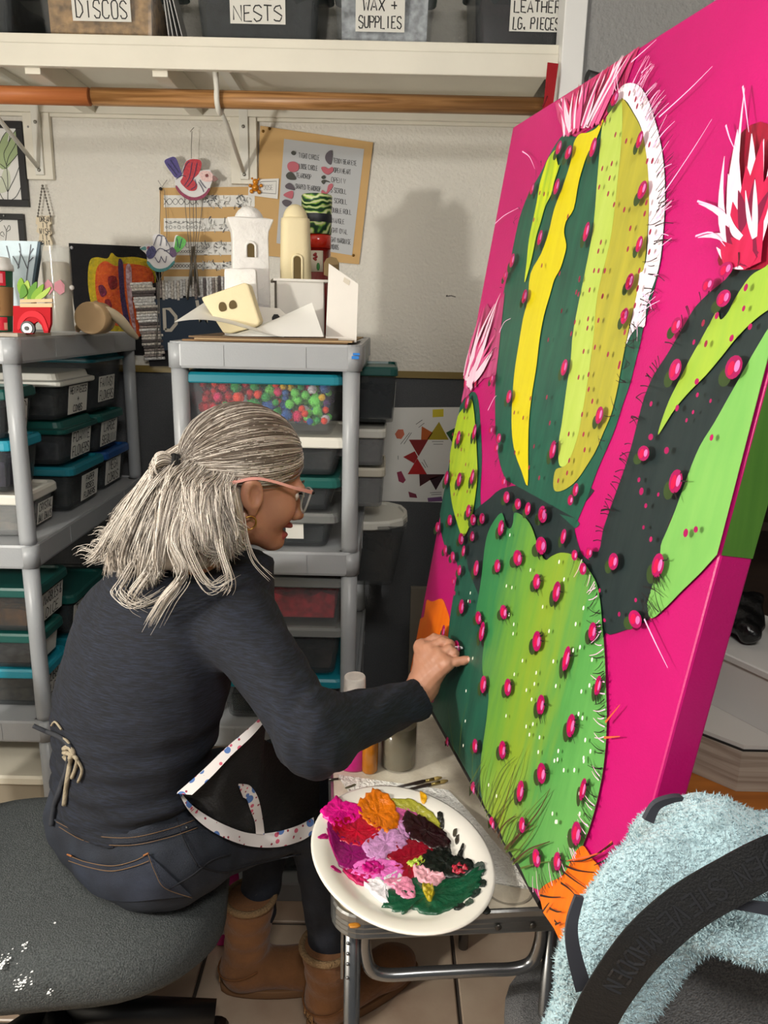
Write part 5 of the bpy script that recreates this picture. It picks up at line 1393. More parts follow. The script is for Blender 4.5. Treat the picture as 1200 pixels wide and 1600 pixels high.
# ================================================================ THINGS ON THE BACK WALL
def outline(s):
    return [tuple(map(float, t.split(','))) for t in s.split()]
def cut(s, Y, th, b=None, smooth=0):
    """upright flat piece: outline given as seen, standing in the plane Y, th thick towards the room"""
    P = outline(s) if isinstance(s, str) else s
    if smooth:
        m = len(P); Q = []
        for i in range(m):
            p0, p1, p2, p3 = (Vector((*P[(i+k-1) % m], 0)) for k in range(4))
            for k in range(smooth):
                t = k/smooth
                c = 0.5*((2*p1)+(p2-p0)*t+(2*p0-5*p1+4*p2-p3)*t*t+(3*p1-p0-3*p2+p3)*t**3); Q.append((c.x, c.y))
        P = Q
    W = [atY(x, y, Y) for x, y in P]
    n = len(W)
    ar = sum(W[i].x*W[(i+1) % n].z - W[(i+1) % n].x*W[i].z for i in range(n))
    if ar < 0: W.reverse()
    b = b or MB()
    from mathutils.geometry import tessellate_polygon
    tri = tessellate_polygon([[Vector((p.x, p.z, 0)) for p in W]])
    fr = []
    for t in tri:
        a, c, d = (W[i] for i in t)
        s2 = (c.x-a.x)*(d.z-a.z)-(c.z-a.z)*(d.x-a.x)
        fr.append(tuple(t) if s2 > 0 else tuple(reversed(t)))       # ccw in XZ faces -Y
    o = [(p.x, Y-th, p.z) for p in W]; k = [(p.x, Y, p.z) for p in W]
    b.add(o + k, fr + [tuple(n+i for i in reversed(t)) for t in fr] + [(i, n+i, n+(i+1) % n, (i+1) % n) for i in range(n)])
    return b
def line(s, Y, w, b=None, sm=4):
    """thin drawn line in the plane Y"""
    b = b or MB()
    for st in s.split('|'):
        P = [atY(x, y, Y) for x, y in outline(st)]
        P = spline(P, sm) if len(P) > 2 and sm else P
        b.ribbon(P, w, (0, -1, 0))
    return b
WY = WALL_Y
M_blackframe = mat('black_frame', (22, 22, 24), 0.45); M_paper = mat('white_paper', (232, 231, 226), 0.7); M_inkline = mat('ink_line', (38, 40, 40), 0.6)
# two framed drawings
def frame(label, x0, y0, x1, y1, w):
    t = thing('framed_drawing', label, 'picture', tuple(atY(x1, y1, WY-0.01)), group='black framed drawings')
    a = atY(x0, y0, WY); c = atY(x1, y1, WY); X0, X1, Z0, Z1 = a.x, c.x, c.z, a.z
    for lo, hi in (((X0, WY-.018, Z1-w), (X1, WY, Z1)), ((X0, WY-.018, Z0), (X1, WY, Z0+w)), ((X0, WY-.018, Z0+w), (X0+w, WY, Z1-w)), ((X1-w, WY-.018, Z0+w), (X1, WY, Z1-w))):
        obj('frame_rail', MB().box(lo, hi), M_blackframe, t, bevel=0.001)
    obj('drawing', MB().box((X0+w, WY-.008, Z0+w), (X1-w, WY-.004, Z1-w)), M_paper, t)
    return t
f1 = frame('black framed ink drawing of a green tinted flower at the left edge', -60, 189, 48, 324, 0.022)
b = MB()
for s, c in (('-4,232 6,212 14,206 12,222 22,206 30,208 24,224 34,222 30,236 20,250 12,262 0,262', (168, 186, 140)), ('-2,300 4,270 10,262 16,274 14,296', (206, 212, 190))):
    obj('tint', cut(s, WY-.0085, .0004, smooth=3), mat('tint_%d' % c[0], c, 0.8), f1)
obj('ink_lines', line('-6,240 4,214 14,204 14,222 6,240 10,258|14,222 24,204 30,206 24,226 14,244 10,258|24,226 34,220 33,232 22,248 10,260|10,258 12,280 12,314|12,300 24,276 32,258 36,280 26,306 14,314|12,300 2,276 -4,290 4,310 12,314|-8,250 0,256 8,262', WY-.0092, .0022), M_inkline, f1)
f2 = frame('black framed pencil sketch below the framed flower drawing', -60, 333, 47, 430, 0.020)
obj('ink_lines', line('8,380 10,362 6,352|10,362 16,358 14,352 10,360|6,370 0,366 4,362 7,368|-8,380 -2,350 4,344', WY-.0092, .0018), M_inkline, f2)
for k, (x, y) in enumerate(((6, 337), (44, 198))):
    obj('nail', MB().ball(tuple(atY(x, y, WY-.021)), .004, 8, 5), mat('nail_steel', (160, 160, 158), .4, .8), (f2, f1)[k])
# chain and stacked word tag
tg = thing('word_tag', 'cream stacked word tag hanging on a short bead chain from the bracket', 'tag', tuple(atY(68, 380, WY-.02)))
for k, (x0, x1) in enumerate(((66, 59), (67, 79))):
    P = [atY(x0+(x1-x0)*(i/10)**1.0, 290+48*i/10, WY-.025) for i in range(11)]
    c = MB()
    for p in P: c.ball(tuple(p), .0035, 6, 4)
    obj('bead_chain', c.tube(P, .0012, 5), mat('chain_steel', (120, 116, 108), .4, .8), tg)
tagp = '58,338 79,337 81,350 78,352 80,360 82,365 78,368 83,380 82,392 64,392 66,380 61,378 63,366 58,362 60,352 57,350'
obj('tag', cut(tagp, WY-.018, .006), mat('tag_cream', (228, 214, 186), .7), tg)
lb = MB()
for i, wd in enumerate(('DREAM', 'IT', 'WISH', 'IT', 'DO IT')):
    obj('word', lettering(MB(), [wd], atY(61, 347+9.4*i, WY-.0245), (1, 0, 0), (0, 0, 1), .042, .020, .0022, seed=i), M_ink, tg)
# felted wool picture
fp = thing('felt_picture', 'black felt square with orange yellow and purple wool pinned to the wall', 'picture', tuple(atY(180, 550, WY-.01)))
obj('felt', cut('108,380 262,387 262,556 128,552 110,440', WY-.002, .004), mat('black_felt', (16, 16, 20), .95, bump=(300, .5)), fp)
def wool(s, c, th, c2=None):
    obj('wool', cut(s, WY-.006, th, smooth=4), mat('wool_%d_%d_%d' % c, c, .95, vary=(60, .4), col2=c2, bump=(120, .9), sheen=.3), fp)
wool('140,410 150,402 168,404 175,395 185,402 215,402 240,412 244,440 238,470 225,500 205,536 180,525 160,500 145,480 138,445', (150, 140, 20), .003, (200, 170, 20))
wool('152,420 165,408 182,416 200,412 235,420 242,450 236,490 215,530 196,512 172,505 156,480 150,450', (206, 92, 24), .006, (180, 60, 20))
wool('186,410 193,412 196,460 204,505 210,535 200,520 190,470', (52, 30, 72), .009)
wool('198,418 206,418 208,470 214,520 206,500 200,460', (120, 40, 40), .009, (200, 180, 190))
wool('170,434 182,432 184,448 174,452', (120, 18, 22), .009); wool('155,448 162,446 168,458 160,464', (92, 16, 48), .009); wool('165,470 172,468 176,480 168,484', (120, 20, 30), .009)
obj('pushpin', MB().ball(tuple(atY(112, 387, WY-.010)), .006, 8, 6), mat('pin_clear', (170, 172, 176), .2), fp)
# paper scroll frame with a navy sign
nv = thing('newspaper_frame_sign', 'navy sign with cream letters framed by rolled newspaper sticks', 'sign', tuple(atY(240, 565, WY-.05)))
obj('backing', cut('212,445 360,432 360,572 235,572', WY-.020, .008), mat('black_board', (20, 20, 24), .8), nv)
obj('sign_face', cut('243,468 372,460 372,540 250,548', WY-.030, .012), mat('navy_board', (34, 52, 72), .6), nv)
for lt, lx_, ly_ in (('D', 252, 518), ('W', 303, 505)):
    obj('letter', lettering(MB(), [lt], atY(lx_, ly_, WY-.0445), (1, 0, -.03), (0, 0, 1), .068, .085, .012, jit=0), mat('cream_paint', (200, 194, 180), .6), nv)
rng = random.Random(31)
M_roll = [mat('newsroll_%d' % i, c, .8, vary=(150, .5)) for i, c in enumerate(((206, 200, 192), (150, 140, 136), (224, 220, 214), (96, 88, 88)))]
for i in range(27):
    y = 444 + i*4.5
    x0 = 205 + i*0.85 + rng.uniform(-1.5, 1.5); x1 = x0 + 36 - i*.25 + rng.uniform(-2, 2)
    obj('paper_roll', MB().tube([tuple(atY(x0, y, WY-.040)), tuple(atY(x1, y-1.5, WY-.040))], .0050, 7, smooth=False), M_roll[rng.choice((0, 0, 1, 2, 2, 3))], nv)
for i in range(26):
    x = 246 + i*4.6
    y0 = 440 - i*.35 + rng.uniform(-2, 2); y1 = y0 + 28 + rng.uniform(-2, 3)
    obj('paper_roll', MB().tube([tuple(atY(x, y0, WY-.040)), tuple(atY(x+1, y1, WY-.040))], .0050, 7, smooth=False), M_roll[rng.choice((0, 0, 1, 2, 2, 3))], nv)
# quilling border sampler
M_kraft = mat('kraft_board', (206, 168, 112), .8, vary=(5, .06))
qb = thing('border_sampler', 'kraft board with white strips of drawn and quilled border patterns', 'sampler', tuple(atY(325, 450, WY-.01)))
obj('board', cut('250,294 404,292 404,448 253,446', WY-.001, .006), M_kraft, qb)
for k, (ya, yb) in enumerate(((305, 324), (341, 362), (378, 399), (410, 421), (432, 444))):
    obj('strip', cut('%d,%d 398,%d 398,%d %d,%d' % (256, ya, ya, yb-1, 256, yb), WY-.0075, .001), M_paper, qb)
pat = MB()
zig = lambda x0, x1, st, ya, yb, ph=0: ' '.join('%g,%g' % (x0+i*st, (ya, yb)[(i+ph) % 2]) for i in range(int((x1-x0)/st)+1))
line(zig(256, 318, 9, 310, 320), WY-.0092, .0016, pat); line(zig(256, 318, 9, 310, 320, 1), WY-.0092, .0016, pat)
line(zig(258, 316, 8, 346, 350), WY-.0092, .0014, pat, 0)
for k in range(9):
    for yy, r in ((347, 1.3), (355, 2.6 if k % 2 else 1.6)):
        cx = 260+k*6.6
        line(' '.join('%g,%g' % (cx+r*math.cos(a*.785), yy+r*math.sin(a*.785)) for a in range(9)), WY-.0092, .0014, pat, 0)
for k in range(6):
    cx = 285+k*8
    line(' '.join('%g,%g' % (cx+3*math.cos(a*.7), 384+3*math.sin(a*.7)) for a in range(7)), WY-.0092, .0014, pat, 0)
line(zig(262, 318, 4, 391, 395), WY-.0092, .0014, pat); line(zig(262, 318, 4, 391, 395, 1), WY-.0092, .0014, pat)
line(zig(262, 318, 5, 413, 418), WY-.0092, .0016, pat); line(zig(262, 318, 5, 413, 418, 1), WY-.0092, .0016, pat)
obj('drawn_pattern', pat, M_inkline, qb, kind='stuff')
qu = MB(); qd = MB()
for ya, yb in ((305, 324), (341, 362), (378, 399), (408, 421)):
    for _ in range(70):
        x, y = rng.uniform(316, 394), rng.uniform(ya, yb)
        p = atY(x, y, WY-.009); a = rng.uniform(0, 6.28); l = rng.uniform(.004, .009)
        d = Vector((math.cos(a)*l, 0, math.sin(a)*l))
        (qd if rng.random() < .38 else qu).ribbon([p-d, p+Vector((0, -.006, 0)), p+d], .004, (math.sin(a)*.8, -.5, math.cos(a)*.8))
obj('quilled_paper', qu, M_paper, qb, kind='stuff'); obj('quilled_paper_dark', qd, mat('grey_paper', (120, 122, 124), .8), qb, kind='stuff')
# shapes chart
ct = thing('shapes_chart', 'kraft board with a grey sheet listing named quilling shapes in two columns', 'chart', tuple(atY(490, 410, WY-.01)))
obj('board', cut('407,197 583,223 561,413 398,398', WY-.003, .005), M_kraft, ct)
obj('sheet', cut('444,217 569,233 550,399 432,380', WY-.0085, .001), mat('grey_sheet', (190, 192, 194), .7), ct)
lb = MB()
def chart_text(t, x, y, w, h=6.5):
    a = atY(x, y+h*.5, WY-.0102); c = atY(x+w, y+h*.5+w*.13, WY-.0102); u_ = atY(x-h*.02, y-h*.5, WY-.0102)
    obj('shape_name', lettering(MB(), [t], a, c-a, u_-a, (c-a).length, (u_-a).length*1.15, .0016, seed=len(t), fill=1.0), M_ink, ct)
for t, x, y, w in (('TIGHT CIRCLE', 467, 243, 32), ('LOOSE CIRCLE', 468, 260, 28), ('TEARDROP', 463, 274, 23), ('SHAPED TEARDROP', 462, 291, 39), ('TEDDY BEAR EYE', 521, 251, 36), ('OPEN HEART', 522, 266, 26), ('OPEN V', 518, 281, 22), ('S SCROLL', 517, 297, 24),
                   ('C SCROLL', 517, 313, 25), ('DOUBLE ROLL', 515, 328, 34), ('TRIANGLE', 514, 344, 24), ('TIGHT OVAL', 512, 359, 31), ('TIGHT MARQUISE', 512, 374, 36), ('ALMONDS', 513, 385, 16)):
    chart_text(t, x, y, w)
M_q = {'grey': mat('quill_grey', (92, 84, 92), .7), 'rose': mat('quill_rose', (190, 100, 112), .7), 'dark': mat('quill_dark', (70, 72, 66), .7)}
for s, c in (('455,239 458,236 462,238 461,242 457,242', 'dark'), ('449,260 452,254 460,253 467,258 466,266 459,269 452,267', 'rose'), ('447,274 452,269 458,271 463,280 455,281 449,279', 'dark'), ('446,290 452,286 458,290 461,297 453,296 447,294', 'grey'),
             ('443,305 450,300 458,299 457,310 450,309', 'rose'), ('441,315 447,312 456,316 449,323 443,320', 'grey'), ('519,236 518,256 512,255 508,247 511,239', 'grey'), ('502,262 508,261 513,264 519,261 521,267 513,273 505,269', 'rose'), ('502,277 507,274 509,278 505,280', 'dark'),
             ('502,284 507,281 516,285 509,284 506,288', 'dark'), ('513,290 519,287 520,292 514,300 508,305 502,302 504,297 510,301', 'rose'), ('509,308 513,306 516,315 510,321 505,317', 'grey'), ('507,331 512,333 513,346 507,345', 'rose'), ('505,357 509,355 509,360 505,361', 'dark')):
    obj('quilled_shape', cut(s, WY-.0095, .005, smooth=3), M_q[c], ct)
for x, y in ((411, 205), (421, 201), (552, 399)):
    obj('brass_pin', MB().ball(tuple(atY(x, y, WY-.010)), .005, 8, 5), mat('brass', (130, 96, 40), .35, .8), ct)
# bear card
bc_ = thing('bear_card', 'little card with a golden bear tucked between the two kraft boards', 'card', tuple(atY(412, 308, WY-.02)))
obj('card', cut('389,281 436,279 434,311 388,305', WY-.011, .003), M_paper, bc_)
obj('border', line('407,284 432,283 431,303 407,301 407,284', WY-.0146, .0016, sm=0), M_inkline, bc_)
obj('lettering', lettering(MB(), ['JOSE'], atY(411, 297, WY-.0148), (1, 0, 0), (0, 0, 1), .036, .018, .0015), mat('faint_ink', (150, 150, 148), .7), bc_)
M_bear = mat('golden_bear', (206, 134, 34), .25, .3, vary=(60, .4))
bear = MB()
for x, y, r in ((399, 293, .013), (399, 284, .010), (394, 279, .004), (404, 280, .004), (391, 290, .006), (408, 290, .006), (393, 299, .007), (405, 300, .007)):
    bear.ball(tuple(atY(x, y, WY-.022)), r, 10, 7)
obj('bear', bear, M_bear, bc_)
# two painted birds
def bird(label, Y, body, parts, lines, strings, base, head):
    t = thing('painted_bird', label, 'bird ornament', tuple(atY(base[0], base[1], Y)), group='painted hanging birds')
    obj('body', cut(body, Y, .010, smooth=4), mat('bird_white', (222, 220, 220), .5), t)
    for i, (nm, s, c) in enumerate(parts):
        obj(nm, cut(s, Y-.0105, .0012+.0004*i, smooth=3), mat('birdpaint_%d_%d_%d' % c, c, .5, vary=(160, .25)), t)
    obj('painted_lines', line(lines, Y-.0145, .0022), mat('bird_navy', (34, 38, 84), .5), t)
    for s in strings:
        obj('string', MB().tube([tuple(atY(x, y, Y-.004)) for x, y in outline(s)], .0011, 5), mat('string_grey', (120, 116, 110), .7), t)
    return t
bird('painted bird with a red wing hanging on a string above the border sampler', WY-.045,
     '257,252 264,247 274,246 281,260 284,272 290,256 298,249 312,250 315,258 311,268 318,267 328,266 333,272 340,280 333,283 328,296 320,306 308,312 296,311 284,304 276,292 274,280 268,270 262,262',
     [('tail', '257,252 264,247 274,246 281,262 284,274 275,278 268,270 262,262', (70, 58, 128)), ('wing', '286,276 289,256 298,249 312,250 315,258 310,272 302,280 308,288 306,297 296,298 288,292 282,284', (190, 34, 52)),
      ('breast_edge', '276,290 284,300 296,307 308,308 320,302 326,294 328,297 320,308 307,313 294,312 282,304 275,294', (140, 30, 74)), ('head', '312,270 320,267 330,269 333,276 331,283 322,284 314,280', (232, 196, 192)), ('beak', '333,274 341,280 333,284', (140, 100, 96)), ('eye', '321,273 325,272 326,276 322,277', (120, 40, 40))],
     '275,280 284,274 290,276|288,290 296,276 300,254|292,292 302,278 308,254|298,296 306,290 304,280|310,284 316,294 318,300|284,272 290,258 296,252|312,281 318,290 322,294|262,256 270,266 276,274|266,250 274,262 280,270',
     ['299,250 299,228 300,205', '297,206 303,199', '296,311 297,360 300,420', '306,312 307,360 302,430', '318,306 310,370 304,425', '288,306 292,350 298,410'], (300, 312), None)
bird('painted bird with a green tail standing on a wire in front of the felt picture', WY-.16,
     '220,388 227,384 231,381 240,384 240,370 246,366 256,368 262,376 268,390 272,382 276,368 285,372 291,377 288,386 277,396 272,410 262,420 250,423 240,420 232,410 230,398',
     [('tail', '273,384 276,369 285,371 291,377 287,386 278,394 271,392', (76, 170, 62)), ('tail_base', '268,386 274,390 276,398 270,402 265,396', (96, 70, 110)), ('belly_edge', '232,408 240,417 250,420 262,417 271,408 273,411 262,422 250,425 239,422 230,412', (70, 140, 140)), ('beak', '219,389 227,385 228,391', (90, 150, 150)), ('eye', '230,386 234,385 235,389 231,390', (150, 70, 90)), ('neck', '229,394 238,384 244,392 240,402 232,404', (70, 70, 120))],
     '240,384 246,368 252,370 250,384|246,368 258,370 260,384|258,372 266,388 256,392|242,396 250,388 262,394 270,402|242,402 248,410 252,400|252,402 258,410 260,400|232,386 236,396 230,402|236,386 241,394|276,372 278,386|284,373 280,388',
     ['242,423 247,440 246,560', '256,423 248,442 244,560', '249,424 249,470 241,558', '249,470 252,560'], (250, 560), None)
obj('hanging_string', MB().tube([tuple(atY(249, 369, WY-.162)), tuple(atY(250, 335, WY-.09)), tuple(atY(251, 297, WY-.012))], .001, 5), mat('string_grey', (120, 116, 110), .7), bpy.data.objects['painted_bird.001'])
ch = thing('wind_chime_rods', 'thin grey metal chime rods hanging in front of the sampler', 'chime', tuple(atY(300, 470, WY-.05)))
for s in ('301,385 297,430 293,468', '303,390 308,430 311,462', '300,400 299,445', '303,385 305,440'):
    obj('rod', MB().tube([tuple(atY(x, y, WY-.062)) for x, y in outline(s)], .0035, 6), mat('rod_grey', (128, 122, 112), .4, .6), ch)
obj('hanging_line', MB().tube([tuple(atY(303, 386, WY-.062)), tuple(atY(302, 312, WY-.058))], .001, 5), mat('string_grey', (120, 116, 110), .7), ch)
pn = thing('sampler_pin', 'black bead pin and wire twist at the sampler corner', 'pin', tuple(atY(252, 296, WY-.02)))
obj('bead', MB().ball(tuple(atY(251, 295, WY-.018)), .006, 8, 6), M_blackframe, pn)
obj('wire', MB().tube([tuple(atY(247, 282, WY-.02)), tuple(atY(253, 292, WY-.02)), tuple(atY(261, 281, WY-.02))], .001, 5), mat('string_grey', (120, 116, 110), .7), pn)
obj('cord', MB().tube([tuple(atY(257, 296, WY-.02)), tuple(atY(260, 340, WY-.02)), tuple(atY(261, 372, WY-.02))], .001, 5), mat('string_grey', (120, 116, 110), .7), pn)
# colour wheel poster low on the wall
po = thing('colour_wheel_poster', 'white poster with a colour wheel of triangles taped to the grey wall', 'poster', tuple(atY(645, 783, WY-.01)))
obj('poster_sheet', cut('574,637 740,636 740,786 573,782', WY-.001, .002), M_paper, po)
for s, c in (('667,687 686,659 701,687', (170, 150, 20)), ('659,666 676,676 669,687 658,687', (190, 92, 24)), ('639,687 669,687 654,713', (130, 20, 18)), ('630,714 648,705 653,714 647,724', (160, 18, 20)), ('637,741 652,716 667,741', (180, 16, 16)), ('655,741 695,741 672,750 656,760', (66, 14, 20)), ('671,748 695,741 681,766', (44, 10, 26)), ('697,676 712,668 712,700', (30, 90, 50)), ('676,640 693,639 693,651 676,652', (214, 196, 40)),
             ('617,678 622,671 630,671 632,679 627,686 620,685', (206, 110, 80)), ('620,738 627,736 634,750 630,755 623,752', (150, 50, 80)), ('638,768 650,772 652,778 640,777', (130, 50, 70)), ('668,778 690,776 692,783 669,784', (120, 80, 130))):
    obj('colour_patch', cut(s, WY-.0032, .0005), mat('poster_%d_%d_%d' % c, c, .6), po)
obj('caption_lines', line('650,663 660,656|654,668 663,661|626,694 640,676|631,694 643,676|675,690 693,690|677,694 692,694|662,718 668,730|659,722 665,731|672,770 690,769|674,773 690,772|622,712 622,718', WY-.0036, .0018, sm=0), M_inkline, po)
# pencil mark on the wall
obj('pencil_mark', line('697,463 705,462 712,464|699,461 697,463', WY-.0006, .003, sm=0).xf(Matrix.Identity(4)), mat('pencil_grey', (70, 66, 60), .8), label='small dark pencil arrow mark on the white wall left of the canvas', cat='mark')

# ================================================================ THINGS ON TOP OF THE SHELVING UNITS
TOP = SHELVES[0]
# paper coffee cup
cc = Vector((-0.985, 2.00, TOP + 0.010))
obj('backing_card', MB().box((-1.30, 1.90, TOP+.0005), (-0.895, 2.09, TOP+.009)), mat('grey_card', (170, 160, 146), .8), label='sheet of grey card under the coffee cup and red truck', cat='card')
cup = thing('coffee_cup', 'paper coffee cup with white lid and kraft sleeve at the left edge', 'cup', cc)
ck = 0.92
obj('cup_wall', MB().lathe([(.030*ck, 0), (.0315*ck, .002), (.0455*ck, .165*ck)], cc, 36), mat('cup_green', (24, 88, 60), .5), cup)
obj('lid', MB().lathe([(.0475*ck, .160*ck), (.0485*ck, .166*ck), (.0475*ck, .176*ck), (.043*ck, .180*ck), (.041*ck, .194*ck), (.036*ck, .196*ck), (.034*ck, .190*ck)], cc, 36), mat('lid_plastic_white', (232, 230, 226), .35), cup)
obj('sleeve', MB().lathe([(.0362*ck, .042*ck), (.0428*ck, .118*ck)], cc, 36, cap0=False, cap1=False), mat('kraft_sleeve', (146, 108, 66), .8), cup)
def on_cup(a, z, off=.0008):
    r = (.0315 + (.0455-.0315)*z/.165)*ck + off
    return Vector((cc.x + r*math.cos(a), cc.y + r*math.sin(a), cc.z + z*ck))
for a0, a1, z0, z1, c in ((-70, -30, .121, .158, (196, 30, 50)), (-58, -40, .128, .152, (226, 130, 140)), (-104, -84, .121, .158, (226, 226, 220)), (-70, -30, .004, .039, (196, 30, 50)), (-104, -92, .004, .039, (226, 226, 220)), (-140, -108, .004, .039, (196, 30, 50)), (-46, -30, .006, .024, (220, 150, 130))):
    g = MB(); n = 8
    ring = [on_cup(math.radians(a0+(a1-a0)*i/n), z0) for i in range(n+1)] + [on_cup(math.radians(a1-(a1-a0)*i/n), z1) for i in range(n+1)]
    g.add(ring, [(i, i+1, 2*n-i, 2*n+1-i) for i in range(n)])
    obj('printed_patch', g, mat('cupprint_%d_%d' % (c[0], c[1]), c, .5), cup)
lb = MB()
for zc, a in ((.122, -80), (.004, -86)):
    paths, tw = letter_paths('STARBUCKS', .009, None)
    for p in paths:
        lb.ribbon([on_cup(math.radians(a) - (y-.0045)/.04, zc + x*(.034/tw), .0016) for x, y in p], .0016, (math.cos(math.radians(a)), math.sin(math.radians(a)), 0))
obj('lettering', lb, mat('cup_white_print', (236, 236, 232), .5), cup)
sl = MB()
for i in range(3):
    for j in range(2):
        a = math.radians(-62 - 16*(1-j)); z = .060 + i*.017
        q = [(-.004, -.005), (.004, -.005), (.004, .005), (-.004, .005), (-.004, -.005)]
        sl.ribbon([on_cup(a + x/.04, z + y, .0016) for x, y in q], .0008, (math.cos(a), math.sin(a), 0))
obj('sleeve_marks', sl, mat('sleeve_ink', (106, 76, 44), .8), cup)
# red truck cutout
TY = 1.955
tr = thing('truck_cutout', 'painted wooden cutout of a red truck carrying a green succulent beside the cup', 'ornament', (atY(60, 520, TY).x, TY, TOP+.0095))
obj('truck_body', cut('24,478 82,478 82,506 78,520 72,520 68,508 62,502 56,506 54,522 24,522', TY, .012, smooth=0), mat('truck_red', (176, 18, 30), .7, spec=.2), tr)
obj('fender', cut('30,500 40,488 56,486 68,494 74,508 76,516 71,516 66,504 56,496 44,496 36,504 32,514 28,514', TY-.012, .003, smooth=3), mat('truck_red_light', (206, 44, 54), .7, spec=.2), tr)
obj('crate_slat', cut('33,468 83,467 83,472 33,473', TY-.008, .006), mat('crate_wood', (206, 172, 132), .6), tr)
obj('crate_slat', cut('33,474 83,474 83,480 33,480', TY-.008, .006), mat('crate_wood', (206, 172, 132), .6), tr)
wc_ = atY(44, 513, TY-.014)
for r, c, y in ((.0175, (30, 28, 30), 0), (.0125, (232, 230, 228), -.003), (.005, (24, 24, 26), -.006)):
    obj('wheel', MB().loft([[(wc_.x+r*math.cos(6.283*k/24), wc_.y+y+dy, max(wc_.z+r*math.sin(6.283*k/24), TOP+.0097)) for k in range(24)] for dy in (.004, -.004)]), mat('wheelpaint_%d' % c[0], c, .5), tr)
for i, s in enumerate(('33,462 28,446 34,434 40,448 40,466', '38,466 36,450 44,438 48,450 46,467', '44,467 46,452 58,440 58,452 52,467', '50,467 54,456 68,444 68,453 60,467', '56,467 62,460 80,448 76,458 66,467', '33,467 33,452 38,444 44,458')):
    obj('succulent_leaf', cut(s, TY-.004-.0012*i, .005, smooth=3), mat('succ_%d' % (i % 3), ((120, 160, 40), (160, 186, 80), (84, 134, 40))[i % 3], .7), tr)
# small winter canvas
cv = thing('winter_canvas', 'small canvas of bare trees on pale blue sky behind the coffee cup', 'painting', tuple(atY(30, 520, 2.12)))
obj('canvas', cut('-40,376 64,378 55,440 50,531 -40,531', 2.14, .018), mat('pale_sky_paint', (200, 218, 226), .6, vary=(14, .12)), cv)
obj('canvas_edge', cut('64,378 68,380 59,440 54,531 50,531 55,440', 2.141, .019), mat('canvas_edge_paint', (70, 90, 102), .6), cv)
obj('painted_branches', line('48,382 46,400 42,430 40,460|46,398 52,388|43,420 36,404 30,392|30,380 32,396 28,420|20,400 26,410 30,418|44,410 52,402|10,384 14,400 18,420', 2.1205, .0026), mat('branch_paint', (96, 100, 108), .6), cv)
# tall glass tumbler
gb = atZ(89, 524, TOP); gb = Vector((gb.x, gb.y+.03, TOP+.0005))
gt = thing('glass_tumbler', 'tall glass tumbler with cream filling and pink butterflies beside the red truck', 'glass', gb)
obj('glass', MB().lathe([(.034, 0), (.037, .003), (.0375, .228), (.038, .231), (.036, .231), (.0355, .228), (.035, .010)], gb, 32, cap1=False), mat('clear_glass', (214, 216, 210), .05, alpha=.22), gt)
obj('filling', MB().lathe([(.034, .011), (.0345, .186), (.030, .19)], gb, 32), mat('sandy_filling', (168, 154, 128), .7, vary=(30, .12), stretch=(1, 1, .1)), gt)
for ax, pts in ((-100, '0,0 6,10 5,22 -1,30 -8,22 -9,8'), (-62, '0,0 7,6 8,20 2,30 -6,24 -8,10')):
    P = outline(pts); g = MB()
    for off in (0,):
        vs = [(gb.x+.0385*math.cos(math.radians(ax)+x*.045), gb.y+.0385*math.sin(math.radians(ax)+x*.045), gb.z+.105+y*.0013) for x, y in P]
        vo = [(gb.x+.0398*math.cos(math.radians(ax)+x*.045), gb.y+.0398*math.sin(math.radians(ax)+x*.045), gb.z+.105+y*.0013) for x, y in P]
        n = len(P); g.add(vs+vo, [tuple(range(n)), tuple(n+i for i in range(n))] + [(i, (i+1) % n, n+(i+1) % n, n+i) for i in range(n)])
    obj('butterfly_wing', g, mat('butterfly_pink', (206, 140, 150), .5), gt)
obj('bead', MB().ball((gb.x+.040, gb.y-.006, gb.z+.125), .007, 8, 6), mat('bead_clear', (190, 186, 180), .1), gt)
# wooden roller lying towards the camera, with sticks
rc = atY(141, 500, 2.24)
wr = thing('wooden_roller', 'pale round wooden roller lying end on near the tumbler', 'roller', (rc.x, 2.30, TOP))
obj('drum', MB().tube([(rc.x, 2.24, TOP+.0465), (rc.x, 2.245, TOP+.0465), (rc.x-.015, 2.36, TOP+.0465)], [.043, .0455, .0455], 28), mat('pale_wood', (196, 164, 122), .55, vary=(12, .08)), wr)
obj('stick', MB().tube([(rc.x-.065, 2.30, TOP+.010), (rc.x-.04, 2.34, TOP+.075), (rc.x-.03, 2.38, TOP+.09)], [.009, .010, .008], 10), mat('pale_wood', (196, 164, 122), .55), wr)
ho = spline([atY(158, 482, 2.30), atY(172, 487, 2.31), atY(188, 500, 2.33), atY(202, 516, 2.36), atY(214, 528, 2.40)], 5)
obj('wooden_horn', MB().tube([tuple(p) for p in ho], [.006+.009*math.sin(3.1*i/(len(ho)-1)) for i in range(len(ho))], 12), mat('bone_white', (206, 190, 160), .45), label='curved bone coloured wooden horn drooping over the shelf edge', cat='horn')

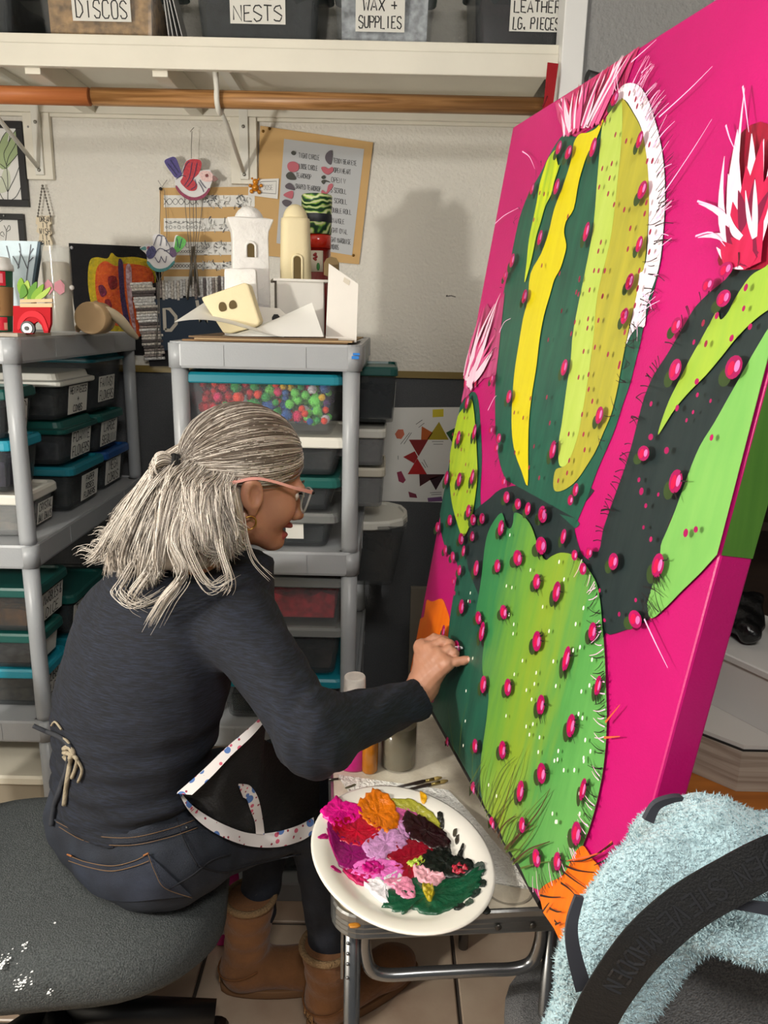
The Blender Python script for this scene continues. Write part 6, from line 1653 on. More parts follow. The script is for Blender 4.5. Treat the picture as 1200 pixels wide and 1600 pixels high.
# clay village on the right hand unit
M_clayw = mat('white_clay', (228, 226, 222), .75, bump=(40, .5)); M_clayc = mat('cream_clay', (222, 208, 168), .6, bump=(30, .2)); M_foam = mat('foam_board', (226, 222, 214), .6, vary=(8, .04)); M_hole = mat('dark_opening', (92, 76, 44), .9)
card = thing('cardboard_sheets', 'stack of brown cardboard sheets under the clay houses', 'cardboard', (-.29, 2.1, TOP))
for i, (x0, x1, y0, y1, r) in enumerate(((-.50, -.10, 1.90, 2.5, .01), (-.46, -.08, 1.885, 2.4, -.02), (-.49, -.13, 1.905, 2.45, .03))):
    M4 = Matrix.Translation(((x0+x1)/2, (y0+y1)/2, 0)) @ Matrix.Rotation(r, 4, 'Z') @ Matrix.Translation((-(x0+x1)/2, -(y0+y1)/2, 0))
    obj('cardboard_sheet', MB().box((x0, y0, TOP+.0005+i*.0042), (x1, y1, TOP+.0042+i*.0042)).xf(M4), mat('cardboard_%d' % i, ((140, 108, 74), (166, 140, 104), (120, 96, 70))[i], .85), card)
CZ = TOP + .0135
def paper(label, c0, c1, c2, c3, curl, name='paper_sheet', nrm_up=.0):
    b = MB(); n = 14; vs = []
    C = [Vector(c) for c in (c0, c1, c2, c3)]
    for i in range(n+1):
        for j in range(n+1):
            s, t = i/n, j/n
            p = C[0]*(1-s)*(1-t)+C[1]*s*(1-t)+C[2]*s*t+C[3]*(1-s)*t
            vs.append((p.x, p.y, max(p.z + curl(s, t), CZ+.001)))
    m = n+1
    q = [(i*m+j, (i+1)*m+j, (i+1)*m+j+1, i*m+j+1) for i in range(n) for j in range(n)]
    b.add(vs, q, True); b.add([(v[0], v[1], v[2]-.0006) for v in vs], [tuple(reversed(f)) for f in q], True)
    return obj(name, b, M_paper, label=label, cat='paper', group='loose white papers under the clay houses')
paper('curled white paper rising at the left in front of the clay houses', (-.515, 1.90, CZ+.03), (-.25, 1.89, CZ), (-.27, 2.06, CZ), (-.475, 2.08, CZ+.085), lambda s, t: .03*math.sin(s*3)*(1-t)*(1-s))
paper('folded white paper with a raised corner right of the tilted clay house', (-.40, 1.895, CZ), (-.155, 1.90, CZ+.004), (-.195, 2.02, CZ+.085), (-.38, 2.10, CZ+.004), lambda s, t: .012*math.sin(s*3.1)*math.sin(t*3.1))
# tall white tower
def tower(name, label, px, pyb, pyt, Y, w, d, m, rot, flare=0.0, dome=.0, door=None, z0=None, rnd=.012):
    base = atY(px, pyb, Y); top = atY(px, pyt, Y)
    zb = z0 if z0 is not None else base.z; h = top.z - zb
    t = thing(name, label, 'clay house', (base.x, Y, zb), rot)
    def rg(k, z, r=rnd): return [(x, y, z) for x, y in rrect(w*k, d*k, r, 4)]
    hb = h - dome
    R_ = [rg(1, 0), rg(.97, hb*.5), rg(.93, hb*.84)]
    if flare: R_ += [rg(.96, hb*.9), rg(1+flare, hb*.985), rg(1+flare, hb), rg(.8, hb+.004)]
    else: R_ += [rg(.93, hb*.93), rg(.90, hb*.985), rg(.78, hb)]
    obj('walls', MB().loft(R_), m, t, local=True)
    if dome:
        n = 20; D = []
        for k in range(7):
            a = k/6*math.pi/2
            D.append([(.40*w*math.cos(a)*math.cos(6.283*i/n)+1e-4*math.cos(6.283*i/n), .40*d*math.cos(a)*math.sin(6.283*i/n)+1e-4*math.sin(6.283*i/n), hb-.006+(dome+.006)*math.sin(a)) for i in range(n)])
        obj('dome', MB().loft(D), m, t, local=True)
    for (cx, z, ow, oh) in (door or []):
        # opening: raised rim and recessed dark pane
        n = 10
        arch = [(-ow/2, 0), (ow/2, 0)] + [(ow/2*math.cos(math.pi*k/n), oh-ow/2+ow/2*math.sin(math.pi*k/n)) for k in range(n+1)]
        k_ = .965
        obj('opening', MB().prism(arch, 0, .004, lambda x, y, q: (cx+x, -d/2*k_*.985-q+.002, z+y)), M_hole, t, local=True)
        rim = [(ow/2, 0)] + [(ow/2*math.cos(math.pi*k/n), oh-ow/2+ow/2*math.sin(math.pi*k/n)) for k in range(n+1)] + [(-ow/2, 0)]
        obj('opening_rim', MB().tube([(cx+x*1.12, -d/2*k_-.001, z+y*1.03) for x, y in rim], .0035, 6), m, t, local=True)
    return t
tower('clay_tower', 'tall white clay tower with flared top and grey dome', 393, 532, 322, 2.12, .098, .085, M_clayw, math.radians(14), .18, .035, [(.0, .195, .022, .036)], CZ+.0005, .004)
# base the cream tower stands on
fbx = atY(466, 520, 2.14)
fbz = atY(466, 436, 2.10).z
bx_ = thing('foam_board_box', 'white foam board box supporting the cream clay tower', 'box', (fbx.x, 2.16, CZ))
obj('walls', MB().prism(rrect(.125, .12, .003, 1), CZ+.0005, fbz-.006, lambda x, y, z: (fbx.x+x*math.cos(.2)-y*math.sin(.2), 2.16+x*math.sin(.2)+y*math.cos(.2), z)), M_foam, bx_)
obj('top_plate', MB().prism(rrect(.145, .135, .003, 1), fbz-.006, fbz, lambda x, y, z: (fbx.x+x*math.cos(.2)-y*math.sin(.2), 2.16+x*math.sin(.2)+y*math.cos(.2), z)), M_foam, bx_)
tower('clay_tower', 'slim cream clay tower with an arched doorway standing on the foam box', 462, 432, 319, 2.13, .082, .062, M_clayc, math.radians(8), 0, .034, [(.004, .0, .022, .058)], fbz+.0005, .022)
tower('clay_block', 'low white clay block with a small door in front of the domed tower', 378, 505, 420, 2.035, .086, .03, M_clayw, math.radians(4), 0, 0, [(-.014, .088, .013, .028)], CZ+.0005, .003)
# tilted clay house
th_ = thing('clay_house', 'cream clay house with two little windows lying tilted on the papers', 'clay house', (atY(370, 515, 1.985).x, 1.985, CZ))
hs = MB(); HY = 1.985
obj('block', cut('322,466 388,443 394,446 412,502 408,510 366,521 356,520 326,474', HY+.03, .055, smooth=0), M_clayc, th_, bevel=.006)
for s in ('342,478 344,473 349,472 353,476 354,484 347,487 343,484', '358,476 360,471 365,469 369,473 370,480 363,483 359,481'):
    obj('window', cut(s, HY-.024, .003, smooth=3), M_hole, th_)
# slanted foam piece, small house card, arch
sf = thing('foam_gable', 'white foam board piece with a slanted top beside the clay houses', 'foam board', (atY(533, 535, 1.96).x, 1.96, CZ))
obj('front_face', cut('514,412 560,444 557,535 509,531', 1.965, .006), M_foam, sf)
obj('side_face', MB().add([tuple(atY(514, 412, 1.959)), tuple(atY(509, 531, 1.959)), tuple(atY(509, 531, 1.959)+Vector((0, .06, 0))), tuple(atY(514, 412, 1.959)+Vector((0, .06, 0)))], [(0, 1, 2, 3), (3, 2, 1, 0)]), M_foam, sf)
obj('tape_piece', cut('538,433 547,439 545,446 536,440', 1.9585, .0008), mat('tape', (206, 198, 182), .3), sf)
obj('foam_arch', cut('507,430 507,412 511,405 518,402 526,404 530,411 530,440', 2.03, .02, smooth=0), mat('brown_arch', (112, 92, 58), .8), label='brown arched card behind the slanted foam board', cat='card')
obj('foam_card_house', cut('402,479 438,482 452,496 452,520 402,520', 2.06, .01), M_foam, label='low foam card wall with a black hole behind the folded paper', cat='foam board')
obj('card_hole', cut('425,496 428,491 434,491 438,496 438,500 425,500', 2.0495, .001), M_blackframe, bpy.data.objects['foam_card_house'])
# leaf tin on red jar
jc = atY(494, 430, 2.30)
JX, JY = jc.x+.004, 2.32
rj = thing('red_jar', 'red lidded jar with a flower label under the leaf patterned tin', 'jar', (JX, JY, CZ))
jt = atY(494, 366, 2.30).z
obj('jar_body', MB().lathe([(.034, .0005), (.036, .004), (.036, jt-CZ-.036)], (JX, JY, CZ), 24), mat('red_glass', (110, 18, 14), .15, coat=.5), rj)
obj('jar_lid', MB().lathe([(.037, jt-CZ-.037), (.037, jt-CZ-.002), (.034, jt-CZ)], (JX, JY, CZ), 24), mat('red_lid', (190, 34, 14), .2, coat=.5), rj)
lbz = atY(488, 425, 2.30).z
obj('jar_label', MB().loft([[(JX+r*math.cos(a), JY+r*math.sin(a), z) for r in (.0364,) for a in [math.radians(225+9*k) for k in range(9)]] + [(JX+.0368*math.cos(a), JY+.0368*math.sin(a), z) for a in [math.radians(297-9*k) for k in range(9)]] for z in (lbz, jt-.045)]), mat('jar_paper', (206, 196, 176), .6), rj)
for k in range(5):
    a = math.radians(262+5*math.cos(k*1.256)); z = (lbz+jt-.045)/2+.012+.008*math.sin(k*1.256)
    obj('flower_petal', MB().ball((JX+.0372*math.cos(a), JY+.0372*math.sin(a), z), (.004, .0015, .004), 8, 5), mat('jar_flower', (140, 24, 24), .5), rj)
obj('printed_leaf', MB().ball((JX+.0372*math.cos(math.radians(275)), JY+.0372*math.sin(math.radians(275)), lbz+.014), (.005, .0015, .011), 8, 5), mat('jar_leaf', (44, 110, 40), .5), rj)
tn = thing('leaf_tin', 'round tin with a green leaf pattern and dark band on the red jar', 'tin', (JX, JY, jt))
tt = atY(484, 303, 2.30).z - jt
def leafy():
    m = mat('leaf_print', (60, 110, 50), .35)
    nt = m.node_tree; b = nt.nodes['Principled BSDF']
    tcn = nt.nodes.new('ShaderNodeTexCoord'); w = nt.nodes.new('ShaderNodeTexWave'); w.wave_type = 'RINGS'; w.inputs['Scale'].default_value = 22; w.inputs['Distortion'].default_value = 9; w.inputs['Detail'].default_value = 2
    r = nt.nodes.new('ShaderNodeValToRGB')
    for p, c in ((.25, (30, 70, 40)), (.5, (84, 140, 60)), (.75, (170, 190, 90))):
        e = r.color_ramp.elements.new(p); e.color = lin(c)
    r.color_ramp.elements[0].color = lin((20, 50, 34)); r.color_ramp.elements[-1].color = lin((206, 212, 170))
    nt.links.new(tcn.outputs['Object'], w.inputs['Vector']); nt.links.new(w.outputs['Fac'], r.inputs['Fac']); nt.links.new(r.outputs['Color'], b.inputs['Base Color'])
    return m
obj('tin_body', MB().lathe([(.040, .0005), (.042, .002), (.042, tt-.03)], (JX-.004, JY, jt), 32), leafy(), tn)
obj('tin_lid', MB().lathe([(.0435, tt-.031), (.0435, tt-.003), (.041, tt), (.036, tt-.002)], (JX-.004, JY, jt), 32), leafy(), tn)
obj('dark_band', MB().lathe([(.0425, tt*.30), (.0428, tt*.31), (.0428, tt*.50), (.0425, tt*.51)], (JX-.004, JY, jt), 32, cap0=False, cap1=False), mat('navy_band', (18, 22, 34), .5), tn)
pb = atY(309, 576, 1.99)
t = thing('painted_pebble', 'small painted pebble with yellow spots on the pompom box lid', 'pebble', (pb.x, 1.99, pb.z))
zt_ = POM[2] + .1562
obj('pebble', MB().ball((pb.x, 1.99, zt_+.0085), (.025, .014, .009), 14, 9), mat('pebble_pink', (190, 150, 140), .5), t)
for dx, c in ((-.012, (206, 190, 40)), (.0, (206, 190, 40)), (.013, (40, 34, 34))):
    obj('spot', MB().ball((pb.x+dx, 1.9768+abs(dx)*.25, zt_+.011), (.005, .002, .003), 8, 5), mat('spot_%d' % c[0], c, .5), t)

# ================================================================ THE WOMAN
def V3(v): return np.array(v, float)
woman = thing('person', 'woman with silver hair and dark top seated with her back turned, dabbing at the canvas', 'person', (-0.46, 1.38, 0.50))
FA = math.radians(40)
BF = np.array((math.cos(FA), math.sin(FA), 0.0)); BR_ = np.array((math.sin(FA), -math.cos(FA), 0.0))

M_skin = mat('skin', (176, 124, 98), .5, sss=.12, vary=(14, .07), bump=(160, .06))
M_lip = mat('lips', (158, 74, 70), .4)
def streaky(name, c1, c2, sc, rough=.9):
    m = mat(name, c1, rough)
    nt = m.node_tree; b = nt.nodes['Principled BSDF']
    tcn = nt.nodes.new('ShaderNodeTexCoord'); mp = nt.nodes.new('ShaderNodeMapping'); mp.inputs['Scale'].default_value = sc; mp.inputs['Rotation'].default_value = (0, .35, math.radians(50))
    n = nt.nodes.new('ShaderNodeTexNoise'); n.inputs['Scale'].default_value = 1; n.inputs['Detail'].default_value = 5; n.inputs['Roughness'].default_value = .7
    r = nt.nodes.new('ShaderNodeValToRGB'); r.color_ramp.elements[0].position = .42; r.color_ramp.elements[1].position = .72
    r.color_ramp.elements[0].color = lin(c1); r.color_ramp.elements[1].color = lin(c2)
    bp = nt.nodes.new('ShaderNodeBump'); bp.inputs['Strength'].default_value = .25; bp.inputs['Distance'].default_value = .004
    nt.links.new(tcn.outputs['Object'], mp.inputs['Vector']); nt.links.new(mp.outputs['Vector'], n.inputs['Vector']); nt.links.new(n.outputs['Fac'], r.inputs['Fac'])
    nt.links.new(r.outputs['Color'], b.inputs['Base Color']); nt.links.new(n.outputs['Fac'], bp.inputs['Height']); nt.links.new(bp.outputs['Normal'], b.inputs['Normal'])
    return m
M_shirt = streaky('heather_navy', (8, 11, 19), (30, 37, 54), (40, 40, 420))
M_jeans = mat('dark_denim', (23, 27, 36), .85, vary=(16, .45), col2=(38, 44, 56), bump=(500, .3))
M_thread = mat('tan_thread', (112, 86, 60), .8)
M_boot = mat('tan_suede', (128, 84, 47), .9, vary=(14, .2), bump=(90, .3), sheen=.2)
M_sole = mat('boot_sole', (128, 92, 60), .8)

# ---- joints
PEL_R, PEL_L = (-.425, 1.318, .600), (-.560, 1.415, .605)
KN_R, KN_L = (-.135, 1.495, .555), (-.245, 1.665, .55)
AN_R, AN_L = (-.095, 1.498, .16), (-.295, 1.575, .16)
SH_R, SH_L = (-.252, 1.312, 1.062), (-.455, 1.545, 1.06)
EL_R = tuple(atY(488, 1148, 1.155)); WR_R = (.062, 1.318, .925)
EL_L, WR_L = (-.33, 1.66, .86), (-.19, 1.60, .72)

shirt_core = union([cap((-.515, 1.395, .66), (-.495, 1.395, .84), .195, .188, BF, .72), (cap((-.495, 1.395, .84), (-.452, 1.405, .97), .188, .182, BF, .72), .05),
    (cap((-.452, 1.405, .97), (-.395, 1.415, 1.055), .182, .135, BF, .75), .06), (cap((-.395, 1.415, 1.055), (-.315, 1.44, 1.095), .13, .085), .05),
    (cap((-.29, 1.435, 1.105), SH_R, .066, .064), .05), (cap((-.32, 1.46, 1.105), SH_L, .066, .064), .05),
    (cap((-.30, 1.43, 1.10), (-.272, 1.44, 1.165), .066, .058), .02)], .05)
sleeve = union([cap(SH_R, EL_R, .070, .056), (cap(EL_R, WR_R, .054, .041), .03), (ell(tuple(V3(EL_R)+V3((.01, -.01, -.012))), (.055, .05, .05)), .03)], .03)
sleeve_l = union([cap(SH_L, EL_L, .066, .055), (cap(EL_L, WR_L, .05, .036), .03)], .03)
def shirt_fn(P):
    d = shirt_core(P)
    d = smin(d, sleeve(P), .030); d = smin(d, sleeve_l(P), .03)
    x, y, z = P[:, 0], P[:, 1], P[:, 2]
    a = x*BR_[0] + y*BR_[1]
    low = np.clip((.98 - z)/.25, 0, 1)
    d = d + low*(.0065*np.sin(z*75 + a*26 + 1.2*np.sin(a*13)) + .0035*np.sin(z*130 - a*40))*np.clip((-.2 - x)*8, 0, 1)
    arm = np.clip((x + .22)*7, 0, 1)
    d = d + arm*(.0028*np.sin(x*95 + z*60 - y*40) + .002*np.sin(x*150 - y*90))
    d = d + .0015*np.sin(x*60 + z*45)*np.sin(y*70 - z*30)
    hem = .664 + .030*np.clip((x + .60)/.3, -.3, 1)*np.clip((x+.5)*6, 0, 1) + .02*np.clip((-.60-x)*8, 0, 1)
    d = np.maximum(d, hem - z)
    cut_ = (x-WR_R[0])*.70 + (y-WR_R[1])*.70 + (z-WR_R[2])*.12 - .012     # cuff
    d = np.where(x > -.05, np.maximum(d, cut_), d)
    cn = np.array((.20, .05, .975)); top = (P - np.array((-.276, 1.44, 1.168))) @ cn
    near = ((P - np.array((-.276, 1.44, 1.168)))**2).sum(1) < .012
    return np.where(near, np.maximum(d, top), d)
sm_ = nets(shirt_fn, (-.76, 1.05, .60), (.14, 1.78, 1.21), .0065)
obj('shirt', sm_, M_shirt, woman, label='dark heathered long sleeved top')

jeans_core = union([ell(PEL_R, (.135, .125, .112)), (ell(PEL_L, (.135, .125, .115)), .06), (cap((-.515, 1.395, .60), (-.51, 1.395, .70), .172, .176, BF, .72), .05),
    (cap((-.42, 1.335, .592), KN_R, .098, .066), .05), (cap((-.52, 1.45, .592), KN_L, .098, .066), .05),
    (cap(KN_R, AN_R, .066, .050), .03), (cap(KN_L, AN_L, .064, .040), .03)], .05)
def jeans_fn(P):
    d = jeans_core(P)
    x, y, z = P[:, 0], P[:, 1], P[:, 2]
    d = d + .0022*np.sin(x*70 - z*50)*np.sin(y*55 + z*40) + .0025*np.sin((x*.6 + z)*90)*np.clip((z-.2)*-6+1, 0, 1)
    d = np.maximum(d, .500 - z + np.where((x > -.36) | (y > 1.53), -.6, 0))
    d = np.maximum(d, np.maximum(z - .715, .165 - z))
    return d
jm2 = nets(jeans_fn, (-.76, 1.16, .15), (-.02, 1.78, .74), .0075)
obj('jeans', jm2, M_jeans, woman, label='dark blue jeans')

# ---- head, neck, hand and the body under the clothes: one skin mesh
HA, HB = math.radians(27), math.radians(19)
hf = V3((math.cos(HA)*math.cos(HB), math.sin(HA)*math.cos(HB), -math.sin(HB))); hr = V3((math.sin(HA), -math.cos(HA), 0)); hu = np.cross(hr, hf)
HS = 1.05
HC = V3((-.262, 1.446, 1.318))
def hw(p):
    """head frame (forward, her right, up) to the world"""
    p = np.asarray(p, float)*HS
    return HC + p[..., 0:1]*hf + p[..., 1:2]*hr + p[..., 2:3]*hu
def hwp(x, y, z): return tuple(hw(np.array([[x, y, z]]))[0])
both = lambda mk: [mk(1), mk(-1)]
hp = [ell((-.015, 0, .035), (.100, .078, .088)), (ell((.035, 0, -.030), (.060, .061, .082)), .03), (cap((-.02, 0, -.06), (-.065, 0, -.20), .053, .058), .03)]
for s in (1, -1):
    hp += [(cap((.002, s*.046, -.066), (.070, s*.016, -.098), .020, .018), .025), (ell((.058, s*.040, -.034), (.030, .026, .030)), .02), (ell((.084, s*.028, .014), (.013, .026, .009)), .012)]
hp += [(ell((.083, 0, -.101), (.021, .022, .017)), .015), (cap((.090, 0, .006), (.112, 0, -.036), .008, .010), .012), (ell((.115, 0, -.042), (.012, .012, .0095)), .008),
       (ell((.104, .010, -.046), (.010, .008, .007)), .006), (ell((.104, -.010, -.046), (.010, .008, .007)), .006), (ell((.096, 0, -.064), (.014, .023, .0065)), .008), (ell((.092, 0, -.083), (.014, .021, .0075)), .008)]
head0 = union(hp, .02)
ear = []
ce, se = math.cos(.35), math.sin(.35)
eR = lambda s: np.array([[ce, 0, se], [0, 1, 0], [-se, 0, ce]]).T
for s in (1, -1):
    ear.append((s, ell((-.014, s*.0800, -.016), (.0205, .010, .032), eR(s)), ell((-.008, s*.0915, -.016), (.0130, .0110, .0215), eR(s)), ell((-.002, s*.0765, -.046), (.0085, .006, .010))))
def head_fn(P):
    d = head0(P)
    for s in (1, -1):
        d = -smin(-d, ell((.097, s*.032, -.004), (.012, .017, .009))(P), .006)
    d = -smin(-d, ell((.106, 0, -.0735), (.020, .019, .0045))(P), .003)
    for s, outer, concha, lobe in ear:
        e = -smin(-outer(P), concha(P), .004)
        e = smin(e, lobe(P), .006)
        d = smin(d, e, .005)
    return d
body = nets(head_fn, (-.135, -.10, -.215), (.135, .10, .135), .0029, frame=hw)
# hand
def hp3(px, py, Y): return tuple(atY(px, py, Y))
W0 = (.052, 1.305, .920); W1 = (.080, 1.338, .943)
MC = {'index': hp3(658, 1010, 1.382), 'middle': hp3(670, 1013, 1.362), 'ring': hp3(686, 1022, 1.342), 'little': hp3(698, 1037, 1.322)}
FG = {'index': [hp3(679, 998, 1.388), hp3(694, 1001, 1.380), hp3(704, 1008, 1.368)], 'middle': [hp3(691, 1003, 1.366), hp3(703, 1007, 1.358), hp3(704, 1017, 1.356)],
      'ring': [hp3(702, 1015, 1.344), hp3(710, 1021, 1.336), hp3(706, 1029, 1.340)], 'little': [hp3(713, 1034, 1.320), hp3(725, 1032, 1.319), hp3(736, 1030, 1.317)]}
palm = union([cap(W0, W1, .028, .027, (0, 1, 0), .85)] + [(cap(W1, MC[k], .022, .0125), .016) for k in MC] + [(cap(MC['index'], MC['little'], .012, .012), .012), (cap(hp3(668, 1050, 1.352), hp3(690, 1032, 1.348), .020, .016), .012)], .015)
fingers = []
for k, pts in FG.items():
    ch_ = [MC[k]] + pts; r0 = {'index': .0098, 'middle': .0100, 'ring': .0094, 'little': .0084}[k]
    fingers.append(union([cap(ch_[0], ch_[1], r0*1.12, r0)] + [(cap(ch_[i], ch_[i+1], r0*(1-.07*(i-1)), r0*(1-.09*i)), .004) for i in (1, 2)], .004))
thumb = union([cap(hp3(668, 1052, 1.375), hp3(690, 1030, 1.392), .015, .012), (cap(hp3(690, 1030, 1.392), hp3(708, 1014, 1.376), .0115, .0095), .005)], .005)
def hand_fn(P):
    d = palm(P)
    for f in fingers: d = smin(d, f(P), .0028)
    d = smin(d, thumb(P), .005)
    d = d + .0005*np.sin(P[:, 0]*420)*np.sin(P[:, 2]*380)
    return d
nets(hand_fn, (.015, 1.26, .885), (.19, 1.43, 1.05), .0021, body)
# the hidden body under the clothes (trunk, arms, legs)
inner = union([cap((-.50, 1.40, .62), (-.45, 1.41, .98), .145, .14, BF, .7), (cap((-.42, 1.415, 1.0), (-.30, 1.44, 1.08), .11, .06), .05), (cap((-.31, 1.44, 1.07), SH_R, .04, .045), .03), (cap(SH_R, EL_R, .045, .036), .02), (cap(EL_R, WR_R, .036, .027), .02),
               (cap((-.33, 1.46, 1.07), SH_L, .04, .045), .03), (cap(SH_L, EL_L, .045, .036), .02), (cap(EL_L, WR_L, .036, .027), .02), (cap(WR_L, (-.15, 1.60, .68), .026, .022), .01),
               (cap((-.42, 1.335, .61), KN_R, .07, .05), .03), (cap((-.52, 1.45, .61), KN_L, .07, .05), .03), (cap(KN_R, AN_R, .05, .035), .02), (cap(KN_L, AN_L, .05, .035), .02)], .03)
nets(inner, (-.70, 1.08, .12), (.10, 1.76, 1.15), .016, body)
bo = obj('body', body, [M_skin, M_lip], woman)
Vh = np.array(body.v); cen = np.array([Vh[list(f)].mean(0) for f in body.f])
loc = (cen - HC)/HS; lx, ly, lz = loc @ hf, loc @ hr, loc @ hu
lip = (lx > .088) & (np.abs(ly) < .024) & (lz < -.0585) & (lz > -.0905)
bo.data.polygons.foreach_set('material_index', lip.astype(int).tolist())
# nails
M_nail = mat('nail', (206, 158, 140), .3)
for k in ('index', 'middle', 'little'):
    p2, p3 = Vector(FG[k][1]), Vector(FG[k][2]); d_ = (p3-p2).normalized()
    n_ = (Vector((0, -1, .5)) - d_*Vector((0, -1, .5)).dot(d_)).normalized()
    c_ = p3 - d_*.002 + n_*.0066
    obj('finger_nail', MB().ball((0, 0, 0), (.005, .0042, .0012), 10, 6).xf(Matrix.Translation(c_) @ Matrix((d_, n_.cross(d_), n_)).transposed().to_4x4()), M_nail, woman)
# eyes, brows, glasses, earring
for s in (1, -1):
    e = obj('eye', MB().ball(hwp(.0795, s*.031, -.005), .0125*HS, 16, 12), mat('eye_white', (226, 220, 214), .2), woman)
    obj('iris', MB().ball(hwp(.0885, s*.031, -.006), (.0052, .0052, .0052), 12, 8), mat('iris_brown', (60, 40, 26), .2), e)
    b = MB()
    for i in range(26):
        t = i/25; y_ = s*(.012 + .036*t); x_ = .0955 - .9*(abs(y_)-.01)**2*8; z_ = .019 + .006*math.sin(t*2.4)
        b.tube([hwp(x_+.001, y_, z_), hwp(x_-.001, y_+s*.004, z_+.0035)], .0006, 4)
    obj('eyebrow', b, mat('brow_hair', (92, 74, 60), .8), woman, kind='stuff')
    b = MB()
    for i in range(12):
        y_ = s*(.020+.022*i/11); b.tube([hwp(.0925-.25*(abs(y_)-.02), y_, .0005), hwp(.100-.25*(abs(y_)-.02), y_*1.02, .003)], .0005, 4)
    obj('eyelashes', b, mat('lash', (24, 18, 18), .8), woman, kind='stuff')
M_pinkframe = mat('pink_acetate', (226, 160, 150), .25, coat=.4); M_clearframe = mat('clear_acetate', (196, 196, 190), .1, alpha=.55)
gl = obj('eyeglasses', MB().tube([hwp(.111, -.010, -.004), hwp(.114, 0, -.001), hwp(.111, .010, -.004)], .0022, 8), M_clearframe, woman, label='eyeglasses with pink temples and clear rims')
for s in (1, -1):
    ring = [hwp(.109 - .30*max(0, abs(y)-.030)**1.0*.9, s*y, z) for y, z in ((.010, .010), (.020, .015), (.040, .017), (.058, .014), (.060, .002), (.056, -.016), (.046, -.028), (.030, -.030), (.016, -.022), (.010, -.006), (.010, .010))]
    obj('rim', MB().tube(spline(ring, 4), .0022, 8), M_clearframe, gl)
    obj('lens', MB().add([tuple(Vector(q)) for q in ring[:-1]], [tuple(range(10))]), mat('lens_glass', (230, 236, 236), .03, alpha=.10), gl)
    tp_ = spline([hwp(.102, s*.0625, .0135), hwp(.060, s*.0815, .0145), hwp(.010, s*.0865, .016), hwp(-.022, s*.0865, .012), hwp(-.048, s*.083, -.002), hwp(-.060, s*.081, -.010)], 5)
    fl = tuple(hr*s)
    rr = []
    for i, p in enumerate(tp_):
        k = i/(len(tp_)-1); hh = .0038*(1-.35*math.sin(min(k, .6)*math.pi*1.2)) + (.0016 if k > .8 else 0)
        a, c = V3(p), None
        rr.append([tuple(a + hr*s*u_*.0013 + hu*v_*hh) for u_, v_ in ((1, 1), (1, -1), (-1, -1), (-1, 1))])
    obj('temple', MB().loft(rr, smooth=False), M_pinkframe, gl)
    obj('hinge', MB().ball(hwp(.103, s*.062, .013), .0042, 8, 6), mat('hinge_dark', (40, 40, 42), .3, .8), gl)
    hc = V3(hwp(-.003, s*.0815, -.066))
    obj('hoop_earring', MB().tube([tuple(hc + hf*.0115*HS*math.cos(a) + hu*.0125*HS*math.sin(a) + hr*s*.002*math.sin(a)) for a in [2*math.pi*i/24 for i in range(25)]], .0019, 8, caps=False), mat('gold_hoop', (176, 136, 70), .3, .9), woman)

# ---- hair
def tone_mat(n, c, r=.42):
    return mat('hair_' + n, c, r, sheen=.25, vary=(300, .15), spec=.6)
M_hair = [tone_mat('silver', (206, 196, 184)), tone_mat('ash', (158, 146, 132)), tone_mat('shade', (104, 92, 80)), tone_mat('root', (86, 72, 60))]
TIE = (-.136, .022, -.006)
ec, er = V3((-.018, 0, .038)), V3((.1055, .0835, .0925))
def cap_fn(P):
    x, y, z = P[:, 0], P[:, 1], P[:, 2]
    d = ell(ec, er*.95)(P)
    t = np.clip((z + .004)/.030, 0, 1); t = t*t*(3-2*t)
    front = .062 + .16*z - 3.0*y*y
    front = np.where(z > .05, front + (z-.05)*.55, front)
    lim = -.034*(1-t) + front*t
    lim = np.minimum(lim, .088)
    d = np.maximum(d, x - lim)
    return np.maximum(d, -z - .085)
hm = nets(cap_fn, (-.17, -.10, -.09), (.10, .10, .14), .004, frame=hw)
def EP(px, py, Y): return V3(atY(px, py, Y))
vol = union([cap(hwp(-.082, .01, -.01), EP(250, 835, 1.385), .032, .048), (cap(hwp(-.070, .03, -.035), EP(300, 850, 1.33), .034, .046), .03), (cap(EP(250, 835, 1.385), EP(185, 875, 1.375), .048, .024), .03),
             (cap(hwp(-.05, .055, -.03), EP(365, 835, 1.335), .03, .020), .03), (cap(EP(300, 850, 1.325), EP(258, 875, 1.305), .042, .018), .03), (cap(hwp(-.080, -.02, -.02), EP(225, 850, 1.42), .028, .038), .03)], .03)
nets(vol, (-.60, 1.20, 1.0), (-.15, 1.52, 1.42), .008, hm)
obj('hair_mass', hm, M_hair[1], woman)
rngh = np.random.default_rng(12)
strands = [[], [], [], []]
def ellp(dirv, k=1.0):
    return ec + er*dirv*k
def to_dir(p):
    q = (V3(p) - ec)/er
    return q/np.linalg.norm(q)
td = to_dir(TIE)
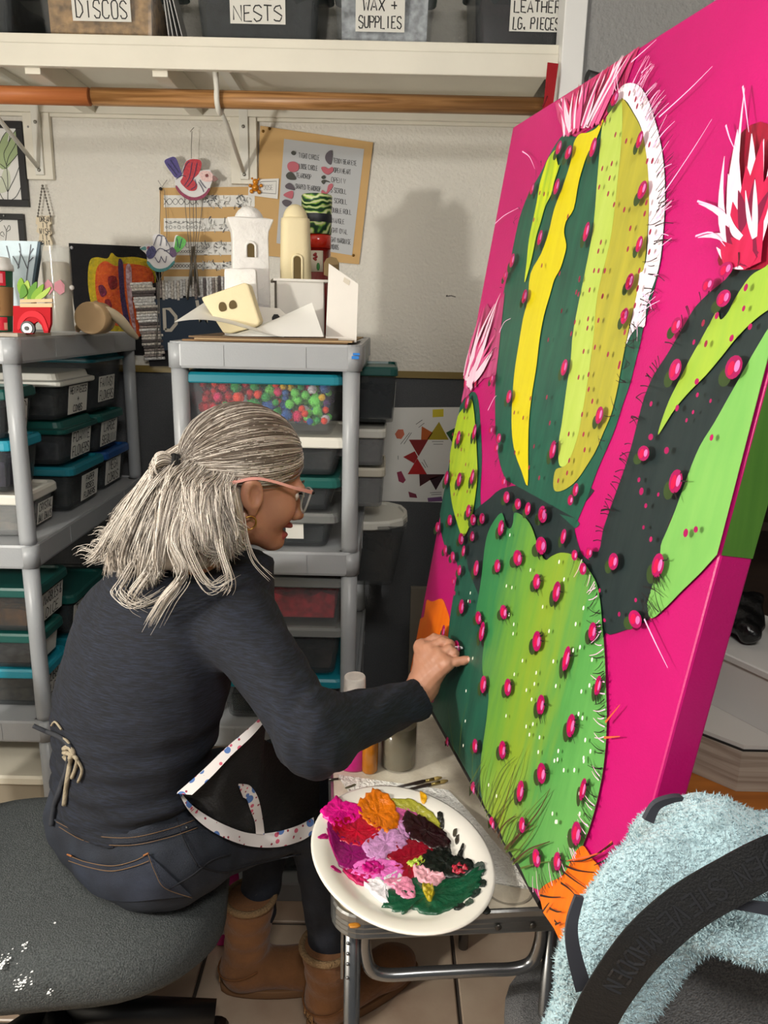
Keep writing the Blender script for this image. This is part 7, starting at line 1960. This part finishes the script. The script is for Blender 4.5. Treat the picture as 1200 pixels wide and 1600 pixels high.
# swept back over the skull to the tie
cnt = 0
TR_ = float(np.linalg.norm((V3(TIE) - ec)/er))
while cnt < 2700:
    v = rngh.normal(0, 1, 3); v /= np.linalg.norm(v)
    p = ellp(v)
    x, y, z = p
    t = min(max((z+.004)/.030, 0), 1); t = t*t*(3-2*t)
    front = .062 + .16*z - 3*y*y + (max(0, z-.05)*.55)
    lim = min(-.034*(1-t) + front*t, .088)
    if x > lim or z < .004 + .30*min(0, x+.02): continue
    if z < .012 and x > -.02: continue
    if rngh.random() > (.22 + .78*np.exp(-((lim-x)/.05)**2)): continue
    om = math.acos(max(-1, min(1, float(v @ td))))
    pts = []
    k0 = 1.0 + .030*rngh.random()
    ph = rngh.uniform(0, 6.28); am = .008*rngh.random()
    sag = rngh.normal(0, .02); jt = rngh.normal(0, .045, 3)
    for i in range(14):
        s = i/13
        d = (math.sin((1-s)*om)*v + math.sin(s*om)*td)/max(math.sin(om), 1e-4)
        d = d + np.array((0, 0, 1))*sag*math.sin(s*math.pi) + jt*s
        d /= np.linalg.norm(d)
        e_ = max(0, (s-.55)/.45)**1.6
        pts.append(ellp(d, (k0 + .025*math.sin(s*math.pi) + am*math.sin(ph + s*9))*(1-e_) + (TR_-.02)*e_))
    W_ = hw(np.array(pts))
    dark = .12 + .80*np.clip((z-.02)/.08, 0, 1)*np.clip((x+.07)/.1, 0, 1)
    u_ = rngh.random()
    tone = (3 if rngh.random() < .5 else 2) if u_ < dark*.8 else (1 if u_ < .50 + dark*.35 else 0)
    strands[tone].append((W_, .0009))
    cnt += 1
# hanging half: locks that gather to points
EK = [(0, 138, 884, 1.40), (.12, 156, 900, 1.375), (.28, 192, 908, 1.325), (.42, 232, 930, 1.295), (.55, 275, 900, 1.28), (.7, 318, 890, 1.275), (.85, 352, 882, 1.285), (1, 382, 870, 1.31)]
def end_at(k):
    for (k0, *a), (k1, *b_) in zip(EK, EK[1:]):
        if k <= k1:
            f = (k-k0)/(k1-k0); return [a[i]+(b_[i]-a[i])*f for i in range(3)]
    return list(EK[-1][1:])
for c_ in range(120):
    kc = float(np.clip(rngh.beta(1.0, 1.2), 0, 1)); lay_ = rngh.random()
    Lc = 1 - .28*rngh.random()**1.8
    ex, ey, eY = end_at(kc)
    ec_ = V3(atY(ex + rngh.normal(0, 7), ey + rngh.normal(0, 7) - 4, eY + .035*lay_ - .004))
    sway = V3((rngh.normal(-.004, .010), rngh.normal(0, .006), rngh.normal(0, .006)))
    wav = rngh.normal(0, .003, 3)
    for q_ in range(44):
        k = float(np.clip(kc + rngh.normal(0, .05), 0, 1))
        ry = -.030 + .108*k + rngh.normal(0, .010); rz = .046 - .040*k - .045*rngh.random()**1.6*(1 if lay_ > .4 else .4); rxx = -.128 + .080*k
        d0 = to_dir((rxx, ry, rz)); root = hw(ellp(d0, 1.0)[None])[0]
        out1 = hw(ellp(d0 + np.array((-.02, 0, -.22))*.6, 1.07)[None])[0]
        e = out1 + (ec_ - out1)*(Lc - .10*rngh.random()) + rngh.normal(0, .0034, 3)
        mid = (out1 + e)/2
        bulge = V3((-.012, -.028, .016))*(1.0 - .9*lay_)*(.6 + .6*math.sin(k*3.1)) + rngh.normal(0, .0026, 3)
        q = spline([tuple(root), tuple(out1), tuple(mid*.6 + out1*.4 + bulge + wav), tuple(mid*.4 + e*.6 + bulge*.8 - wav), tuple(e*.88 + mid*.12 + bulge*.35 + sway*.2), tuple(e + sway)], 3)
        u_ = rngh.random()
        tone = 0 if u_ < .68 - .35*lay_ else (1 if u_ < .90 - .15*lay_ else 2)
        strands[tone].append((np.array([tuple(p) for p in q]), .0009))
# long loose locks over the shoulder and flyaways
for (pts, n, sp_) in ((((300, 760, 1.34), (268, 840, 1.27), (285, 895, 1.245), (258, 935, 1.245), (236, 972, 1.25)), 40, .006), (((310, 770, 1.33), (292, 830, 1.265), (300, 870, 1.245), (330, 918, 1.245), (362, 905, 1.25)), 16, .006),
                      (((225, 850, 1.34), (195, 905, 1.31), (186, 925, 1.30), (215, 944, 1.285), (255, 925, 1.27)), 16, .006), (((250, 830, 1.32), (232, 890, 1.285), (206, 930, 1.285), (225, 945, 1.28)), 16, .007),
                      (((350, 790, 1.32), (345, 850, 1.275), (360, 905, 1.25), (352, 925, 1.25)), 12, .004), (((380, 805, 1.35), (388, 850, 1.33), (400, 880, 1.32), (425, 905, 1.31)), 4, .003)):
    for i in range(n):
        o_ = rngh.normal(0, sp_, 3)
        q = spline([tuple(V3(atY(*p)) + o_*(.6+.25*j) + rngh.normal(0, .0008, 3)) for j, p in enumerate(pts)], 5)
        strands[0 if rngh.random() < .7 else 1].append((np.array([tuple(p) for p in q]), .0010))
for i in range(150):
    k = rngh.random(); bx, by = 275 - 140*k + rngh.normal(0, 5), 745 + 120*k + rngh.normal(0, 6)
    Y_ = 1.42 - .03*rngh.random()
    a = rngh.uniform(2.2, 4.3)
    l = rngh.uniform(8, 26)
    q = spline([tuple(atY(bx+14, by+6, Y_)), tuple(atY(bx, by, Y_)), tuple(atY(bx+l*.5*math.cos(a), by-l*.5*math.sin(a)*.6, Y_)), tuple(atY(bx+l*math.cos(a+.5), by-l*math.sin(a+.5)*.6, Y_))], 3)
    strands[0].append((np.array([tuple(p) for p in q]), .0005))
# knot behind the tie
for i in range(170):
    a = rngh.uniform(0, 6.28); r_ = .012*math.sqrt(rngh.random())
    o_ = hr*math.cos(a)*r_ + hu*math.sin(a)*r_
    t0 = V3(hwp(*TIE)) - hf*.006
    q = spline([tuple(t0 + o_*.4), tuple(t0 - hf*.022 + o_*1.2 + hu*.002), tuple(t0 - hf*.036 + o_*1.5 - hu*.010), tuple(t0 - hf*.030 + o_*1.3 - hu*.028 + rngh.normal(0, .003, 3)), tuple(t0 - hf*.012 + o_ - hu*.030 + rngh.normal(0, .004, 3))], 4)
    strands[0 if rngh.random() < .65 else 1].append((np.array([tuple(p) for p in q]), .0010))
hv, hfc, hmi = [], [], []
off = 0
for tone, lst in enumerate(strands):
    for P_, r_ in lst:
        n = len(P_)
        T_ = np.gradient(P_, axis=0); T_ /= np.linalg.norm(T_, axis=1, keepdims=True) + 1e-9
        A_ = np.cross(T_, np.array((.3, .2, 1.0))); A_ /= np.linalg.norm(A_, axis=1, keepdims=True) + 1e-9
        B_ = np.cross(T_, A_)
        rad = (r_*np.clip(1.15 - np.linspace(0, 1, n)**3, .2, 1))[:, None]
        for q in range(3):
            hv.append(P_ + rad*(A_*math.cos(q*2.094) + B_*math.sin(q*2.094)))
        for q in range(3):
            a0, b0 = off + q*n, off + ((q+1) % 3)*n
            i_ = np.arange(n-1)
            hfc.append(np.stack([a0+i_, a0+i_+1, b0+i_+1, b0+i_], 1)); hmi.append(np.full(n-1, tone))
        off += 3*n
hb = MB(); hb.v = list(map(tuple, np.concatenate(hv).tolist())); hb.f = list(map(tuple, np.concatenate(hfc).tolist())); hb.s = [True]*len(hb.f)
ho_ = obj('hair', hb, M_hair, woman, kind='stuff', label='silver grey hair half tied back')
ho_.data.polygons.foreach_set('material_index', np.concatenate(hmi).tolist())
tb_ = V3(hwp(*TIE)) - hf*.008
tie = MB()
for dr in (0, .004, -.004):
    tie.tube([tuple(tb_ + hf*dr + hr*(.0135+.001*math.sin(a*5))*math.cos(a) + hu*(.0135+.001*math.cos(a*4))*math.sin(a)) for a in [2*math.pi*i/24 for i in range(25)]], .0042, 8, caps=False)
obj('hair_tie', tie, mat('hair_tie_black', (16, 16, 17), .8, bump=(300, .4)), woman)

# ---- surface finder used to lay seams, bands and apron on the clothes
def clothes(P): return np.minimum(shirt_fn(P), jeans_fn(P))
def lay(px, py, off=.003, fall=1.35, fn=clothes):
    """point on the clothes seen through a picture point, lifted off by off"""
    r = np.array(ray(px, py)); r /= np.linalg.norm(r)
    o = np.array((0, 0, CAM_H)); t = .9
    for _ in range(60):
        d = float(fn((o + r*t)[None].astype(np.float32))[0])
        if d < off + .0004: return Vector(o + r*(t-.0005))
        t += max(d-off, .0008)*.75
        if t > 2.2: break
    return atY(px, py, fall)
def seam(s, m, r=.0011, off=.0015, name='stitching', fn=jeans_fn, n=6):
    for st_ in s.split('|'):
        pts = outline(st_)
        P = spline([(x, y, 0) for x, y in pts], n) if len(pts) > 2 else [Vector((pts[0][0]+(pts[1][0]-pts[0][0])*i/n, pts[0][1]+(pts[1][1]-pts[0][1])*i/n, 0)) for i in range(n+1)]
        obj(name, MB().tube([tuple(lay(p.x, p.y, off, 1.3, fn)) for p in P], r, 5), m, woman)
def band(name, top, bot, m, off=.004, fn=jeans_fn, th=.003, n=6, parent=None, label=None):
    """strip of cloth between two drawn edges laid on the body"""
    A = spline([(x, y, 0) for x, y in outline(top)], n); B = spline([(x, y, 0) for x, y in outline(bot)], n)
    rows = 4; G = []
    for a, b_ in zip(A, B):
        G.append([lay(a.x+(b_.x-a.x)*j/rows, a.y+(b_.y-a.y)*j/rows, off, 1.3, fn) for j in range(rows+1)])
    b = MB(); vs = [p for g in G for p in g]; w = rows+1; m_ = len(G)
    fs = [(i*w+j, (i+1)*w+j, (i+1)*w+j+1, i*w+j+1) for i in range(m_-1) for j in range(rows)]
    cam_ = Vector((0, 0, CAM_H)); k = len(vs)
    inn = [p + (p-cam_).normalized()*th for p in vs]
    a, q, c = (vs[i] for i in fs[0][:3])
    if (q-a).cross(c-a).dot(cam_-a) < 0: fs = [tuple(reversed(f)) for f in fs]
    b.add(vs, fs, True); b.add(inn, [tuple(reversed(f)) for f in fs], True)
    return obj(name, b, m, parent or woman, label=label)
band('waistband', '82,1278 130,1297 200,1303 260,1290 300,1274', '90,1290 135,1312 200,1318 262,1306 308,1290', mat('denim_dark', (26, 30, 40), .85, bump=(500, .3)), .004)
seam('88,1284 132,1303 200,1309 262,1296 304,1281|92,1292 136,1315 200,1321 262,1309 309,1293', M_thread, .0007, .0052)
band('back_pocket', '106,1336 135,1346 175,1352 210,1344 231,1334', '118,1370 150,1400 195,1409 250,1405 300,1400', mat('denim_pocket', (34, 40, 54), .85, vary=(16, .4), bump=(500, .3)), .004)
seam('106,1336 135,1347 175,1353 210,1345 231,1334|107,1345 138,1355 175,1361 212,1353 233,1345', M_thread, .0008, .0072)
seam('231,1334 243,1365 258,1388 300,1403', M_thread, .0007, .0072)
seam('276,1278 284,1305 296,1330 308,1352|262,1390 300,1368 330,1345 360,1335|310,1352 350,1362 400,1350 470,1335', mat('denim_seam', (18, 20, 28), .9), .0016, .003)
seam('105,1335 112,1338|224,1337 232,1333', mat('orange_bartack', (150, 92, 44), .7), .0018, .008)
obj('rivet', MB().ball(tuple(lay(292, 1293, .003)), .003, 8, 5), mat('rivet_grey', (90, 88, 84), .4, .8), woman)

# ---- boots
def boot(heel, toe, shaft_top, lean, label, tag):
    h0 = V3((heel[0], heel[1], 0)); d = V3((toe[0], toe[1], 0)) - h0; L = np.linalg.norm(d); d /= L; s = V3((d[1], -d[0], 0))
    fr_ = lambda p: h0 + p[:, 0:1]*d + p[:, 1:2]*s + p[:, 2:3]*V3((0, 0, 1))
    up = union([cap((.055, 0, .07), (.050+lean, 0, shaft_top), .053, .058), (cap((.05, 0, .058), (L-.085, 0, .050), .052, .047, (0, 0, 1), .95), .03), (ell((L-.068, 0, .046), (.066, .050, .040)), .03)], .03)
    def fn(P):
        x, y, z = P[:, 0], P[:, 1], P[:, 2]
        d_ = up(P) + .0018*np.sin(z*130 + y*30)*np.clip((z-.07)*12, 0, 1)
        return np.maximum(np.maximum(d_, .016 - z), z - shaft_top - .004)
    t = thing('boot', label, 'boot', tuple(h0 + d*L/2), group='tan sheepskin boots')
    obj('upper', nets(fn, (-.06, -.10, 0), (L+.02, .10, shaft_top+.02), .0055, frame=fr_), M_boot, t)
    ol = []
    for i in range(28):
        a = 2*math.pi*i/28; x = L/2 + (L/2+.008)*math.cos(a); wid = .050*(1 - .14*math.cos(a*1)*-1 if False else 1.0)*(.92+.10*math.cos(a))
        ol.append((x, wid*np.sign(math.sin(a))*abs(math.sin(a))**.75))
    sole = MB().loft([[tuple(fr_(np.array([[x, y, z]]))[0]) for x, y in [(L/2+(q[0]-L/2)*k, q[1]*k) for q in ol]] for z, k in ((.0005, .97), (.006, 1.0), (.020, 1.0), (.024, .98))])
    obj('sole', sole, M_sole, t)
    cuff = MB().tube([tuple(fr_(np.array([[.050+lean+.058*math.cos(a), .058*math.sin(a), shaft_top]]))[0]) for a in [2*math.pi*i/30 for i in range(31)]], .008, 8, caps=False)
    obj('fleece_cuff', cuff, mat('sheepskin', (150, 120, 84), .95, bump=(200, .8)), t)
    seam_ = MB().tube([tuple(fr_(np.array([[.055+.066*math.cos(a)+.0, .062*math.sin(a), .085+.02*math.cos(a)]]))[0]) for a in [math.radians(60+240*i/20) for i in range(21)]], .0022, 6)
    obj('welt_seam', seam_, mat('suede_seam', (120, 76, 40), .9), t)
    # heel patch with letters, facing backwards
    c = h0 - d*.004 + V3((0, 0, .048))
    P4 = [Vector(c + s*a + V3((0, 0, 1))*b_ - d*.002) for a, b_ in ((-.019, -.010), (.019, -.010), (.019, .010), (-.019, .010))]
    pm = MB().add([tuple(p) for p in P4] + [tuple(p - Vector(d)*.0018) for p in P4], [(0, 1, 2, 3), (7, 6, 5, 4), (0, 4, 5, 1), (1, 5, 6, 2), (2, 6, 7, 3), (3, 7, 4, 0)])
    po_ = obj('heel_patch', pm, mat('suede_patch', (186, 140, 92), .7), t)
    obj('lettering', lettering(MB(), ['UGG'], P4[1] - Vector(d)*.0024 if False else P4[0] - Vector(d)*.0024, Vector(s), (0, 0, 1), .038, .020, .0022, jit=0), mat('patch_ink', (70, 46, 26), .7), po_)
    return t
boot((-.145, 1.452), (.100, 1.640), .215, -.005, 'tan sheepskin boot on her right foot, nearest the table leg', 1)
boot((-.372, 1.563), (-.095, 1.592), .262, .02, 'tan sheepskin boot on her left foot beside the magenta bottle', 2)

# ---- apron
def floral(name):
    m = mat(name, (226, 220, 218), .8)
    nt = m.node_tree; b = nt.nodes['Principled BSDF']; tcn = nt.nodes.new('ShaderNodeTexCoord')
    prev = None
    for sc, thr, c, sd in ((36, .30, (84, 118, 178), 0.0), (46, .22, (204, 92, 116), 3.3), (70, .17, (150, 50, 70), 7.7)):
        mp = nt.nodes.new('ShaderNodeMapping'); mp.inputs['Location'].default_value = (sd, sd*.7, sd*.3)
        v = nt.nodes.new('ShaderNodeTexVoronoi'); v.inputs['Scale'].default_value = sc
        r = nt.nodes.new('ShaderNodeMath'); r.operation = 'LESS_THAN'; r.inputs[1].default_value = thr
        mx = nt.nodes.new('ShaderNodeMixRGB'); mx.inputs[2].default_value = lin(c)
        if prev is None: mx.inputs[1].default_value = lin((226, 220, 218))
        else: nt.links.new(prev, mx.inputs[1])
        nt.links.new(tcn.outputs['Object'], mp.inputs['Vector']); nt.links.new(mp.outputs['Vector'], v.inputs['Vector']); nt.links.new(v.outputs['Distance'], r.inputs[0]); nt.links.new(r.outputs[0], mx.inputs[0])
        prev = mx.outputs['Color']
    nt.links.new(prev, b.inputs['Base Color'])
    return m
M_floral = floral('floral_cotton'); M_apron = mat('black_apron', (15, 15, 16), .9, bump=(200, .3))

def apron_sheet():
    top = [(284, 1238, 1.232), (312, 1212, 1.240), (345, 1182, 1.255), (385, 1146, 1.285), (414, 1124, 1.315), (408, 1152, 1.36), (436, 1170, 1.40), (470, 1184, 1.43), (498, 1214, 1.45)]
    bot = [(290, 1246), (312, 1264), (340, 1282), (368, 1294), (392, 1301), (418, 1304), (444, 1300), (470, 1292), (496, 1280)]
    T_ = spline(top, 5); B_ = spline([(x, y, 0) for x, y in bot], 5); rows = 12
    cam_ = Vector((0, 0, CAM_H)); G = []
    for a, b_ in zip(T_, B_):
        p1 = atY(a.x, a.y, a.z); p0 = lay(b_.x, b_.y, .012, 1.3, jeans_fn); row = []
        for j in range(rows+1):
            k = j/rows; p = p1.lerp(p0, k)
            d_ = float(jeans_fn(np.array([tuple(p)], np.float32))[0])
            n_it = 0
            while d_ < .010 and n_it < 40:
                p = p + (cam_-p).normalized()*max(.010-d_, .001); d_ = float(jeans_fn(np.array([tuple(p)], np.float32))[0]); n_it += 1
            row.append(np.array(p))
        G.append(row)
    A = np.array(G)
    for _ in range(3):
        A[1:-1, 1:-1] = A[1:-1, 1:-1]*.5 + (A[:-2, 1:-1]+A[2:, 1:-1]+A[1:-1, :-2]+A[1:-1, 2:])*.125
    m_, w = A.shape[:2]
    for i in range(m_):
        for j in range(1, w-1):
            A[i, j] += np.array((0, -.006, .003))*math.sin(i*.55 + j*.25)*math.sin(math.pi*j/(w-1))
    global AGRID
    AGRID = A.copy()
    vs = A.reshape(-1, 3); fs = [(i*w+j, (i+1)*w+j, (i+1)*w+j+1, i*w+j+1) for i in range(m_-1) for j in range(w-1)]
    b = MB(); b.add(vs, fs, True); b.add(vs + np.array((.002, .004, -.001)), [tuple(reversed(f)) for f in fs], True)
    return b
obj('apron_skirt', apron_sheet(), M_apron, woman, label='black apron')
band('apron_trim', '284,1240 305,1262 345,1286 390,1302 430,1300 465,1290 490,1277', '278,1236 296,1268 330,1298 380,1320 430,1324 470,1314 492,1300', M_floral, .016, clothes, .003, 6, label='white floral apron trim')
def drawn_strip(name, top, bot, m, label):
    A = spline(top, 6); B = spline(bot, 6); b = MB(); vs = []
    for a, q in zip(A, B): vs += [atY(a.x, a.y, a.z-.006), atY(q.x, q.y, q.z-.006)]
    n = len(A); fs = [(2*i, 2*i+1, 2*i+3, 2*i+2) for i in range(n-1)]
    b.add(vs, fs, True); b.add([v + Vector((.0, .003, 0)) for v in vs], [tuple(reversed(f)) for f in fs], True)
    return obj(name, b, m, woman, label=label)
drawn_strip('apron_side_trim', [(276, 1240, 1.225), (318, 1203, 1.235), (350, 1172, 1.25), (385, 1142, 1.28), (414, 1116, 1.31)], [(300, 1242, 1.225), (332, 1212, 1.235), (362, 1180, 1.25), (394, 1150, 1.28), (418, 1122, 1.31)], M_floral, 'white floral apron trim')
def on_apron(px, py):
    P = AGRID.reshape(-1, 3); r = ray(px, py); r = np.array(r)/r.length; q = P - np.array((0, 0, CAM_H))
    t = q @ r; d2 = (q*q).sum(1) - t*t
    i = int(np.argmin(d2)); return (px, py, float(P[i, 1]) - .004)
drawn_strip('apron_pocket_trim', [on_apron(*p) for p in ((372, 1226), (390, 1229), (403, 1248), (410, 1280), (413, 1304))], [on_apron(*p) for p in ((380, 1246), (386, 1250), (390, 1262), (398, 1284), (400, 1303))], M_floral, 'white floral pocket edge')
M_tieb = mat('apron_tie_cream', (150, 138, 116), .85, bump=(300, .4)); M_tied = mat('apron_tie_dark', (40, 42, 48), .85)
for s, m, r in (('52,1134 70,1142 90,1150 104,1160 112,1172', M_tied, .0045), ('88,1150 104,1158 110,1170', M_tieb, .0035), ('100,1176 110,1180 108,1200 104,1225 100,1258', M_tieb, .0045), ('110,1178 120,1186 118,1200 112,1216', M_tieb, .0035), ('108,1182 104,1205 95,1230 84,1262 80,1290', M_tied, .0055), ('112,1180 122,1190 128,1205 122,1222', M_tieb, .0028), ('96,1140 86,1128 80,1134', M_tieb, .0020), ('100,1170 108,1168 114,1178 106,1186 100,1180', M_tieb, .005)):
    pts = outline(s)
    P_ = spline([(x, y, 0) for x, y in pts], 5)
    obj('apron_tie', MB().tube([tuple(lay(p.x, p.y, .006, 1.36)) for p in P_], r, 7), m, woman)

# ---- cotton swab in the fingers
sw0, sw1 = Vector(hp3(699, 1008, 1.366)), cpt(0, 0) * 0
_r = ray(726, 1013); _t = (cBL - Vector((0, 0, CAM_H))).dot(cN)/_r.dot(cN)
sw1 = Vector((0, 0, CAM_H)) + _r*_t + cN*.004
t = thing('cotton_swab', 'white cotton swab pinched in her fingers against a painted bud', 'swab', sw0)
obj('stick', MB().tube([tuple(sw0 - (sw1-sw0)*.8), tuple(sw1)], .0013, 8), mat('swab_white', (238, 236, 236), .5), t)
dd = (sw1-sw0).normalized()
obj('cotton_tip', MB().tube([tuple(sw1 - dd*.014), tuple(sw1 - dd*.010), tuple(sw1 - dd*.003), tuple(sw1)], [.0012, .0026, .0028, .0012], 10), mat('cotton', (240, 238, 240), .9), t)
